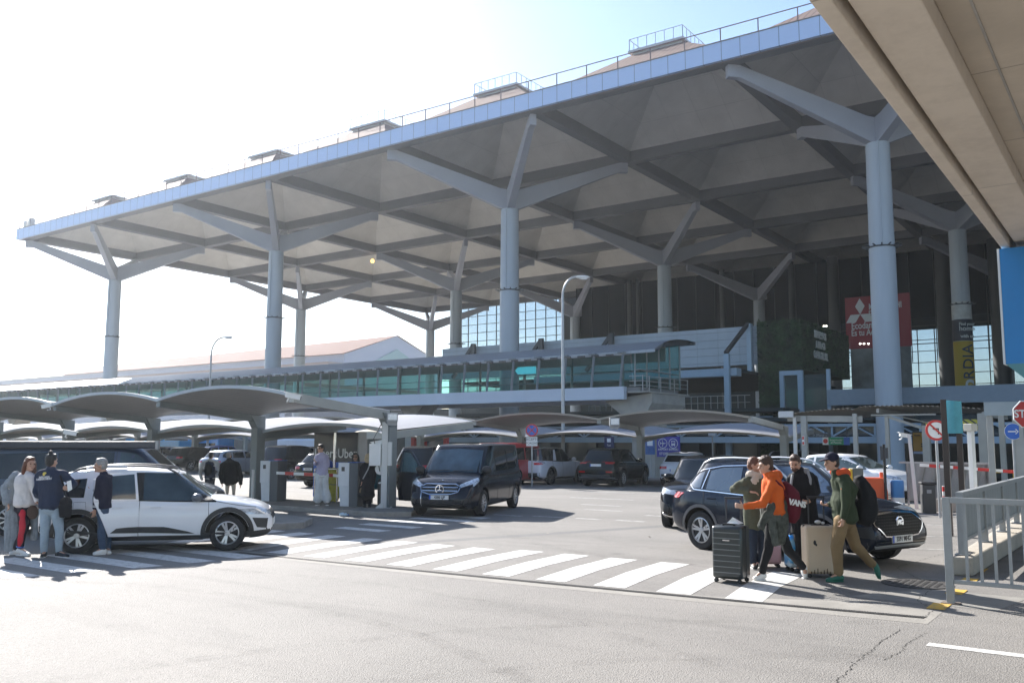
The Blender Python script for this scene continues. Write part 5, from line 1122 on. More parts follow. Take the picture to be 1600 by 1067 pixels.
# ---- 2. black people carrier facing the camera
BP = paint('car_navy_black', (.008,.011,.02), .3, .25)
WSB = mat('windscreen_blue', (.05,.09,.12), .04, spec=.6, var=.5, vs=1.6)
def van(name, label, loc, hd, pm, L=5.14, W=1.93, H=1.9, wb=3.2, fo=.90, r=.345, front=True, group=None, roofm=None, cat='van', detail=True):
    c = Car(name, label, loc, hd, L, W, H, wb, fo, r,
     [(0,.9),(.03,1.05),(.1,1.12),(3.9,1.13),(4.3,1.09),(4.7,1.0),(4.95,.88),(5.05,.78),(5.1,.65),(5.14,.5)], [(0,.45),(.08,.3),(.6,.24),(4.5,.22),(4.95,.22),(5.08,.28),(5.14,.36)],
     [(0,.88),(.05,1.04),(.5,1.08),(3.8,1.06),(4.3,1.0),(4.7,.92),(4.95,.82),(5.14,.49)], (.03,.14,3.42,4.38), pm, n=8, nose=(.22,.8), tumble=.82, flat=.55, group=group, cat=cat, roofmat=roofm, rim='many')
    c.patch('window', CG, 'S', [(.35,1.16),(1.75,1.15)], [(.42,1.66),(1.76,1.70)], 4, .004); c.patch('window', CG, 'S', [(1.86,1.15),(2.98,1.13)], [(1.88,1.70),(2.98,1.70)], 4, .004)
    c.patch('window', CGL, 'S', [(3.1,1.13),(3.6,1.11),(4.12,1.1)], [(3.1,1.69),(3.4,1.67),(4.1,1.14)], 4, .004)
    c.patch('windscreen', WSB if detail else CG, 0, [(-.78,1.13),(0,1.15),(.78,1.13)], [(-.69,1.71),(0,1.75),(.69,1.71)], 8, .005, seg=14)
    c.patch('rear_window', CG, 180, [(-.7,1.15),(.7,1.15)], [(-.64,1.66),(.64,1.66)], 4, .005)
    for xs_ in ([(3.03,.35),(3.03,1.72)], [(1.81,.35),(1.81,1.72)], [(4.1,.7),(4.05,1.1)], [(.3,1.1),(1.8,1.1)]): c.ribbon('panel_gap', SEAMM, 'S', xs_)
    c.handle([2.85, 3.2], 1.0, pm); c.mirror(4.02, 1.16, K['black'], (.1,.22,.19))
    c.arch(pm, .03, .006)
    for e in (-1, 1):
        q = [(.48*e,.74),(.84*e,.86)]; q2 = [(.52*e,.84),(.85*e,1.0)]
        c.patch('headlight', LAMPS, 0, q, q2, 3, .008)
        c.patch('headlight', LAMPS, 90*e, [(4.55,.92),(4.88,.79)], [(4.5,.99),(4.86,.9)], 2, .008)
        c.patch('tail_light', K['tail'], 180, [(.7*e,.9),(.8*e,.9)], [(.7*e,1.35),(.8*e,1.35)], 3, .008); c.patch('tail_light', K['tail'], 90*e, [(.02,.9),(.1,.9)], [(.04,1.35),(.12,1.35)], 3, .008)
    g = c.patch('grille', K['black'], 0, [(-.5,.66),(-.3,.6),(.3,.6),(.5,.66)], [(-.54,.78),(-.4,.84),(.4,.84),(.54,.78)], 3, .01)
    if detail:
        ch = K['chrome']
        for z in (.68,.76): c.ribbon('chrome_slat', ch, 0, [(-.48,z),(.48,z)], .022, .024, parent=g)
        c.ribbon('chrome_frame', ch, 0, [(-.5,.655),(-.3,.595),(.3,.595),(.5,.655),(.545,.78),(.4,.845),(-.4,.845),(-.545,.78),(-.5,.655)], .018, .022, parent=g)
        h, nr = c.hit(0, 0, .72); k = MB(); cx_ = h.x+.03
        k.rings([[(cx_+dx_, rr*cos(2*pi*a/28), .72+rr*sin(2*pi*a/28)) for a in range(28)] for rr, dx_ in ((.115,-.01),(.115,.012),(.1,.012),(.1,-.01))], False)
        for a in (pi/2, pi/2+2*pi/3, pi/2-2*pi/3): k.bar((cx_,0,.72), (cx_, .105*cos(a), .72+.105*sin(a)), .016, .018)
        k.build('star_emblem', ch, g)
        c.ribbon('chrome_strip', ch, 0, [(-.5,.64),(-.49,.3)], .02, .014)
        c.patch('air_intake', K['black'], 0, [(-.62,.33),(.62,.33)], [(-.6,.44),(.6,.44)], 2, .006)
        for e in (-1, 1): c.patch('air_intake', K['black'], 0, [(.66*e,.36),(.82*e,.4)], [(.64*e,.46),(.82*e,.52)], 2, .006)
        k = MB(); h, nr = c.hit(0, 0, .93); k.ell(h+Vector((0,0,.01)), (.03,.03,.02), 10, 6); k.build('bonnet_badge', ch, c.t)
        c.ribbon('wiper', K['black'], 0, [(-.6,1.16),(-.05,1.18)], .02, .015); c.ribbon('wiper', K['black'], 0, [(.05,1.16),(.6,1.18)], .02, .015)
    return c
hd = radians(-70); hv = Vector((cos(hd), sin(hd), 0)); lv = Vector((-sin(hd), cos(hd), 0)); P1 = Vector((-14.62,19.2,0)); fa = P1-lv*.82
loc = fa-hv*(5.14/2-.90)
c = van('people_carrier', 'shiny black people carrier with chrome grille and open side door facing the camera', loc, hd, BP)
c.plate(0, .52, '4386 LJP'); 
c.patch('roof_hatch', mat('roof_hatch', (.1,.09,.07), .5), 0, [(-.4,1.865),(.4,1.865)], [(-.4,1.88),(.4,1.88)], 1, .004)
# open front side door (left in the picture = vehicle right side)
hp = c.hit(-90, *c.cv(-90, [(4.0, .8)])[0])[0]; Rm = Matrix.Translation(hp) @ Matrix.Rotation(radians(62), 4, 'Z') @ Matrix.Translation(-hp)
def sp(x, z, off):
    h, nr = c.hit(-90, *c.cv(-90, [(x, z)])[0]); return h+nr*off
dd = doorgrid([(3.08,.32),(3.5,.32),(4.0,.34)], [(3.08,1.1),(3.5,1.1),(4.0,1.1)], 'side_door', BP, .01, c.t); dd['label'] = 'black side door swung wide open beside the mirror'
FR = mat('door_frame_dark', (.02,.03,.05), .4)
k = MB()
for a, b2 in (((3.1,1.1),(3.12,1.68)), ((3.12,1.68),(3.42,1.66)), ((3.42,1.66),(4.0,1.12))): k.bar(Rm @ sp(*a, .0), Rm @ sp(*b2, .0), .05, .05)
k.build('window_frame', FR, dd)
doorgrid([(3.12,1.12),(3.5,1.11),(3.97,1.11)], [(3.13,1.66),(3.35,1.65),(3.97,1.13)], 'door_window', glass('door_glass', (.35,.6,.68), .6), -.01, dd, 4, .004)
# ---- 3. black crossover (right) with oval grille
MB_ = paint('car_black', (.006,.0065,.008), .2, .22)
L,W,H,wb,fo,r = 4.32,1.81,1.62,2.585,.87,.345; hd = radians(-21); loc = place((-6.81,15.72,0), hd, -1, W, wb, fo, L)
BLK = paint('car_midnight', (.010,.016,.03), .3, .2)
c = Car('parked_car', 'glossy black crossover with silver roof rails and wide hexagonal grille behind the travellers', loc, hd, L, W, H, wb, fo, r,
 [(0,.7),(.03,.95),(.12,1.05),(2.9,1.08),(3.25,1.06),(3.7,1.0),(4.05,.92),(4.2,.84),(4.27,.72),(4.32,.56)], [(0,.48),(.08,.34),(.6,.25),(1,.22),(3.6,.22),(4.1,.24),(4.25,.3),(4.32,.4)],
 [(0,.68),(.05,.93),(.35,1.05),(1,1.03),(3.0,.98),(3.4,.97),(3.9,.9),(4.15,.8),(4.32,.55)], (.12,.62,2.4,3.35), BLK, n=5, nose=(.2,.8), tumble=.75, rim='double')
c.arch(mat('arch_grey', (.1,.1,.105), .5), .06, .01)
c.patch('sill_cladding', CLAD, 'S', [(1.1,.24),(3.05,.24)], [(1.1,.34),(3.05,.34)], 2, .01); c.patch('bumper_lower', CLAD, 0, [(-.72,.3),(.72,.3)], [(-.76,.42),(.76,.42)], 2, .008)
CR = K['chrome']
BLG = mat('sky_lit_glass', (.03,.05,.08), .02, coat=1, spec=1)
c.patch('window', BLG, 'S', [(.5,1.16),(.66,1.1),(.82,1.1)], [(.56,1.26),(.7,1.36),(.86,1.4)], 3, .004)
c.patch('window', BLG, 'S', [(.98,1.09),(1.3,1.07),(1.78,1.05)], [(1.02,1.42),(1.3,1.48),(1.76,1.5)], 4, .004)
c.patch('window', BLG, 'S', [(1.88,1.05),(2.5,1.03),(3.12,1.02)], [(1.86,1.5),(2.2,1.49),(3.1,1.05)], 4, .004)
c.patch('windscreen', BLG, 0, [(-.68,1.09),(0,1.1),(.68,1.09)], [(-.57,1.5),(0,1.53),(.57,1.5)], 7, .005, seg=14); c.patch('rear_window', BLG, 180, [(-.55,1.13),(.55,1.13)], [(-.48,1.46),(.48,1.46)], 4, .005)
c.ribbon('chrome_window_line', CR, 'S', [(.46,1.2),(.54,1.14),(.66,1.07),(1.3,1.045),(1.8,1.025),(2.5,1.005),(3.2,.995)], .016, .012); c.ribbon('chrome_window_line', CR, 'S', [(.46,1.2),(.62,1.36),(.8,1.43),(1.3,1.51),(1.8,1.53),(2.3,1.51)], .014, .012)
c.ribbon('chrome_window_line', CR, 'S', [(.88,1.09),(.98,1.44)], .02, .012)
for xs_ in ([(1.83,.36),(1.83,1.04)], [(3.0,.4),(3.04,.7),(3.02,.98)], [(1.18,.48),(1.0,.78),(.93,1.06)]): c.ribbon('panel_gap', SEAMM, 'S', xs_)
c.handle([1.15, 2.1], .93, BLK); c.mirror(2.95, 1.06, BLK, (.1,.2,.14)); c.rails(mat('rail_silver', (.7,.7,.7), .25, metal=.5), .55, 2.75, .6, .06)
c.patch('tail_light', K['tail'], 'S', [(.03,.9),(.3,.94)], [(.06,1.0),(.32,1.01)], 2, .01); c.patch('tail_light', K['tail'], 180, [(-.85,.9),(-.4,.9)], [(-.85,1.0),(-.4,1.0)], 2, .01); c.patch('tail_light', K['tail'], 180, [(.4,.9),(.85,.9)], [(.4,1.0),(.85,1.0)], 2, .01)
hexlo = [(-.62,.66),(-.42,.5),(0,.475),(.42,.5),(.62,.66)]; hexhi = [(-.62,.7),(-.46,.82),(0,.845),(.46,.82),(.62,.7)]
g = c.patch('grille', mat('mesh_grille', (.006,.006,.006), .6, spec=.2), 0, hexlo, hexhi, 5, .012, seg=16)
k = MB()
for i in range(-9, 10):
    for j in range(8):
        y = i*.062+(.031 if j % 2 else 0); z = .53+j*.042
        if abs(y) < .57-.5*abs(z-.67): h, nr = c.hit(0, y, z); k.ell(h+nr*.013, (.006,.02,.011), 6, 4)
k.build('grille_mesh', mat('mesh_dots', (.012,.012,.012), .5), g)
c.ribbon('chrome_frame', CR, 0, hexlo+hexhi[::-1]+[hexlo[0]], .02, .02, parent=g)
h, nr = c.hit(0, 0, .7); k = MB(); k.rings([[(h.x+.035+d_, rr*cos(pi/8+2*pi*a/8), .7+rr*sin(pi/8+2*pi*a/8)) for a in range(8)] for rr, d_ in ((.095,-.02),(.095,.0),(.082,.0),(.082,-.02))], False); k.build('octagon_badge', CR, g)
text('badge_lettering', 'MG', .1, CR, g, (h.x+.035,0,.7), rotXZ(pi/2), .006, 'CENTER', .004)
c.plate(0, .45, '5591 MHG')
c.patch('lower_silver_strip', K['galv'], 0, [(-.62,.33),(.62,.33)], [(-.66,.365),(.66,.365)], 1, .02)
for e in (-1, 1):
    c.patch('headlight', LAMPS, 0, [(.52*e,.86),(.84*e,.87)], [(.5*e,.91),(.84*e,.95)], 2, .01); c.patch('headlight', LAMPS, 90*e, [(3.9,.88),(4.14,.83)], [(3.85,.93),(4.12,.91)], 2, .01)
    c.patch('side_intake', K['black'], 0, [(.66*e,.46),(.84*e,.5)], [(.68*e,.66),(.84*e,.64)], 2, .01)
# ---- 4. dark electric crossover nose-on, behind it
L,W,H,wb,fo,r = 4.46,1.83,1.62,2.73,.86,.345; hd = radians(-74); hv = Vector((cos(hd), sin(hd), 0)); lv = Vector((-sin(hd), cos(hd), 0)); fa = Vector((-9.28,19.4,0))+lv*.78
loc = fa-hv*(L/2-fo)
SUVT = [(0,.7),(.03,.98),(.12,1.08),(3.0,1.1),(3.4,1.07),(3.9,.99),(4.2,.9),(4.34,.8),(4.41,.68),(4.46,.54)]; SUVB = [(0,.45),(.08,.33),(.6,.25),(3.7,.23),(4.2,.24),(4.38,.3),(4.46,.4)]
SUVL = [(0,.68),(.05,.96),(.4,1.06),(3.1,1.0),(3.6,.98),(4.05,.88),(4.28,.78),(4.46,.53)]
def suv(name, label, loc, hd, pm, L=4.46, W=1.83, H=1.62, wb=2.73, fo=.86, r=.345, group=None, rim='five', gl=None, roofmat=None, tail=None, far=False, cl=True, rimmat=None, gh=None):
    sx = L/4.46; sz = H/1.62
    sc = lambda P, f=1: [(x*sx, z*(1+(sz-1)*.5)) for x, z in P]
    c = Car(name, label, loc, hd, L, W, H, wb, fo, r, sc(SUVT), sc(SUVB), sc(SUVL), gh or (.1*sx,.5*sx,2.5*sx,3.42*sx), pm, n=5.5, nose=(.2,.8), tumble=.76, group=group, rim=rim, roofmat=roofmat, rimmat=rimmat)
    gl = gl or CG; zb = 1.09*(1+(sz-1)*.5); zt = H-.13; xt = (gh or (0,.5*sx,0,0))[1]
    def X(v): return v*sx
    c.patch('window', gl, 'S', [(X(.42),zb+.04),(X(.6),zb),(X(.98),zb)], [(max(X(.5),xt*.95),zt-.12),(max(X(.66),xt+.1),zt-.03),(X(1.0),zt)], 3, .004)
    c.patch('window', gl, 'S', [(X(1.08),zb),(X(1.86),zb-.02)], [(X(1.1),zt),(X(1.84),zt+.02)], 4, .004); c.patch('window', gl, 'S', [(X(1.96),zb-.02),(X(2.6),zb-.03),(X(3.16),zb-.03)], [(X(1.94),zt+.02),(X(2.35),zt),(X(3.15),zb)], 4, .004)
    c.patch('windscreen', gl, 0, [(-.7,zb),(0,zb+.01),(.7,zb)], [(-.58,zt-.0),(0,zt+.03),(.58,zt)], 6, .005, seg=12); c.patch('rear_window', gl, 180, [(-.6,zb+.03),(.6,zb+.03)], [(-.5,zt-.02),(.5,zt-.02)], 4, .005)
    for xs_ in ([(X(1.91),.36),(X(1.91),zb-.03)], [(X(3.1),.4),(X(3.12),.98)], [(X(1.22),.48),(X(1.03),.78),(X(1.0),zb)]): c.ribbon('panel_gap', SEAMM, 'S', xs_)
    c.handle([X(1.2), X(2.1)], zb-.13, pm); c.mirror(X(3.02), zb, pm, (.1,.2,.14))
    if cl: c.arch(CLAD, .05, .008); c.patch('sill_cladding', CLAD, 'S', [(X(1.15),.26),(X(3.05),.26)], [(X(1.15),.34),(X(3.05),.34)], 2, .008); c.patch('bumper_lower', CLAD, 180, [(-.78,.34),(.78,.34)], [(-.8,.55),(.8,.55)], 2, .008)
    for e in (-1, 1):
        c.patch('headlight', LAMPS, 0, [(.5*e,.76*sz),(.82*e,.8*sz)], [(.48*e,.83*sz),(.83*e,.92*sz)], 2, .01); c.patch('headlight', LAMPS, 90*e, [(X(3.98),.84*sz),(X(4.26),.76*sz)], [(X(3.92),.9*sz),(X(4.24),.86*sz)], 2, .01)
        tl = tail or ((.42,.86,.88,.99),); 
        for (a, b2, z0, z1) in tl:
            b2 = min(b2, .415*W); c.patch('tail_light', K['tail'], 180, [(a*e,z0*sz),(b2*e,z0*sz)], [(a*e,z1*sz),(b2*e,z1*sz)], 2, .01)
        c.patch('tail_light', K['tail'], 90*e, [(.02,tl[0][2]*sz),(X(.22),tl[0][2]*sz+.03)], [(.04,tl[0][3]*sz),(X(.24),tl[0][3]*sz)], 2, .01)
    return c
c = suv('parked_car', 'black crossover seen nose-on with its bonnet sticking out behind the other black crossover', loc, hd, MB_, rim='many')
c.plate(0, .5, '5186 LZK'); c.patch('grille', K['black'], 0, [(-.5,.6),(.5,.6)], [(-.52,.78),(.52,.78)], 3, .008); c.ribbon('chrome_strip', CR, 0, [(-.8,.36),(-.6,.3),(.6,.3),(.8,.36)], .025, .012)
for e in (-1, 1): c.patch('side_intake', K['black'], 0, [(.6*e,.38),(.82*e,.44)], [(.6*e,.56),(.82*e,.62)], 2, .006)
# ---- 5. parked row: white off-roader, dark SUV, white hatch, white saloon, red van
RW = paint('car_white_far', (.62,.66,.74)); DK = mat('black_roof', (.01,.012,.014), .12, coat=1)
GRP = 'cars parked in the row under the middle carports'
hd = radians(93)
c = suv('parked_car', 'white off-road car with black roof and raked white pillar parked in the middle row', place((-22.9,35.4,0), hd, -1, 1.89, 2.74, .95, 4.6), hd, RW, 4.6, 1.89, 1.72, 2.74, .92, .37, GRP, 'five', CG, DK, ((.5,.9,.86,.95),), rimmat=K['dark'], gh=(.1,.28,2.6,3.55))
c.patch('white_pillar', RW, 'S', [(1.12,1.1),(1.4,1.1)], [(1.35,1.6),(1.5,1.6)], 4, .009, seg=3)
c.patch('tail_lamp_white', LAMPS, 'S', [(.02,.96),(.36,.97)], [(.04,1.1),(.34,1.1)], 2, .014)
GB = paint('car_dark_green_black', (.012,.014,.013), .3, .25); hd = radians(97)
c = suv('parked_car', 'large dark sport utility car with glowing red tail lamps in the middle row', place((-19.35,35.8,0), hd, -1, 1.9, 2.78, .92, 4.75), hd, GB, 4.75, 1.9, 1.7, 2.78, .93, .37, GRP, 'many', CG, None, ((.45,.9,.96,1.04),(.5,.86,.6,.66)))
c.plate(180, .95, '', 0); c.ribbon('chrome_strip', CR, 'S', [(.6,1.08),(1.9,1.06),(3.2,1.04)], .016, .01); c.ribbon('chrome_strip', CR, 180, [(-.85,.42),(.85,.42)], .03, .014); c.ribbon('chrome_strip', CR, 'S', [(.03,.4),(.45,.34)], .03, .014)
hd = radians(96); p = onY(1082, 725, 37.5)
c = suv('parked_car', 'white compact hatchback with black rear window and red tail lamps beyond the black crossover', (p.x-.85, 39.1, 0), hd, RW, 4.0, 1.72, 1.52, 2.54, .8, .32, GRP, 'five', CG, None, ((.42,.8,.82,.95),), gh=(.1,.45,2.2,3.0))
c.plate(180, .72, '')
k = MB(); q = c.bvh.ray_cast(Vector((-1.5,0,5)), Vector((0,0,-1)))[0]; k.tube([q, q+Vector((-.45,0,.55))], .008, 6); k.build('aerial', K['black'], c.t)
WF = paint('car_white_right', (.78,.79,.8)); p = onY(1335, 745, 33)
hd = radians(-20); c = suv('parked_car', 'white hatchback with a long sloping windscreen beyond the man in the cap', (p.x, 33.2, 0), hd, WF, 4.3, 1.78, 1.56, 2.6, .86, .33, None, 'five', WS, None, None, cl=False, gh=(.1,.5,2.3,3.5))
p = onY(1262, 720, 44); hd = radians(-10)
suv('parked_car', 'dark car mostly hidden behind the bearded man beyond the silver roof rails', (p.x, 44, 0), hd, GB, 4.4, 1.8, 1.6, 2.6, .86, .33, None, 'five', CG, None, None, cl=False)
RV = paint('van_red', (.32,.012,.02)); p = onY(775, 760, 34)
van('red_van', 'dark red van behind the black people carrier', (onY(778,740,33.5).x, 35.0, 0), radians(95), RV, H=1.93, detail=False, group=None)
# ---- 6. dark camper van behind the white crossover
NB = paint('van_navy', (.018,.03,.06), .3, .3); hd = radians(44); h = Vector((cos(hd), sin(hd), 0)); l = Vector((-sin(hd), cos(hd), 0))
loc = Vector((-19.15,9.35,0))+l*.85+h*(2.57-1.04)
c = van('camper_van', 'dark blue camper van with a long roof awning behind the white crossover', loc, hd, NB, detail=False)
k = MB(); k.box(-2.4, 1.25, -.98, -.78, 1.78, 1.93); k.build('roof_awning', mat('awning_case', (.03,.035,.05), .35, metal=.3), c.t, 0, .02)
k = MB(); k.box(1.251, 1.3, -.985, -.775, 1.77, 1.94); k.build('awning_end', K['grey'], c.t)
# ---- 7. left background cars under the front carports
LG = 'cars parked under the left carports'
BL = paint('car_blue', (.02,.06,.28), .3); SV = paint('car_silver', (.32,.35,.4), .6, .3); DB = paint('car_dark_blue', (.02,.035,.08), .3)
spots = [(262,36,96,GB,'black estate car left of the dark carport post',4.6,1.6), (318,43,80,BL,'bright blue tall hatchback between two carport posts',4.2,1.66), (322,31.5,92,SV,'silver saloon car with red tail lamp behind the two walking men',4.5,1.48),
 (408,31,98,MB_,'large black sport utility car behind the dark carport post',4.8,1.76), (462,40,95,DB,'dark blue car left of the first taxi totem',4.4,1.6), (477,26.5,93,GB,'black saloon with a pale number plate behind the barrier arm',4.7,1.5),
 (622,25.5,100,MB_,'black sport utility car with white and red door lamps behind the cabinet pole',4.8,1.8), (690,39,90,GB,'dark car seen between the open door and the carport post',4.5,1.55), (250,48,94,SV,'grey car far under the left carports',4.4,1.5),
 (205,39,95,DB,'dark car beyond the windscreen of the camper van',4.5,1.55)]
for px, Y, hdg, m_, lab, Lc, Hc in spots:
    p = onY(px, 740, Y); cc = suv('parked_car', lab, (p.x, Y+Lc/2, 0), radians(hdg), m_, Lc, 1.82, Hc, Lc*.6, Lc*.195, .33, LG, 'five', CG, None, ((.5,.86,.84,.96),), cl=False)
    if px == 477: cc.plate(180, .78, '7318 KVC')
# ---- 8. buses
def bus(px0, Y, Lb, col, label, h=3.0, col2=None, name='bus', cat='bus', z0=-.9):
    p = onY(px0, 700, Y); t = thing(name, label, cat, (p.x, Y, z0), 0)
    m_ = paint('bus_'+str(px0), col); k = MB(); k.box(0, Lb, 0, 2.5, .35, h+.35-z0*0); k.build('body', m_, t, 0, .12)
    k = MB(); k.box(.5, Lb-.5, -.01, -.001, h*.55, h*.9); k.build('window_band', CG, t)
    if col2: k = MB(); k.prism([(Lb*.3,-.012,.6),(Lb*.95,-.012,.6),(Lb*.95,-.012,h*.88),(Lb*.42,-.012,h*.88)], (0,.01,0)); k.build('green_panel', mat('bus_green', (.01,.22,.12), .4), t)
    for x in (1.6, Lb-2): k = MB(); k.lathe([(.001,-.02),(.3,-.02),(.48,-.02),(.48,.25),(.001,.25)], 24, (x, 0, .48), 'y'); k.build('wheel', K['rubber'], t, 40)
    return t
bus(176, 60, 6.5, (.08,.5,.95), 'light blue bus at the far left beyond the carports')
bus(230, 56, 5.5, (.15,.6,.95), 'light blue bus with rounded white trim beyond the left carports', 2.6)
bus(292, 58, 5.2, (.05,.4,.9), 'deep blue coach with a white curved mark beyond the left carports', 3.0)
t = bus(432, 50, 7.5, (.6,.68,.8), 'white and green coach with pale lettering left of the taxi totems', 2.75, True)
text('lettering', 'Transfer Málaga', .3, K['white'], t, (3.9,-.02,2.0), None, .003); text('lettering', 'Andalucía', .3, K['white'], t, (3.6,-.02,1.65), None, .003)
k = MB()
for rr in (.9, .6):
    k.rings([[(6.6+q*cos(a*pi/20+pi/2), -.02+d_, .7+q*sin(a*pi/20+pi/2)) for a in range(11)] for q, d_ in ((rr,.01),(rr,-.01),(rr-.13,-.01),(rr-.13,.01))], False, False)
k.build('curved_mark', K['white'], t)
bus(352, 61, 6, (.6,.64,.75), 'pale lilac coach beyond the two walking men', 2.9)
# ============================================================ PEOPLE
FW = Vector((-sin(YAW), cos(YAW), 0)); RT = Vector((cos(YAW), sin(YAW), 0))
SKIN = mat('skin', (.5,.29,.2), .5, var=.06, vs=9); SKIN2 = mat('skin_tan', (.42,.23,.15), .5, var=.06, vs=9)
def cloth(name, col, var=.12, vs=7, col2=None): 
    m = mat(name, col, .85, var=var, vs=vs, bump=.25, bs=90, spec=.25, col2=col2); return m
DENIM = cloth('light_denim', (.3,.37,.43), .2, 5); DENIMD = cloth('dark_denim', (.055,.085,.14), .25, 5)
HB = mat('hair_brown', (.06,.03,.018), .5, var=.4, vs=22, bump=.8, bs=70); HK = mat('hair_black', (.014,.011,.01), .45, var=.4, vs=22, bump=.8, bs=70)
HG = mat('hair_grey', (.3,.29,.28), .55, var=.3, vs=22, bump=.8, bs=70); HBL = mat('hair_blonde', (.45,.34,.2), .5, var=.3, vs=22, bump=.8, bs=70); HR = mat('hair_chestnut', (.13,.045,.02), .45, var=.4, vs=22, bump=.8, bs=70)
EYE = mat('eye', (.02,.015,.012), .2); LIP = mat('lips', (.38,.14,.12), .5)
def etube(mb, pts, rad, side, n=18):
    side = Vector(side).normalized(); P = [Vector(p) for p in pts]; R = []
    P2 = [P[0]+(P[0]-P[1]).normalized()*rad[0][1]*.5]+P+[P[-1]+(P[-1]-P[-2]).normalized()*rad[-1][1]*.5]
    r2 = [(rad[0][0]*.55, rad[0][1]*.55)]+list(rad)+[(rad[-1][0]*.55, rad[-1][1]*.55)]
    for i, p in enumerate(P2):
        d = (P2[min(i+1, len(P2)-1)]-P2[max(i-1, 0)]).normalized(); a = (side-d*side.dot(d)).normalized(); b = d.cross(a)
        R.append([p+a*cos(2*pi*k/n)*r2[i][0]+b*sin(2*pi*k/n)*r2[i][1] for k in range(n)])
    mb.rings(R)
def limb(mb, pts, rad, n=14):
    P = [Vector(p) for p in pts]; Q = [P[0]]; r = [rad[0]]
    for i in range(len(P)-1):
        for t in (.33, .66, 1.0): Q.append(P[i].lerp(P[i+1], t)); r.append(rad[i]+(rad[i+1]-rad[i])*t)
    Q = [Q[0]+(Q[0]-Q[1]).normalized()*r[0]*.6]+Q+[Q[-1]+(Q[-1]-Q[-2]).normalized()*r[-1]*.6]; r = [r[0]*.55]+r+[r[-1]*.55]
    mb.tube(Q, r, n)
    for p, rr in list(zip(P, rad))[1:-1]: mb.ell(p, (rr*1.0, rr*1.0, rr*1.0), 12, 8)
def wrinkle(me, amp, sc=9, seed=0, stretch=(1,1,.55)):
    off = Vector((seed*7.3, seed*3.1, seed*1.7))
    ns = [v.normal.copy() for v in me.vertices]
    for v, n_ in zip(me.vertices, ns):
        q = Vector((v.co.x*stretch[0], v.co.y*stretch[1], v.co.z*stretch[2]))*sc+off
        a = noise.noise(q)+.5*noise.noise(q*2.1); a = (abs(a)**.8)*(1 if a > 0 else -1.4); v.co += n_*amp*a
def cutz(me, f):
    for v in me.vertices: f(v)
SEED = [0]
def solid(mb, name, m_, parent, vox=.013, amp=0, sc=9, smooth=2, st=(1,1,.55)):
    me = remesh(mb, vox, smooth); SEED[0] += 1
    if amp: wrinkle(me, amp, sc, SEED[0], st)
    me.materials.clear(); me.materials.append(m_); me.name = name; return link(name, me, parent)
def handmesh(mb, w_, d, u, curl=.5, s=1.0):
    """palm and five fingers; d finger direction, u sideways towards the thumb"""
    d = d.normalized(); u = (u-d*u.dot(d)).normalized(); n_ = d.cross(u)
    etube(mb, [w_, w_+d*.04*s, w_+d*.085*s], [(.026*s,.017*s),(.038*s,.015*s),(.036*s,.013*s)], u, 12)
    for i, (o_, L_) in enumerate(((.03,.066),(.01,.075),(-.011,.07),(-.03,.055))):
        b = w_+d*.082*s+u*o_*s; c1 = curl*.9; p1 = b+(d*cos(c1*.6)+n_*sin(c1*.6))*L_*.45*s; p2 = p1+(d*cos(c1*1.5)+n_*sin(c1*1.5))*L_*.33*s; p3 = p2+(d*cos(c1*2.3)+n_*sin(c1*2.3))*L_*.26*s
        mb.tube([b-d*.01, b, p1, p2, p3], [.009*s,.0095*s,.009*s,.0082*s,.0065*s], 8)
    b = w_+d*.025*s+u*.028*s; p1 = b+(u*.8+d*.5+n_*.3).normalized()*.035*s; p2 = p1+(u*.35+d*.8+n_*.5).normalized()*.03*s; mb.tube([b-u*.01, b, p1, p2], [.012*s,.0115*s,.0095*s,.007*s], 8)
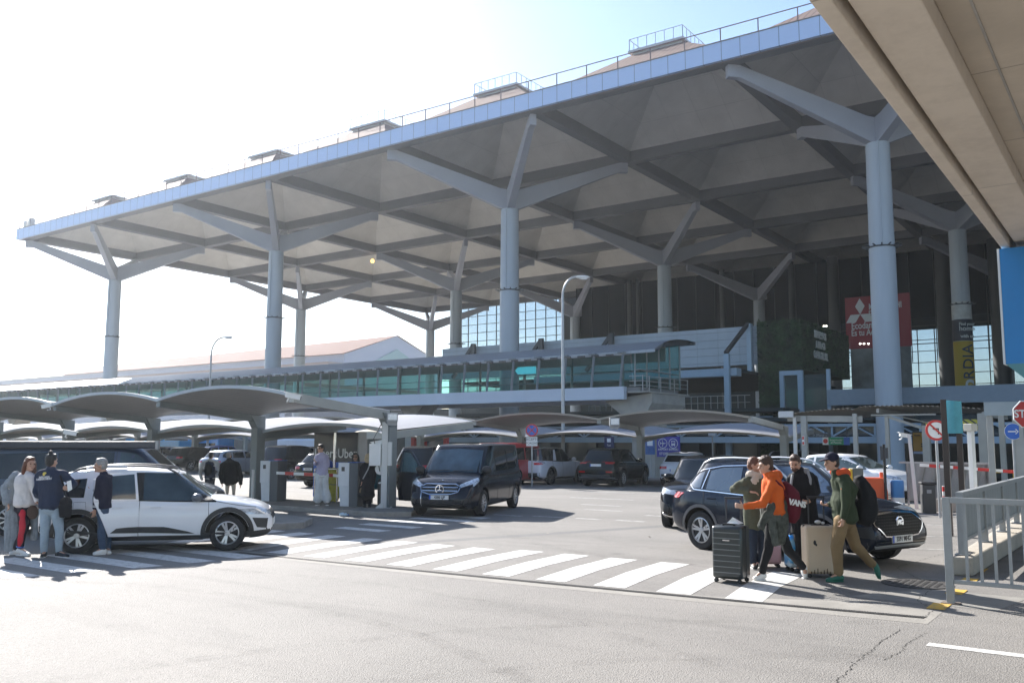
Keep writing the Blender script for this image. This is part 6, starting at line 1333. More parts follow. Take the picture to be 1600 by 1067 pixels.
def person(label, foot, J, face, hair, tops, legs, shoes, skin=None, group=None, vox=.009, head=1.0, pitch=0, tilt=0, D=None, beard=None, scarf=None, glasses=False, curl=.7, z0=0.0, extra=None):
    skin = skin or SKIN; p0 = G(foot[0], foot[1], z0) if D is None else None
    if p0 is None: r_ = ray(*foot); p0 = C0+r_*(D/r_.dot(FW)); p0.z = z0
    Dd = p0.dot(FW); t = thing('person', label, 'person', p0, YAW, group); T_ = Matrix.Rotation(-YAW, 3, 'Z')
    def L(a):
        r_ = ray(a[0], a[1]); dd = a[2] if len(a) > 2 else 0; wv = C0+r_*((Dd+dd)/r_.dot(FW)); return T_ @ (wv-p0)
    j = {k: L(v) for k, v in J.items()}
    for k in ('tl','tr','al','ar'):
        if k in j: j[k].z = max(j[k].z, .03 if k[0] == 't' else .075)
    sv = (j['sr']-j['sl']).normalized() if 'sl' in j else Vector((1,0,0)); sw = J.get('sw'); 
    fx = radians(face); lat = Vector((cos(fx), sin(fx), 0))          # wearer's lateral axis in local frame (head)
    tw = radians(tops.get('turn', face)); tl_ = Vector((cos(tw), sin(tw), 0))
    nk, pv = j['nk'], j['pv']; ch = nk.lerp(pv, .33); wa = nk.lerp(pv, .68)
    bend = j.get('ch'); ch = bend or ch
    b = MB(); HC = j['hd']; hs = head
    limb(b, [nk+Vector((0,0,-.04)), nk.lerp(HC, .55)], [.062, .052])
    etube(b, [pv, wa, ch, nk.lerp(ch, .25)], [(.155,.105),(.135,.095),(.16,.11),(.14,.085)], tl_)
    arms = [q for q in 'lr' if 's'+q in j]; lg = [q for q in 'lr' if 'k'+q in j]
    for q in arms:
        limb(b, [j['s'+q], j['e'+q], j['w'+q]], [.046,.038,.026]); limb(b, [nk.lerp(ch, .2), j['s'+q]], [.06,.05])
        if 'f'+q in j:
            d = j['f'+q]-j['w'+q]; u = j.get('u'+q) or Vector((0,-1,.2)); handmesh(b, j['w'+q], d, (u-j['w'+q]) if j.get('u'+q) else u, curl)
    for q in lg:
        limb(b, [j['h'+q], j['k'+q], j['a'+q]], [.082,.052,.036])
        limb(b, [j['a'+q], j['a'+q].lerp(j['t'+q], .6)], [.035,.028])
    # head
    Rh = Matrix.Rotation(fx, 3, 'Z') @ Matrix.Rotation(radians(tilt), 3, 'Y') @ Matrix.Rotation(radians(pitch), 3, 'X')
    def hp(x, y, z): return HC+Rh @ Vector((x, y, z))*hs
    def he(m_, c_, r_, n=16, m=12): m_.ell(hp(*c_), [q*hs for q in r_], n, m, Rh)
    he(b, (0,.008,.025), (.074,.094,.098)); he(b, (0,-.022,-.045), (.056,.068,.068)); he(b, (0,-.076,-.09), (.024,.02,.02)); he(b, (0,-.06,.03), (.06,.036,.03))
    b.tube([hp(0,-.088,.02), hp(0,-.1,-.005), hp(0,-.116,-.026), hp(0,-.1,-.036)], [.008*hs,.011*hs,.015*hs,.01*hs], 8)
    for e in (-1, 1): he(b, (.076*e,.008,-.005), (.011,.02,.03), 10, 8); he(b, (.036*e,-.07,-.03), (.024,.022,.024), 10, 8)
    he(b, (0,-.09,-.058), (.024,.011,.011), 10, 8)
    body = solid(b, 'body', skin, t, vox, 0, smooth=1)
    f = MB()
    for e in (-1, 1): he(f, (.03*e,-.0885,.008), (.013,.008,.0065), 10, 6)
    f.build('eyes', EYE, t, 60)
    f = MB()
    for e in (-1, 1): he(f, (.032*e,-.094,.03), (.019,.006,.004), 10, 6)
    f.build('eyebrows', hair[1], t, 60); f = MB(); he(f, (0,-.098,-.058), (.02,.006,.005), 10, 6); f.build('lips', LIP, t, 60)
    if glasses:
        f = MB()
        for e in (-1, 1): he(f, (.033*e,-.1,.008), (.026,.008,.019), 14, 8); f.bar(hp(.058*e,-.09,.014), hp(.078*e,.01,.012), .004, .008)
        f.bar(hp(-.012,-.104,.012), hp(.012,-.104,.012), .004, .006); f.build('sunglasses', K['black'], t, 60)
    # hair
    h = MB(); st, hm = hair[0], hair[1]
    if st == 'bald': he(h, (0,.03,.03), (.078,.088,.09))
    else: he(h, (0,.02,.04), (.083,.098,.1)); he(h, (0,.045,-.01), (.078,.066,.08))
    if st == 'curly':
        random.seed(3)
        for _ in range(60): a = random.uniform(0, 2*pi); e = random.uniform(.1, 1.2); c_ = Vector((cos(a)*cos(e)*.08, sin(a)*cos(e)*.095+.015, sin(e)*.1+.045)); he(h, c_*.93, (.024,.024,.024), 8, 6)
    if st == 'long':
        for e in (-1, 1): h.tube([hp(.065*e,.0,.06), hp(.085*e,.01,-.03), hp(.09*e,.02,-.12), hp(.075*e,.03,-.2)], [.035*hs,.035*hs,.04*hs,.025*hs], 10)
        etube(h, [hp(0,.06,.03), hp(0,.075,-.08), hp(0,.07,-.2)], [(.08,.05),(.085,.045),(.07,.03)], lat)
    if st == 'bun': he(h, (.0,.03,.15), (.035,.035,.035))
    if st == 'bob': he(h, (0,.035,-.03), (.095,.085,.11))
    if st != 'cap':
        he(h, (0,-.045,.095), (.066,.04,.035)); solid(h, 'hair', hm, t, .008, .003, 35, 2, (1,1,1))
    else:
        solid(h, 'hair', hm, t, .009, .003, 40, 1, (1,1,1)); c_ = MB(); he(c_, (0,.012,.065), (.09,.106,.085)); etube(c_, [hp(0,-.06,.06), hp(0,-.13,.052), hp(0,-.185,.036)], [(.072,.014),(.066,.013),(.045,.011)], lat); solid(c_, 'cap', hair[2], t, .008, .001, 20, 1)
    if beard: f = MB(); he(f, (0,-.035,-.07), (.06,.07,.055)); he(f, (0,-.085,-.045), (.032,.014,.012)); solid(f, 'beard', beard, t, .008, .003, 50, 1, (1,1,1))
    # top garment
    T1 = MB(); k = tops.get('fat', 1.0); hem = tops.get('hem', .06); hz = pv+(pv-nk).normalized()*hem
    chain = [hz, pv.lerp(wa, .4), wa, ch, nk.lerp(ch, .22)]
    rads = [(.19*k,.14*k),(.18*k,.13*k),(.172*k,.125*k),(.188*k,.135*k),(.155*k,.1*k)]
    if hem > .3: chain = [hz, hz.lerp(pv, .5)]+chain[1:]; rads = [(.225*k,.18*k),(.21*k,.16*k)]+rads[1:]
    etube(T1, chain, rads, tl_)
    for q in arms:
        sl = tops.get('sleeve', 1.0); wv_ = j['e'+q].lerp(j['w'+q], .93 if sl == 1 else .2)
        limb(T1, [j['s'+q], j['e'+q], wv_], [.068*k,.058*k,.043*k]); limb(T1, [nk.lerp(ch, .22), j['s'+q]+Vector((0,0,.0))], [.085*k,.068*k])
    limb(T1, [nk+Vector((0,0,-.05)), nk.lerp(HC, .3)], [.085*k,.068*k])
    garment = solid(T1, tops['name'], tops['mat'], t, .012, tops.get('amp', .011), 9)
    if tops.get('hood'):
        hh = MB(); c0 = nk+Vector((0,0,.03)); bk = Rh @ Vector((0,1,0)); bk.z = 0
        for a in range(9): an = -1.9+3.8*a/8; q = c0+Matrix.Rotation(an, 3, 'Z') @ bk*.085; hh.ell(q, (.045,.045,.05), 10, 8)
        hh.ell(c0+bk*.11+Vector((0,0,-.02)), (.09,.07,.08), 12, 8); solid(hh, 'hood', tops['hood'], t, .011, .006, 14)
    if scarf:
        hh = MB()
        for a in range(12): an = 2*pi*a/12; hh.ell(nk+Vector((cos(an)*.085, sin(an)*.075, .045+.02*sin(an*2))), (.045,.045,.055), 10, 8)
        hh.ell(nk+Vector((-.02,-.11,-.06)), (.07,.03,.09), 10, 8); solid(hh, 'scarf', scarf, t, .011, .008, 20)
    # legs garment
    if legs and lg:
        T2 = MB(); lw = legs.get('w', 1.0); hc = (j['h'+lg[0]]+j['h'+lg[-1]])/2
        etube(T2, [hc+Vector((0,0,-.06)), pv+Vector((0,0,.05))], [(.165*lw**.5,.125*lw**.5),(.15,.115)], tl_)
        for q in lg: e_ = j['k'+q].lerp(j['a'+q], legs.get('len', .96)); limb(T2, [j['h'+q], j['k'+q], e_], [.1*lw,.073*lw,.058*lw*legs.get('cuff', 1)])
        solid(T2, legs['name'], legs['mat'], t, .012, legs.get('amp', .01), 8)
        if legs.get('stripe'):
            q = legs['stripe_leg']; s3 = MB(); o_ = Vector((0.02,-.085,0))
            A_, B_, C_ = j['h'+q]+Vector((0,0,.06)), j['k'+q], j['k'+q].lerp(j['a'+q], .9)
            etube(s3, [A_+Vector((.0,-.045,0)), B_+Vector((0,-.028,0)), C_+Vector((0,-.02,0))], [(.07,.06),(.055,.048),(.045,.042)], (1,0,0)); solid(s3, 'red_panel', legs['stripe'], t, .012, .003)
    for q in lg:
        sh = MB(); A_, T_2 = j['a'+q], j['t'+q]; d = (T_2-A_); d2 = Vector((d.x, d.y, 0)).normalized() if Vector((d.x, d.y)).length > .02 else Vector((0,-1,0)); ud = d.normalized()
        flat = abs(A_.z-.09) < .07
        heel = A_-d2*.05+Vector((0,0,-.035)) if flat else A_+(A_-j['k'+q]).normalized()*.05-ud*.04
        sd_ = ud.cross(Vector((0,0,1))); sd_ = sd_ if sd_.length > .1 else Vector((1,0,0))
        etube(sh, [heel, heel.lerp(T_2, .35)+Vector((0,0,.012)), heel.lerp(T_2, .7), T_2], [(.038,.04),(.04,.048),(.047,.036),(.038,.026)], sd_, 14); limb(sh, [A_+Vector((0,0,.02)), heel.lerp(T_2, .25)], [.043,.045])
        o_ = solid(sh, 'shoe', shoes[0], t, .009, .001, 20, 1)
        if flat:
            for v in o_.data.vertices: v.co.z = max(v.co.z, .004)
            so_ = MB(); etube(so_, [Vector((heel.x, heel.y, .012)), Vector((*heel.lerp(T_2, .5).xy, .012)), Vector((*heel.lerp(T_2, .8).xy, .013)), Vector((T_2.x, T_2.y, .014))], [(.042,.014),(.043,.014),(.05,.014),(.04,.014)], sd_, 12); s5 = solid(so_, 'sole', shoes[1], o_, .008, 0, smooth=1)
            for v in s5.data.vertices: v.co.z = max(v.co.z, .001)
        else:
            so_ = MB(); dn = (A_-j['k'+q]).normalized(); etube(so_, [heel+dn*.02, heel.lerp(T_2, .5)+dn*.03, T_2+dn*.015], [(.04,.014),(.046,.014),(.038,.014)], sd_, 12); solid(so_, 'sole', shoes[1], o_, .008, 0, smooth=1)
    if extra: extra(t, j, L)
    return t
WH = mat('sneaker_white', (.72,.71,.69), .5, var=.05); BKS = mat('shoe_black', (.02,.02,.022), .5); GS = mat('shoe_green', (.02,.13,.09), .6, var=.2)
# --- left group
def coat(t, j, L):
    c_ = MB(); m_ = cloth('grey_coat', (.24,.27,.3), .25, 10)
    a = L((17,735,.08)); 
    etube(c_, [L((18,868-8,.14)), L((18,820,.14)), L((21,775,.12)), L((24,748,.08))], [(.13,.05),(.125,.055),(.11,.06),(.1,.07)], (1,.15,0)); 
    limb(c_, [L((27,741,.03)), L((9,762,.05)), L((11,786,.0))], [.08,.08,.07])
    o = solid(c_, 'open_coat', m_, t, .013, .012, 14, 2, (1.6,1,.25))
    c_ = MB(); etube(c_, [L((53,842,.12)), L((54,800,.12)), L((53,770,.1)), L((49,744,.02))], [(.06,.04),(.065,.045),(.06,.05),(.05,.05)], (1,0,0)); limb(c_, [L((49,743,.0)), L((56,758,.0)), L((58,772,-.05))], [.065,.06,.055]); solid(c_, 'coat_front', m_, t, .013, .01, 14, 2, (1.6,1,.25))
    b = MB(); b.ell(L((51,800,-.05)), (.1,.06,.12), 12, 8); solid(b, 'handbag', cloth('brown_bag', (.07,.045,.035)), t, .012, .005)
    s = MB(); e = j['al']; s.tube([j['kl'].lerp(j['al'],.86), j['kl'].lerp(j['al'],.92)], .063, 16); s.build('sock_band', K['blue'], t, 40)
person('woman in a white sweater, red striped trousers and an open long grey coat', (33,868), dict(hd=(46.5,725.5), nk=(40,741), sl=(28.5,746,.05), sr=(49,745,-.05), el=(10,768,.08), wl=(12,786,.0), fl=(14.5,795,-.02), er=(55,768,-.05), wr=(58,784,-.12), fr=(62,789,-.15), ul=(16,786,-.1),
  pv=(39,786), hl=(36,791,0), hr=(41,791,.06), kl=(36.5,824,-.05), kr=(38,826,.1), al=(31,857,0), tl=(46,867,-.08), ar=(24,858,.14), tr=(15,868,.1)), 55, ('long', HR), dict(name='sweater', mat=cloth('white_sweater', (.66,.63,.62)), hem=.02, turn=50), dict(name='trousers', mat=cloth('black_trousers', (.02,.02,.03)), stripe=cloth('red_cloth', (.5,.03,.05)), stripe_leg='l', len=.93), (WH, WH), extra=coat)
JN = cloth('navy_jacket', (.022,.032,.065), .15, 5)
def logo(t, j, L):
    Yw = mat('logo_yellow', (.65,.55,.1), .6); Ww = mat('logo_white', (.6,.6,.62), .6)
    g = [o for o in t.children if o.name.startswith('jacket')][0]; bv = BVHTree.FromPolygons([v.co for v in g.data.vertices], [list(p.vertices) for p in g.data.polygons])
    c0 = L((74.5,740)); h = bv.ray_cast(Vector((c0.x, -3, c0.z)), Vector((0,1,0)))[0]; k = MB(); k.lathe([(.001,-.008),(.033,-.008),(.033,.012)], 18, tuple(h), 'y'); k.build('yellow_disc', Yw, t)
    for s, py, sz in (('MÁLAGA', 744.8, .045), ('URBAN NEXT', 747.8, .042)):
        c1 = L((75.5, py)); h = bv.ray_cast(Vector((c1.x, -3, c1.z)), Vector((0,1,0)))[0]; text('back_lettering', s, sz, Ww, t, (c1.x, h.y-.012, c1.z), Matrix.Rotation(radians(-4), 3, 'Y') @ Matrix.Rotation(pi/2, 3, 'X'), .004, 'CENTER', .002)
    b = MB(); b.hexa([L((91,789,-.12)), L((113,789,-.12)), L((113,789,.02)), L((91,789,.02))], [L((93,808,-.12)), L((111,808,-.12)), L((111,808,.02)), L((93,808,.02))]); b.tube([L((94,742,-.14)), L((103,770,-.15)), L((108,790,-.1))], .018, 8); b.ell(L((103,785,-.05)), (.11,.07,.1), 12, 8); solid(b, 'shoulder_bag', cloth('black_bag', (.012,.012,.015)), t, .012, .005)
    b = MB(); b.hexa([L((104,752,-.25)), L((111,750,-.3)), L((111,750,-.28)), L((104,752,-.23))], [L((106,768,-.25)), L((113,764,-.3)), L((113,764,-.28)), L((106,768,-.23))]); b.build('papers', K['white'], t)
person('man seen from behind in a navy jacket with a yellow disc and light jeans', (80,870), dict(hd=(80.5,720.5), nk=(79.5,736), sl=(62,742), sr=(98,741), el=(57.5,768,.02), wl=(64,784,.15), fl=(69,788,.2), er=(115,756,.0), wr=(107,764,-.1), fr=(103,763,-.2), ur=(107,758,-.2),
  pv=(80,787), hl=(72,793), hr=(87,793), kl=(70,830,-.02), kr=(93,830,.0), al=(69.5,863), ar=(92,864), tl=(66,870,-.16), tr=(106,871,-.1)), 165, ('bun', HK), dict(name='jacket', mat=JN, hem=.05, turn=0, fat=1.12), dict(name='jeans', mat=DENIM, cuff=.95), (BKS, WH), extra=logo)
def bands(t, j, L):
    s = MB(); a, b = j['el'], j['wl']
    for f0, f1 in ((.74,.78),(.82,.86)): s.tube([a.lerp(b,f0), a.lerp(b,f1)], .058, 16)
    s.build('cuff_stripes', K['white'], t, 40)
person('grey haired man in a dark varsity jacket and blue jeans holding the open car door', (158,866), dict(hd=(157.5,727.5), nk=(164,742), sl=(157,748,-.12), sr=(171,746,.12), el=(151,771,-.12), wl=(148,796,-.14), fl=(147,804,-.14), ul=(142,797,-.2), er=(157,768,.15), wr=(144,765,.2), fr=(139,763,.2),
  pv=(163,790), hl=(161,795,-.06), hr=(165,795,.08), kl=(159,826,-.06), kr=(168,826,.1), al=(160,858,-.05), tl=(146,865,-.12), ar=(168,858,.15), tr=(171,864,.02)), -75, ('short', HG), dict(name='varsity_jacket', mat=cloth('dark_navy_cloth', (.015,.016,.035)), hem=.03, turn=-70), dict(name='jeans', mat=DENIMD), (WH, WH), extra=bands)
# --- walking backs under the left carport
person('man seen from behind in a dark vest over white sleeves carrying a dark backpack', (325,772), dict(hd=(330,711.5), nk=(328,718.5), sl=(317.5,723), sr=(340,723), el=(312,738), wl=(316,750,-.0), er=(343,736), wr=(342,747), pv=(328,746), hl=(324,748), hr=(332,748), kl=(324,760), kr=(332,760), al=(324,770), ar=(332,770), tl=(323,772,.1), tr=(333,772,.1)), 170, ('short', HK),
  dict(name='white_shirt', mat=cloth('white_cloth', (.65,.66,.66)), hem=.02, turn=0), dict(name='trousers', mat=cloth('dark_trousers', (.03,.035,.05))), (BKS, BKS), D=33, vox=.014,
  extra=lambda t, j, L: solid((lambda m_: (etube(m_, [j['pv'], j['pv'].lerp(j['nk'],.5), j['nk'].lerp(j['pv'],.12)], [(.2,.16),(.2,.16),(.18,.12)], (1,0,0)), m_)[1])(MB()), 'dark_vest', JN, t, .016, .006) and solid((lambda m_: (m_.ell(j['pv'].lerp(j['nk'],.45)+Vector((0,-.2,0)), (.15,.1,.22)), m_)[1])(MB()), 'backpack', cloth('backpack_black', (.015,.017,.02)), t, .016, .006))
person('person from behind in a bulky black coat walking beside the man in the vest', (358,772), dict(hd=(357.5,712), nk=(358,720), sl=(348.5,726), sr=(371,726), el=(344.5,742), wl=(347,755), er=(376,744), wr=(376,757), fl=(347.5,759), fr=(376,762), pv=(360,748), hl=(356,752), hr=(364,752), kl=(355,762), kr=(365,762), al=(355,771), ar=(365,771), tl=(354,772,.1), tr=(366,772,.1)), 160, ('short', HG),
  dict(name='black_coat', mat=cloth('black_coat', (.012,.013,.016)), hem=.12, turn=0, fat=1.5), dict(name='trousers', mat=cloth('cream_trousers', (.5,.46,.4))), (BKS, BKS), D=33, vox=.014)
# --- island group
LAV = cloth('lavender_shirt', (.42,.4,.55)); WT2 = cloth('white_trousers', (.6,.62,.63))
person('man in sunglasses, lavender shirt and wide white trousers in front of the taxi totem', (500,784), dict(hd=(501.5,701), nk=(503,709), sl=(494.5,713,-.02), sr=(510.5,714,.05), el=(493,724,-.12), wl=(494,722,-.28), fl=(492,720,-.32), er=(512,728), wr=(504,735,-.05), fr=(501,737,-.06), pv=(503,739), hl=(499,741), hr=(507,741), kl=(498,762), kr=(509,762), al=(497,781), ar=(511,781), tl=(494,784,-.1), tr=(512,784,-.12)), -35, ('short', HK),
  dict(name='shirt', mat=LAV, hem=.04, turn=-25), dict(name='wide_trousers', mat=WT2, w=1.25, cuff=1.9, len=.99, amp=.012), (WH, WH), D=26.0, z0=.13, vox=.013, glasses=True)
YC = cloth('yellow_cloth', (.55,.5,.1), .2, 12)
person('woman with long dark hair and sunglasses in a grey coat behind the ticket machine', (556,790), dict(hd=(555.5,714), nk=(556,723), sl=(548.5,728), sr=(563,728), el=(547,740,-.03), wl=(552,737,-.2), fl=(553,733,-.22), er=(565,741), wr=(560,740,-.2), fr=(558,737,-.22), pv=(556,749), hl=(552,751), hr=(560,751), kl=(552,768), kr=(560,768), al=(552,785), ar=(560,785), tl=(550,787,-.1), tr=(560,787,-.1)), 0, ('long', HK),
  dict(name='grey_coat', mat=cloth('taupe_coat', (.16,.15,.13)), hem=.2, turn=0), dict(name='trousers', mat=cloth('dark_trousers2', (.02,.02,.03))), (BKS, BKS), D=26.5, z0=.13, vox=.013, glasses=True)
p_ = onY(522, 770, 19.15); t = thing('draped_cloth', 'long yellow cloth draped over the thin steel railing', 'cloth', (p_.x, 19.15, .13), YAW); k = MB(); etube(k, [(0,0,.06),(.02,0,.4),(-.02,0,.8),(0,0,1.0)], [(.13,.05),(.19,.06),(.2,.06),(.2,.05)], (1,0,0)); solid(k, 'cloth', YC, t, .013, .02, 14, 2, (1.8,1,.2))
t = thing('blue_bag', 'blue soft bag hanging on the thin steel railing above the yellow cloth', 'bag', (p_.x-.3, 19.2, .13), YAW); k = MB(); k.ell((0,0,1.1), (.13,.08,.17), 12, 8); solid(k, 'bag', cloth('blue_bag', (.04,.08,.3)), t, .013, .006)
def strap(t, j, L):
    k = MB(); k.tube([L((579,722,-.14)), L((575,733,-.2)), L((567,748,-.17))], .016, 8); k.build('bag_strap', K['grey'], t, 40)
    k = MB(); k.ell(L((566,768,-.1)), (.09,.06,.14), 12, 8); solid(k, 'handbag', cloth('tan_bag', (.16,.12,.07)), t, .013, .004)
person('blonde woman seen from behind in a long black coat beside the cabinet pole', (573,793), dict(hd=(575.5,716), nk=(574,724), sl=(566,729), sr=(582,729), el=(563.5,743), wl=(566,752,-.1), fl=(565,757,-.1), er=(584,744), wr=(583,757), fr=(583,761), pv=(573,753), hl=(570,756), hr=(577,756), kl=(570,773), kr=(577,773), al=(570,787), ar=(577,787), tl=(568,791,.1), tr=(578,791,.1)), 150, ('bob', HBL),
  dict(name='black_coat', mat=cloth('black_coat2', (.012,.012,.015)), hem=.38, turn=0, fat=1.1), dict(name='trousers', mat=cloth('black_trousers3', (.015,.015,.018))), (BKS, BKS), D=25.3, z0=.13, vox=.013, extra=strap)
# --- right group
OL = cloth('olive_wool', (.085,.09,.06), .15, 12)
person('woman in an olive knitted coat and cream scarf bending towards the man in orange', (1184,888), dict(hd=(1178.5,727), nk=(1178,746), sl=(1166,752,-.05), sr=(1194,754,.08), el=(1146,764,.05), wl=(1172,768,-.18), fl=(1180,769,-.2), er=(1199,779,.1), wr=(1192,797,-.05), fr=(1190,805,-.08), pv=(1180,800), hl=(1175,806), hr=(1187,806), kl=(1176,846,-.05), kr=(1189,846,.05), al=(1177,880), ar=(1190,880), tl=(1180,888,-.15), tr=(1194,888,-.1)), 62, ('short', HR),
  dict(name='knitted_coat', mat=OL, hem=.2, turn=25, fat=1.08), dict(name='trousers', mat=cloth('dark_jeans', (.025,.035,.055))), (BKS, WH), scarf=cloth('cream_scarf', (.55,.48,.4)), pitch=12, group=None)
OR = cloth('orange_hoodie', (.62,.115,.02), .1, 5)
CAMO = cloth('camouflage_jacket', (.03,.035,.03), .5, 6, (.14,.15,.13))
BUR = cloth('burgundy_canvas', (.11,.012,.022), .12, 6)
def orange(t, j, L):
    b = MB(); etube(b, [L((1208,784,0)), L((1210,805,0)), L((1213,830,.02)), L((1219,846,.02))], [(.2,.15),(.21,.17),(.17,.15),(.09,.08)], (1,.2,0)); limb(b, [L((1206,790,-.14)), L((1198,806,-.16)), L((1188,824,-.14))], [.06,.055,.05]); limb(b, [L((1204,800,-.14)), L((1207,825,-.16)), L((1212,850,-.14))], [.05,.055,.04])
    solid(b, 'tied_jacket', CAMO, t, .012, .02, 16, 2, (1.2,1,.4))
    b = MB(); etube(b, [L((1236,808,.02)), L((1237,790,.02)), L((1234,772,.0)), L((1226,759,0))], [(.1,.15),(.12,.17),(.115,.16),(.07,.12)], (1,.35,0)); o = solid(b, 'burgundy_backpack', BUR, t, .012, .006, 8)
    bv = BVHTree.FromPolygons([v.co for v in o.data.vertices], [list(p.vertices) for p in o.data.polygons]); c1 = L((1240,785)); h = bv.ray_cast(Vector((c1.x, -3, c1.z)), Vector((0,1,0)))[0]
    if h: text('lettering', 'VANS', .115, K['white'], o, (c1.x, h.y-.03, c1.z), Matrix.Rotation(radians(12), 3, 'Y') @ Matrix.Rotation(radians(20), 3, 'Z') @ Matrix.Rotation(pi/2, 3, 'X'), .006, 'CENTER', .004)
    k = MB(); k.tube([L((1203,752,-.12)), L((1212,751,-.17)), L((1222,760,-.16)), L((1228,775,-.13))], .018, 8); k.build('backpack_strap', BUR, o, 40)
person('young man in an orange hoodie with a burgundy backpack reaching for the big black suitcase', (1193,906), dict(hd=(1196.5,727.5), nk=(1203,744), ch=(1208,762), sl=(1208,755,-.14), sr=(1204,755,.14), el=(1192,787,-.2), wl=(1162,791.5,-.2), fl=(1151,789.5,-.2), ul=(1160,786,-.2), er=(1205,783,.22), wr=(1190,792,.2), fr=(1184,793,.2),
  pv=(1209,801), hl=(1206,812,-.07), hr=(1213,812,.08), kl=(1200,858,-.08), kr=(1232,860,.1), al=(1190,895,-.05), tl=(1178,905,-.06), ar=(1257,888,.12), tr=(1259,909,.12)), -80, ('curly', HB), dict(name='orange_hoodie', mat=OR, hem=.0, turn=-72, hood=OR, fat=1.06, amp=.01), dict(name='black_trousers', mat=cloth('black_sweatpants', (.02,.02,.022)), w=.95, amp=.009), (WH, WH), pitch=8, extra=orange, curl=1.1)
def straps(t, j, L):
    k = MB()
    for a, b, c_ in (((1238,742,-.06), (1236,757,-.13), (1237,775,-.1)), ((1262,736,-.08), (1266,748,-.14), (1266,760,-.12))): k.tube([L(a), L(b), L(c_)], .02, 8)
    k.build('backpack_straps', K['grey'], t, 40)
person('bearded man in a long black coat looking down at his luggage', (1256,893), dict(hd=(1242,723.5), nk=(1252,739), sl=(1236,747), sr=(1269,745,.05), el=(1234,775,-.05), wl=(1244,785,-.2), fl=(1249,786,-.24), er=(1276,768,.0), wr=(1265,783,-.14), fr=(1257,785,-.2), ur=(1262,778,-.2),
  pv=(1256,800), hl=(1249,806), hr=(1263,806), kl=(1249,848,-.05), kr=(1264,848,.05), al=(1250,886), ar=(1265,886), tl=(1245,893,-.15), tr=(1262,893,-.15)), -28, ('short', HB), dict(name='long_black_coat', mat=cloth('black_wool', (.014,.014,.016)), hem=.3, turn=-12, fat=1.1, hood=cloth('grey_hood', (.25,.25,.25))), dict(name='trousers', mat=cloth('black_trousers4', (.015,.015,.017))), (BKS, BKS), pitch=22, beard=HB, extra=straps, curl=1.1)
GRJ = cloth('green_jacket', (.04,.055,.03), .15, 6)
def capman(t, j, L):
    b = MB(); etube(b, [L((1351,812,.05)), L((1354,795,.05)), L((1352,770,.04)), L((1343,750,.03))], [(.13,.16),(.16,.18),(.14,.18),(.08,.13)], (1,.1,0)); b.ell(L((1360,800,.05)), (.09,.14,.1), 12, 8); solid(b, 'black_backpack', cloth('backpack_black2', (.014,.015,.017)), t, .012, .007, 10)
    k = MB(); k.tube([L((1314,764,-.2)), L((1324,759,-.2)), L((1329,757,-.17))], .008, 6); k.build('orange_seam', K['orange'], t)
person('striding man in a dark cap and green jacket with an orange collar', (1306,908), dict(hd=(1299.5,722.5), nk=(1309,741), ch=(1321,765), sl=(1320,753,-.16), sr=(1312,753,.16), el=(1322,787,-.2), wl=(1317,810,-.2), fl=(1316,823,-.2), ul=(1311,812,-.25), er=(1308,785,.2), wr=(1295,789,.2), fr=(1284,788,.2),
  pv=(1320,804), hl=(1315,812,-.08), hr=(1322,812,.08), kl=(1307,856,-.08), kr=(1337,853,.1), al=(1311,898,-.05), tl=(1292,907,-.08), ar=(1365,882,.12), tr=(1374,906,.12)), -78, ('cap', HK, cloth('navy_cap', (.02,.02,.04))), dict(name='green_jacket', mat=GRJ, hem=.08, turn=-72, hood=cloth('orange_lining', (.6,.09,.03)), fat=1.12, amp=.008), dict(name='khaki_trousers', mat=cloth('khaki', (.24,.165,.085), .12, 5), w=1.08, amp=.009), (GS, GS), pitch=5, extra=capman, curl=1.0)
# --- distant people in front of the terminal doors
PG = 'distant people waiting in front of the terminal doors'
far = [(1354,698,(.5,.55,.62),HK,'distant person in a pale blue jacket above the white hatchback'), (1143,706,(.1,.2,.6),HB,'distant person in a bright blue jacket beyond the black crossover'), (1340,701,(.3,.05,.05),HK,'distant person in a dark red top left of the pale blue jacket'),
 (1406,700,(.05,.05,.06),HK,'distant person in black beside the big column base'), (1533,700,(.4,.05,.07),HB,'distant person in a red jacket between the two right hand posts'), (1500,704,(.04,.04,.05),HK,'distant person in black behind the dark signal posts'), (1578,702,(.04,.05,.08),HK,'distant person in navy near the blue arrow sign'), (1366,702,(.06,.06,.07),HK,'distant person in black right of the pale blue jacket')]
for i, (px, py, col, hm, lab) in enumerate(far):
    Dm = 78.0; s = 1408/Dm; z0 = -1.3
    r_ = ray(px, 691); base = 691+(1.92+1.3)*s*1.0; top = base-1.72*s
    person(lab, (px, base), dict(hd=(px,top+.13*s), nk=(px,top+.3*s), sl=(px-.19*s,top+.38*s), sr=(px+.19*s,top+.38*s), el=(px-.24*s,top+.65*s), er=(px+.25*s,top+.64*s), wl=(px-.2*s,top+.86*s), wr=(px+.12*s,top+.8*s), pv=(px,top+.82*s), hl=(px-.09*s,top+.88*s), hr=(px+.09*s,top+.88*s), kl=(px-.1*s,top+1.25*s), kr=(px+.11*s,top+1.25*s), al=(px-.1*s,top+1.63*s), ar=(px+.12*s,top+1.63*s), tl=(px-.12*s,top+1.7*s,-.15), tr=(px+.14*s,top+1.7*s,-.15)), (i*50) % 180-60, ('short', hm),
     dict(name='jacket', mat=cloth('far_cloth', col), turn=(i*37) % 60-30), dict(name='trousers', mat=cloth('far_dark', (.03,.03,.04))), (BKS, BKS), D=Dm, z0=z0, vox=.02, group=PG)
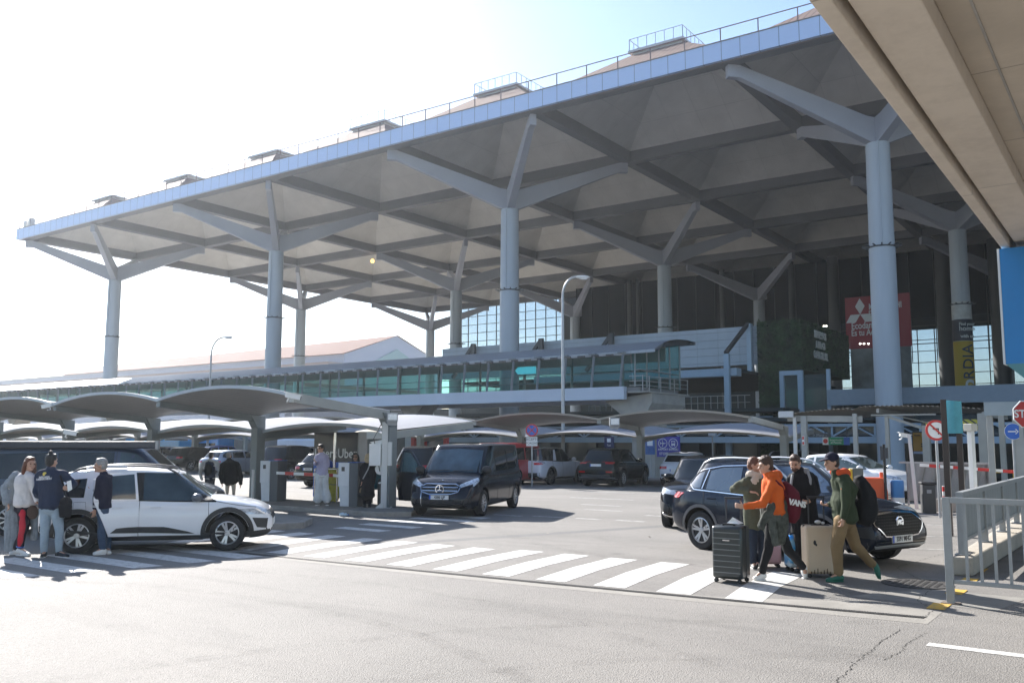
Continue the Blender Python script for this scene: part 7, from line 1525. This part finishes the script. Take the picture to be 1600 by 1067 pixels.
# ============================================================ LUGGAGE
def suitcase(label, px0, px1, pyb, pyt, depth_side, m_, turn=0.0, ribs=0, handle=None, hm=None, dep=.3, D=None, rv=False, trim=None):
    """front face spans px0..px1 in the photograph, standing on the ground at pyb"""
    p0 = G((px0+px1)/2, pyb) ; Dd = p0.dot(FW) if D is None else D
    if D is not None: r_ = ray((px0+px1)/2, pyb); p0 = C0+r_*(D/r_.dot(FW)); p0.z = 0
    Wd = (px1-px0)*Dd/1408; Hh = (pyb-pyt)*Dd/1408*.985; t = thing('suitcase', label, 'suitcase', p0, YAW+turn)
    def rb(x0, x1, y0, y1, z0, z1, r=.035): k = MB(); k.box(x0, x1, y0, y1, z0, z1); return k
    w0 = .055; o = rb(-Wd/2, Wd/2, 0, dep, w0, Hh).build('shell', m_, t, 40, .04)
    if ribs:
        k = MB()
        for i in range(ribs):
            z = w0+.05+(Hh-w0-.1)*(i+.5)/ribs
            k.box(-Wd/2+.02, Wd/2-.02, -.006, .01, z-.006, z+.006)
            if not rv: k.box(Wd/2-.01, Wd/2+.006, .02, dep-.02, z-.006, z+.006) if 0 else None
        k.build('ridges', trim or m_, o, 0, .002)
    k = MB(); k.box(-Wd/2+.001, Wd/2+.004, dep/2-.012, dep/2+.012, w0+.01, Hh+.004); k.build('zip', K['black'], o)
    for sx in (-1, 1):
        for sy in (.04, dep-.04):
            k = MB(); k.lathe([(.01,-.018),(.03,-.016),(.03,.016),(.01,.018)], 14, (sx*(Wd/2-.05), sy, .03), 'y'); k.box(sx*(Wd/2-.05)-.015, sx*(Wd/2-.05)+.015, sy-.014, sy+.014, .035, w0+.01); k.build('wheel', K['black'], t, 40)
    if handle:
        k = MB(); hw_ = .11; z1 = handle
        for e in (-1, 1): k.box(e*hw_-.009, e*hw_+.009, dep-.06, dep-.042, Hh-.02, z1)
        k.build('telescopic_handle', hm or K['grey'], t, 0, .002); k = MB(); k.box(-hw_-.02, hw_+.02, dep-.068, dep-.034, z1, z1+.03); k.build('grip', K['black'], t, 0, .01)
    k = MB(); k.box(-.09, .09, dep*.3, dep*.3+.03, Hh+.012, Hh+.03); k.box(-.09,-.07,dep*.3,dep*.3+.03,Hh-.005,Hh+.012); k.box(.07,.09,dep*.3,dep*.3+.03,Hh-.005,Hh+.012); k.build('carry_handle', K['black'], t)
    return t, Wd, Hh, o
SB = mat('suitcase_black', (.022,.028,.028), .35, coat=.3, var=.1); 
t, Wd, Hh, o = suitcase('large black hard suitcase with horizontal ridges in front of the group', 1112, 1160, 911, 824, 0, SB, -.6, 8, 1.13, K['dark'], .36, trim=mat('ridge_shine', (.16,.17,.17), .25, coat=.6))
k = MB(); k.prism([(-.02,.1,Hh+.035),(.16,.08,Hh+.03),(.18,.2,Hh+.035),(.05,.16,Hh+.11)], (0,0,.004)); k.prism([(-.0,.12,Hh+.04),(.06,.1,Hh+.12),(.12,.14,Hh+.05)], (0,.004,0)); tg = k.build('luggage_tag', K['white'], o)
k = MB(); k.box(-.05,.05,-.009,-.001,Hh-.2,Hh-.185); k.build('badge', K['chrome'], o)
PK = mat('suitcase_pink', (.62,.36,.37), .4, var=.04); t, Wd, Hh, o = suitcase('pink hard suitcase behind the legs of the man in orange', 1181, 1221, 887, 826, 0, PK, -.12, 0, None, None, .26)
BLU_ = bpy.data.materials.new('beach_print'); BLU_.use_nodes = True; nt = BLU_.node_tree; b_ = nt.nodes['Principled BSDF']; b_.inputs['Roughness'].default_value = .3; b_.inputs['Coat Weight'].default_value = .6
tc = nt.nodes.new('ShaderNodeTexCoord'); sx = nt.nodes.new('ShaderNodeSeparateXYZ'); nt.links.new(tc.outputs['Object'], sx.inputs[0]); nz_ = nt.nodes.new('ShaderNodeTexNoise'); nz_.inputs['Scale'].default_value = 9; nt.links.new(tc.outputs['Object'], nz_.inputs['Vector'])
ad_ = mathn(nt, 'ADD', sx.outputs[2], mathn(nt, 'MULTIPLY', mathn(nt, 'SUBTRACT', nz_.outputs['Fac'], .5), .25)); rp = nt.nodes.new('ShaderNodeValToRGB'); e = rp.color_ramp.elements
e[0].position = .1; e[0].color = (.5,.6,.65,1); e[1].position = .66; e[1].color = (.0,.1,.6,1)
for ps, cl in ((.16,(.01,.25,.5,1)), (.26,(.35,.55,.6,1)), (.34,(.02,.3,.65,1)), (.44,(.3,.6,.8,1)), (.52,(.02,.3,.8,1))): q = e.new(ps); q.color = cl
nt.links.new(ad_, rp.inputs[0]); nt.links.new(rp.outputs[0], b_.inputs['Base Color'])
t, Wd, Hh, o = suitcase('small suitcase printed with a blue sea and sky between the pink and cream ones', 1234, 1262, 893, 838, 0, BLU_, .1, 0, 1.1, K['chrome'], .24)
k = MB(); k.box(Wd*.1, Wd*.6, -.02, -.012, .36, .41); k.prism([(-.02,-.022,.4),(.08,-.022,.36),(.1,-.022,.42)], (0,.004,0)); k.build('luggage_tag', K['white'], o)
CRM = mat('suitcase_cream', (.62,.49,.35), .4, var=.05, vs=3); t, Wd, Hh, o = suitcase('large cream suitcase with rounded corners held by the man in the cap', 1262, 1310, 903, 823, 0, CRM, -.06, 0, 1.12, K['dark'], .3)
k = MB(); k.box(-.13,.13,.04,.12,Hh-.03,Hh+.012); k.build('top_recess', K['black'], o, 0, .01); k = MB(); k.ell((-.1,-.004,Hh-.24), (.02,.006,.035), 8, 6); k.ell((-.08,-.004,Hh-.27), (.014,.006,.02), 8, 6); k.build('sticker', K['black'], o)
k = MB(); [k.box(-Wd/2+.06+i*.045, -Wd/2+.072+i*.045, -.006, .004, .06, .095+.02*(i % 3)) for i in range(int((Wd-.12)/.045))]; k.build('scuff_marks', mat('scuff', (.12,.08,.05), .8), o)
k = MB(); k.ell((-.02,.1,Hh+.045), (.05,.03,.028), 10, 6); k.ell((.05,.1,Hh+.03), (.03,.03,.02), 8, 6); k.build('crumpled_tag', K['white'], o)
t, Wd, Hh, o = suitcase('black suitcase with a white swoosh tag at the foot of the cabinet pole', 589, 603, 800, 758, 0, SB, .0, 0, None, None, .3); 
for o_ in [t]: o_.location.z = .135
k = MB(); k.prism([(-Wd/2+.01,-.01,Hh-.07),(Wd*.4,-.01,Hh-.01),(0,-.01,Hh-.09),(-Wd/2+.04,-.01,Hh-.1)], (0,.006,0)); k.build('white_tag', K['white'], o)
TQ = mat('case_teal', (.02,.12,.17), .5); p = onY(588, 780, 19.6); t = thing('suitcase', 'teal soft suitcase half hidden behind the cabinet pole', 'suitcase', (p.x, 19.6, .135), YAW); k = MB(); k.box(-.2,.2,0,.25,.4,.95); k.build('shell', TQ, t, 40, .03); k = MB(); k.tube([(-.15,.12,0),(-.15,.12,.4)], .03, 8); k.tube([(.15,.12,0),(.15,.12,.4)], .03, 8); k.build('trolley_legs', K['dark'], t)
# ============================================================ HAZE
k = MB(); k.box(-905, 305, -255, 625, -2.5, 60)
hm = bpy.data.materials.new('haze'); hm.use_nodes = True; nt = hm.node_tree; nt.nodes.clear(); o_ = nt.nodes.new('ShaderNodeOutputMaterial'); pv = nt.nodes.new('ShaderNodeVolumePrincipled')
pv.inputs['Density'].default_value = HAZE; pv.inputs['Color'].default_value = (.86,.93,1,1); pv.inputs['Anisotropy'].default_value = .55
nt.links.new(pv.outputs[0], o_.inputs['Volume'])
hz = k.build('haze', hm); tag(hz, kind='stuff')
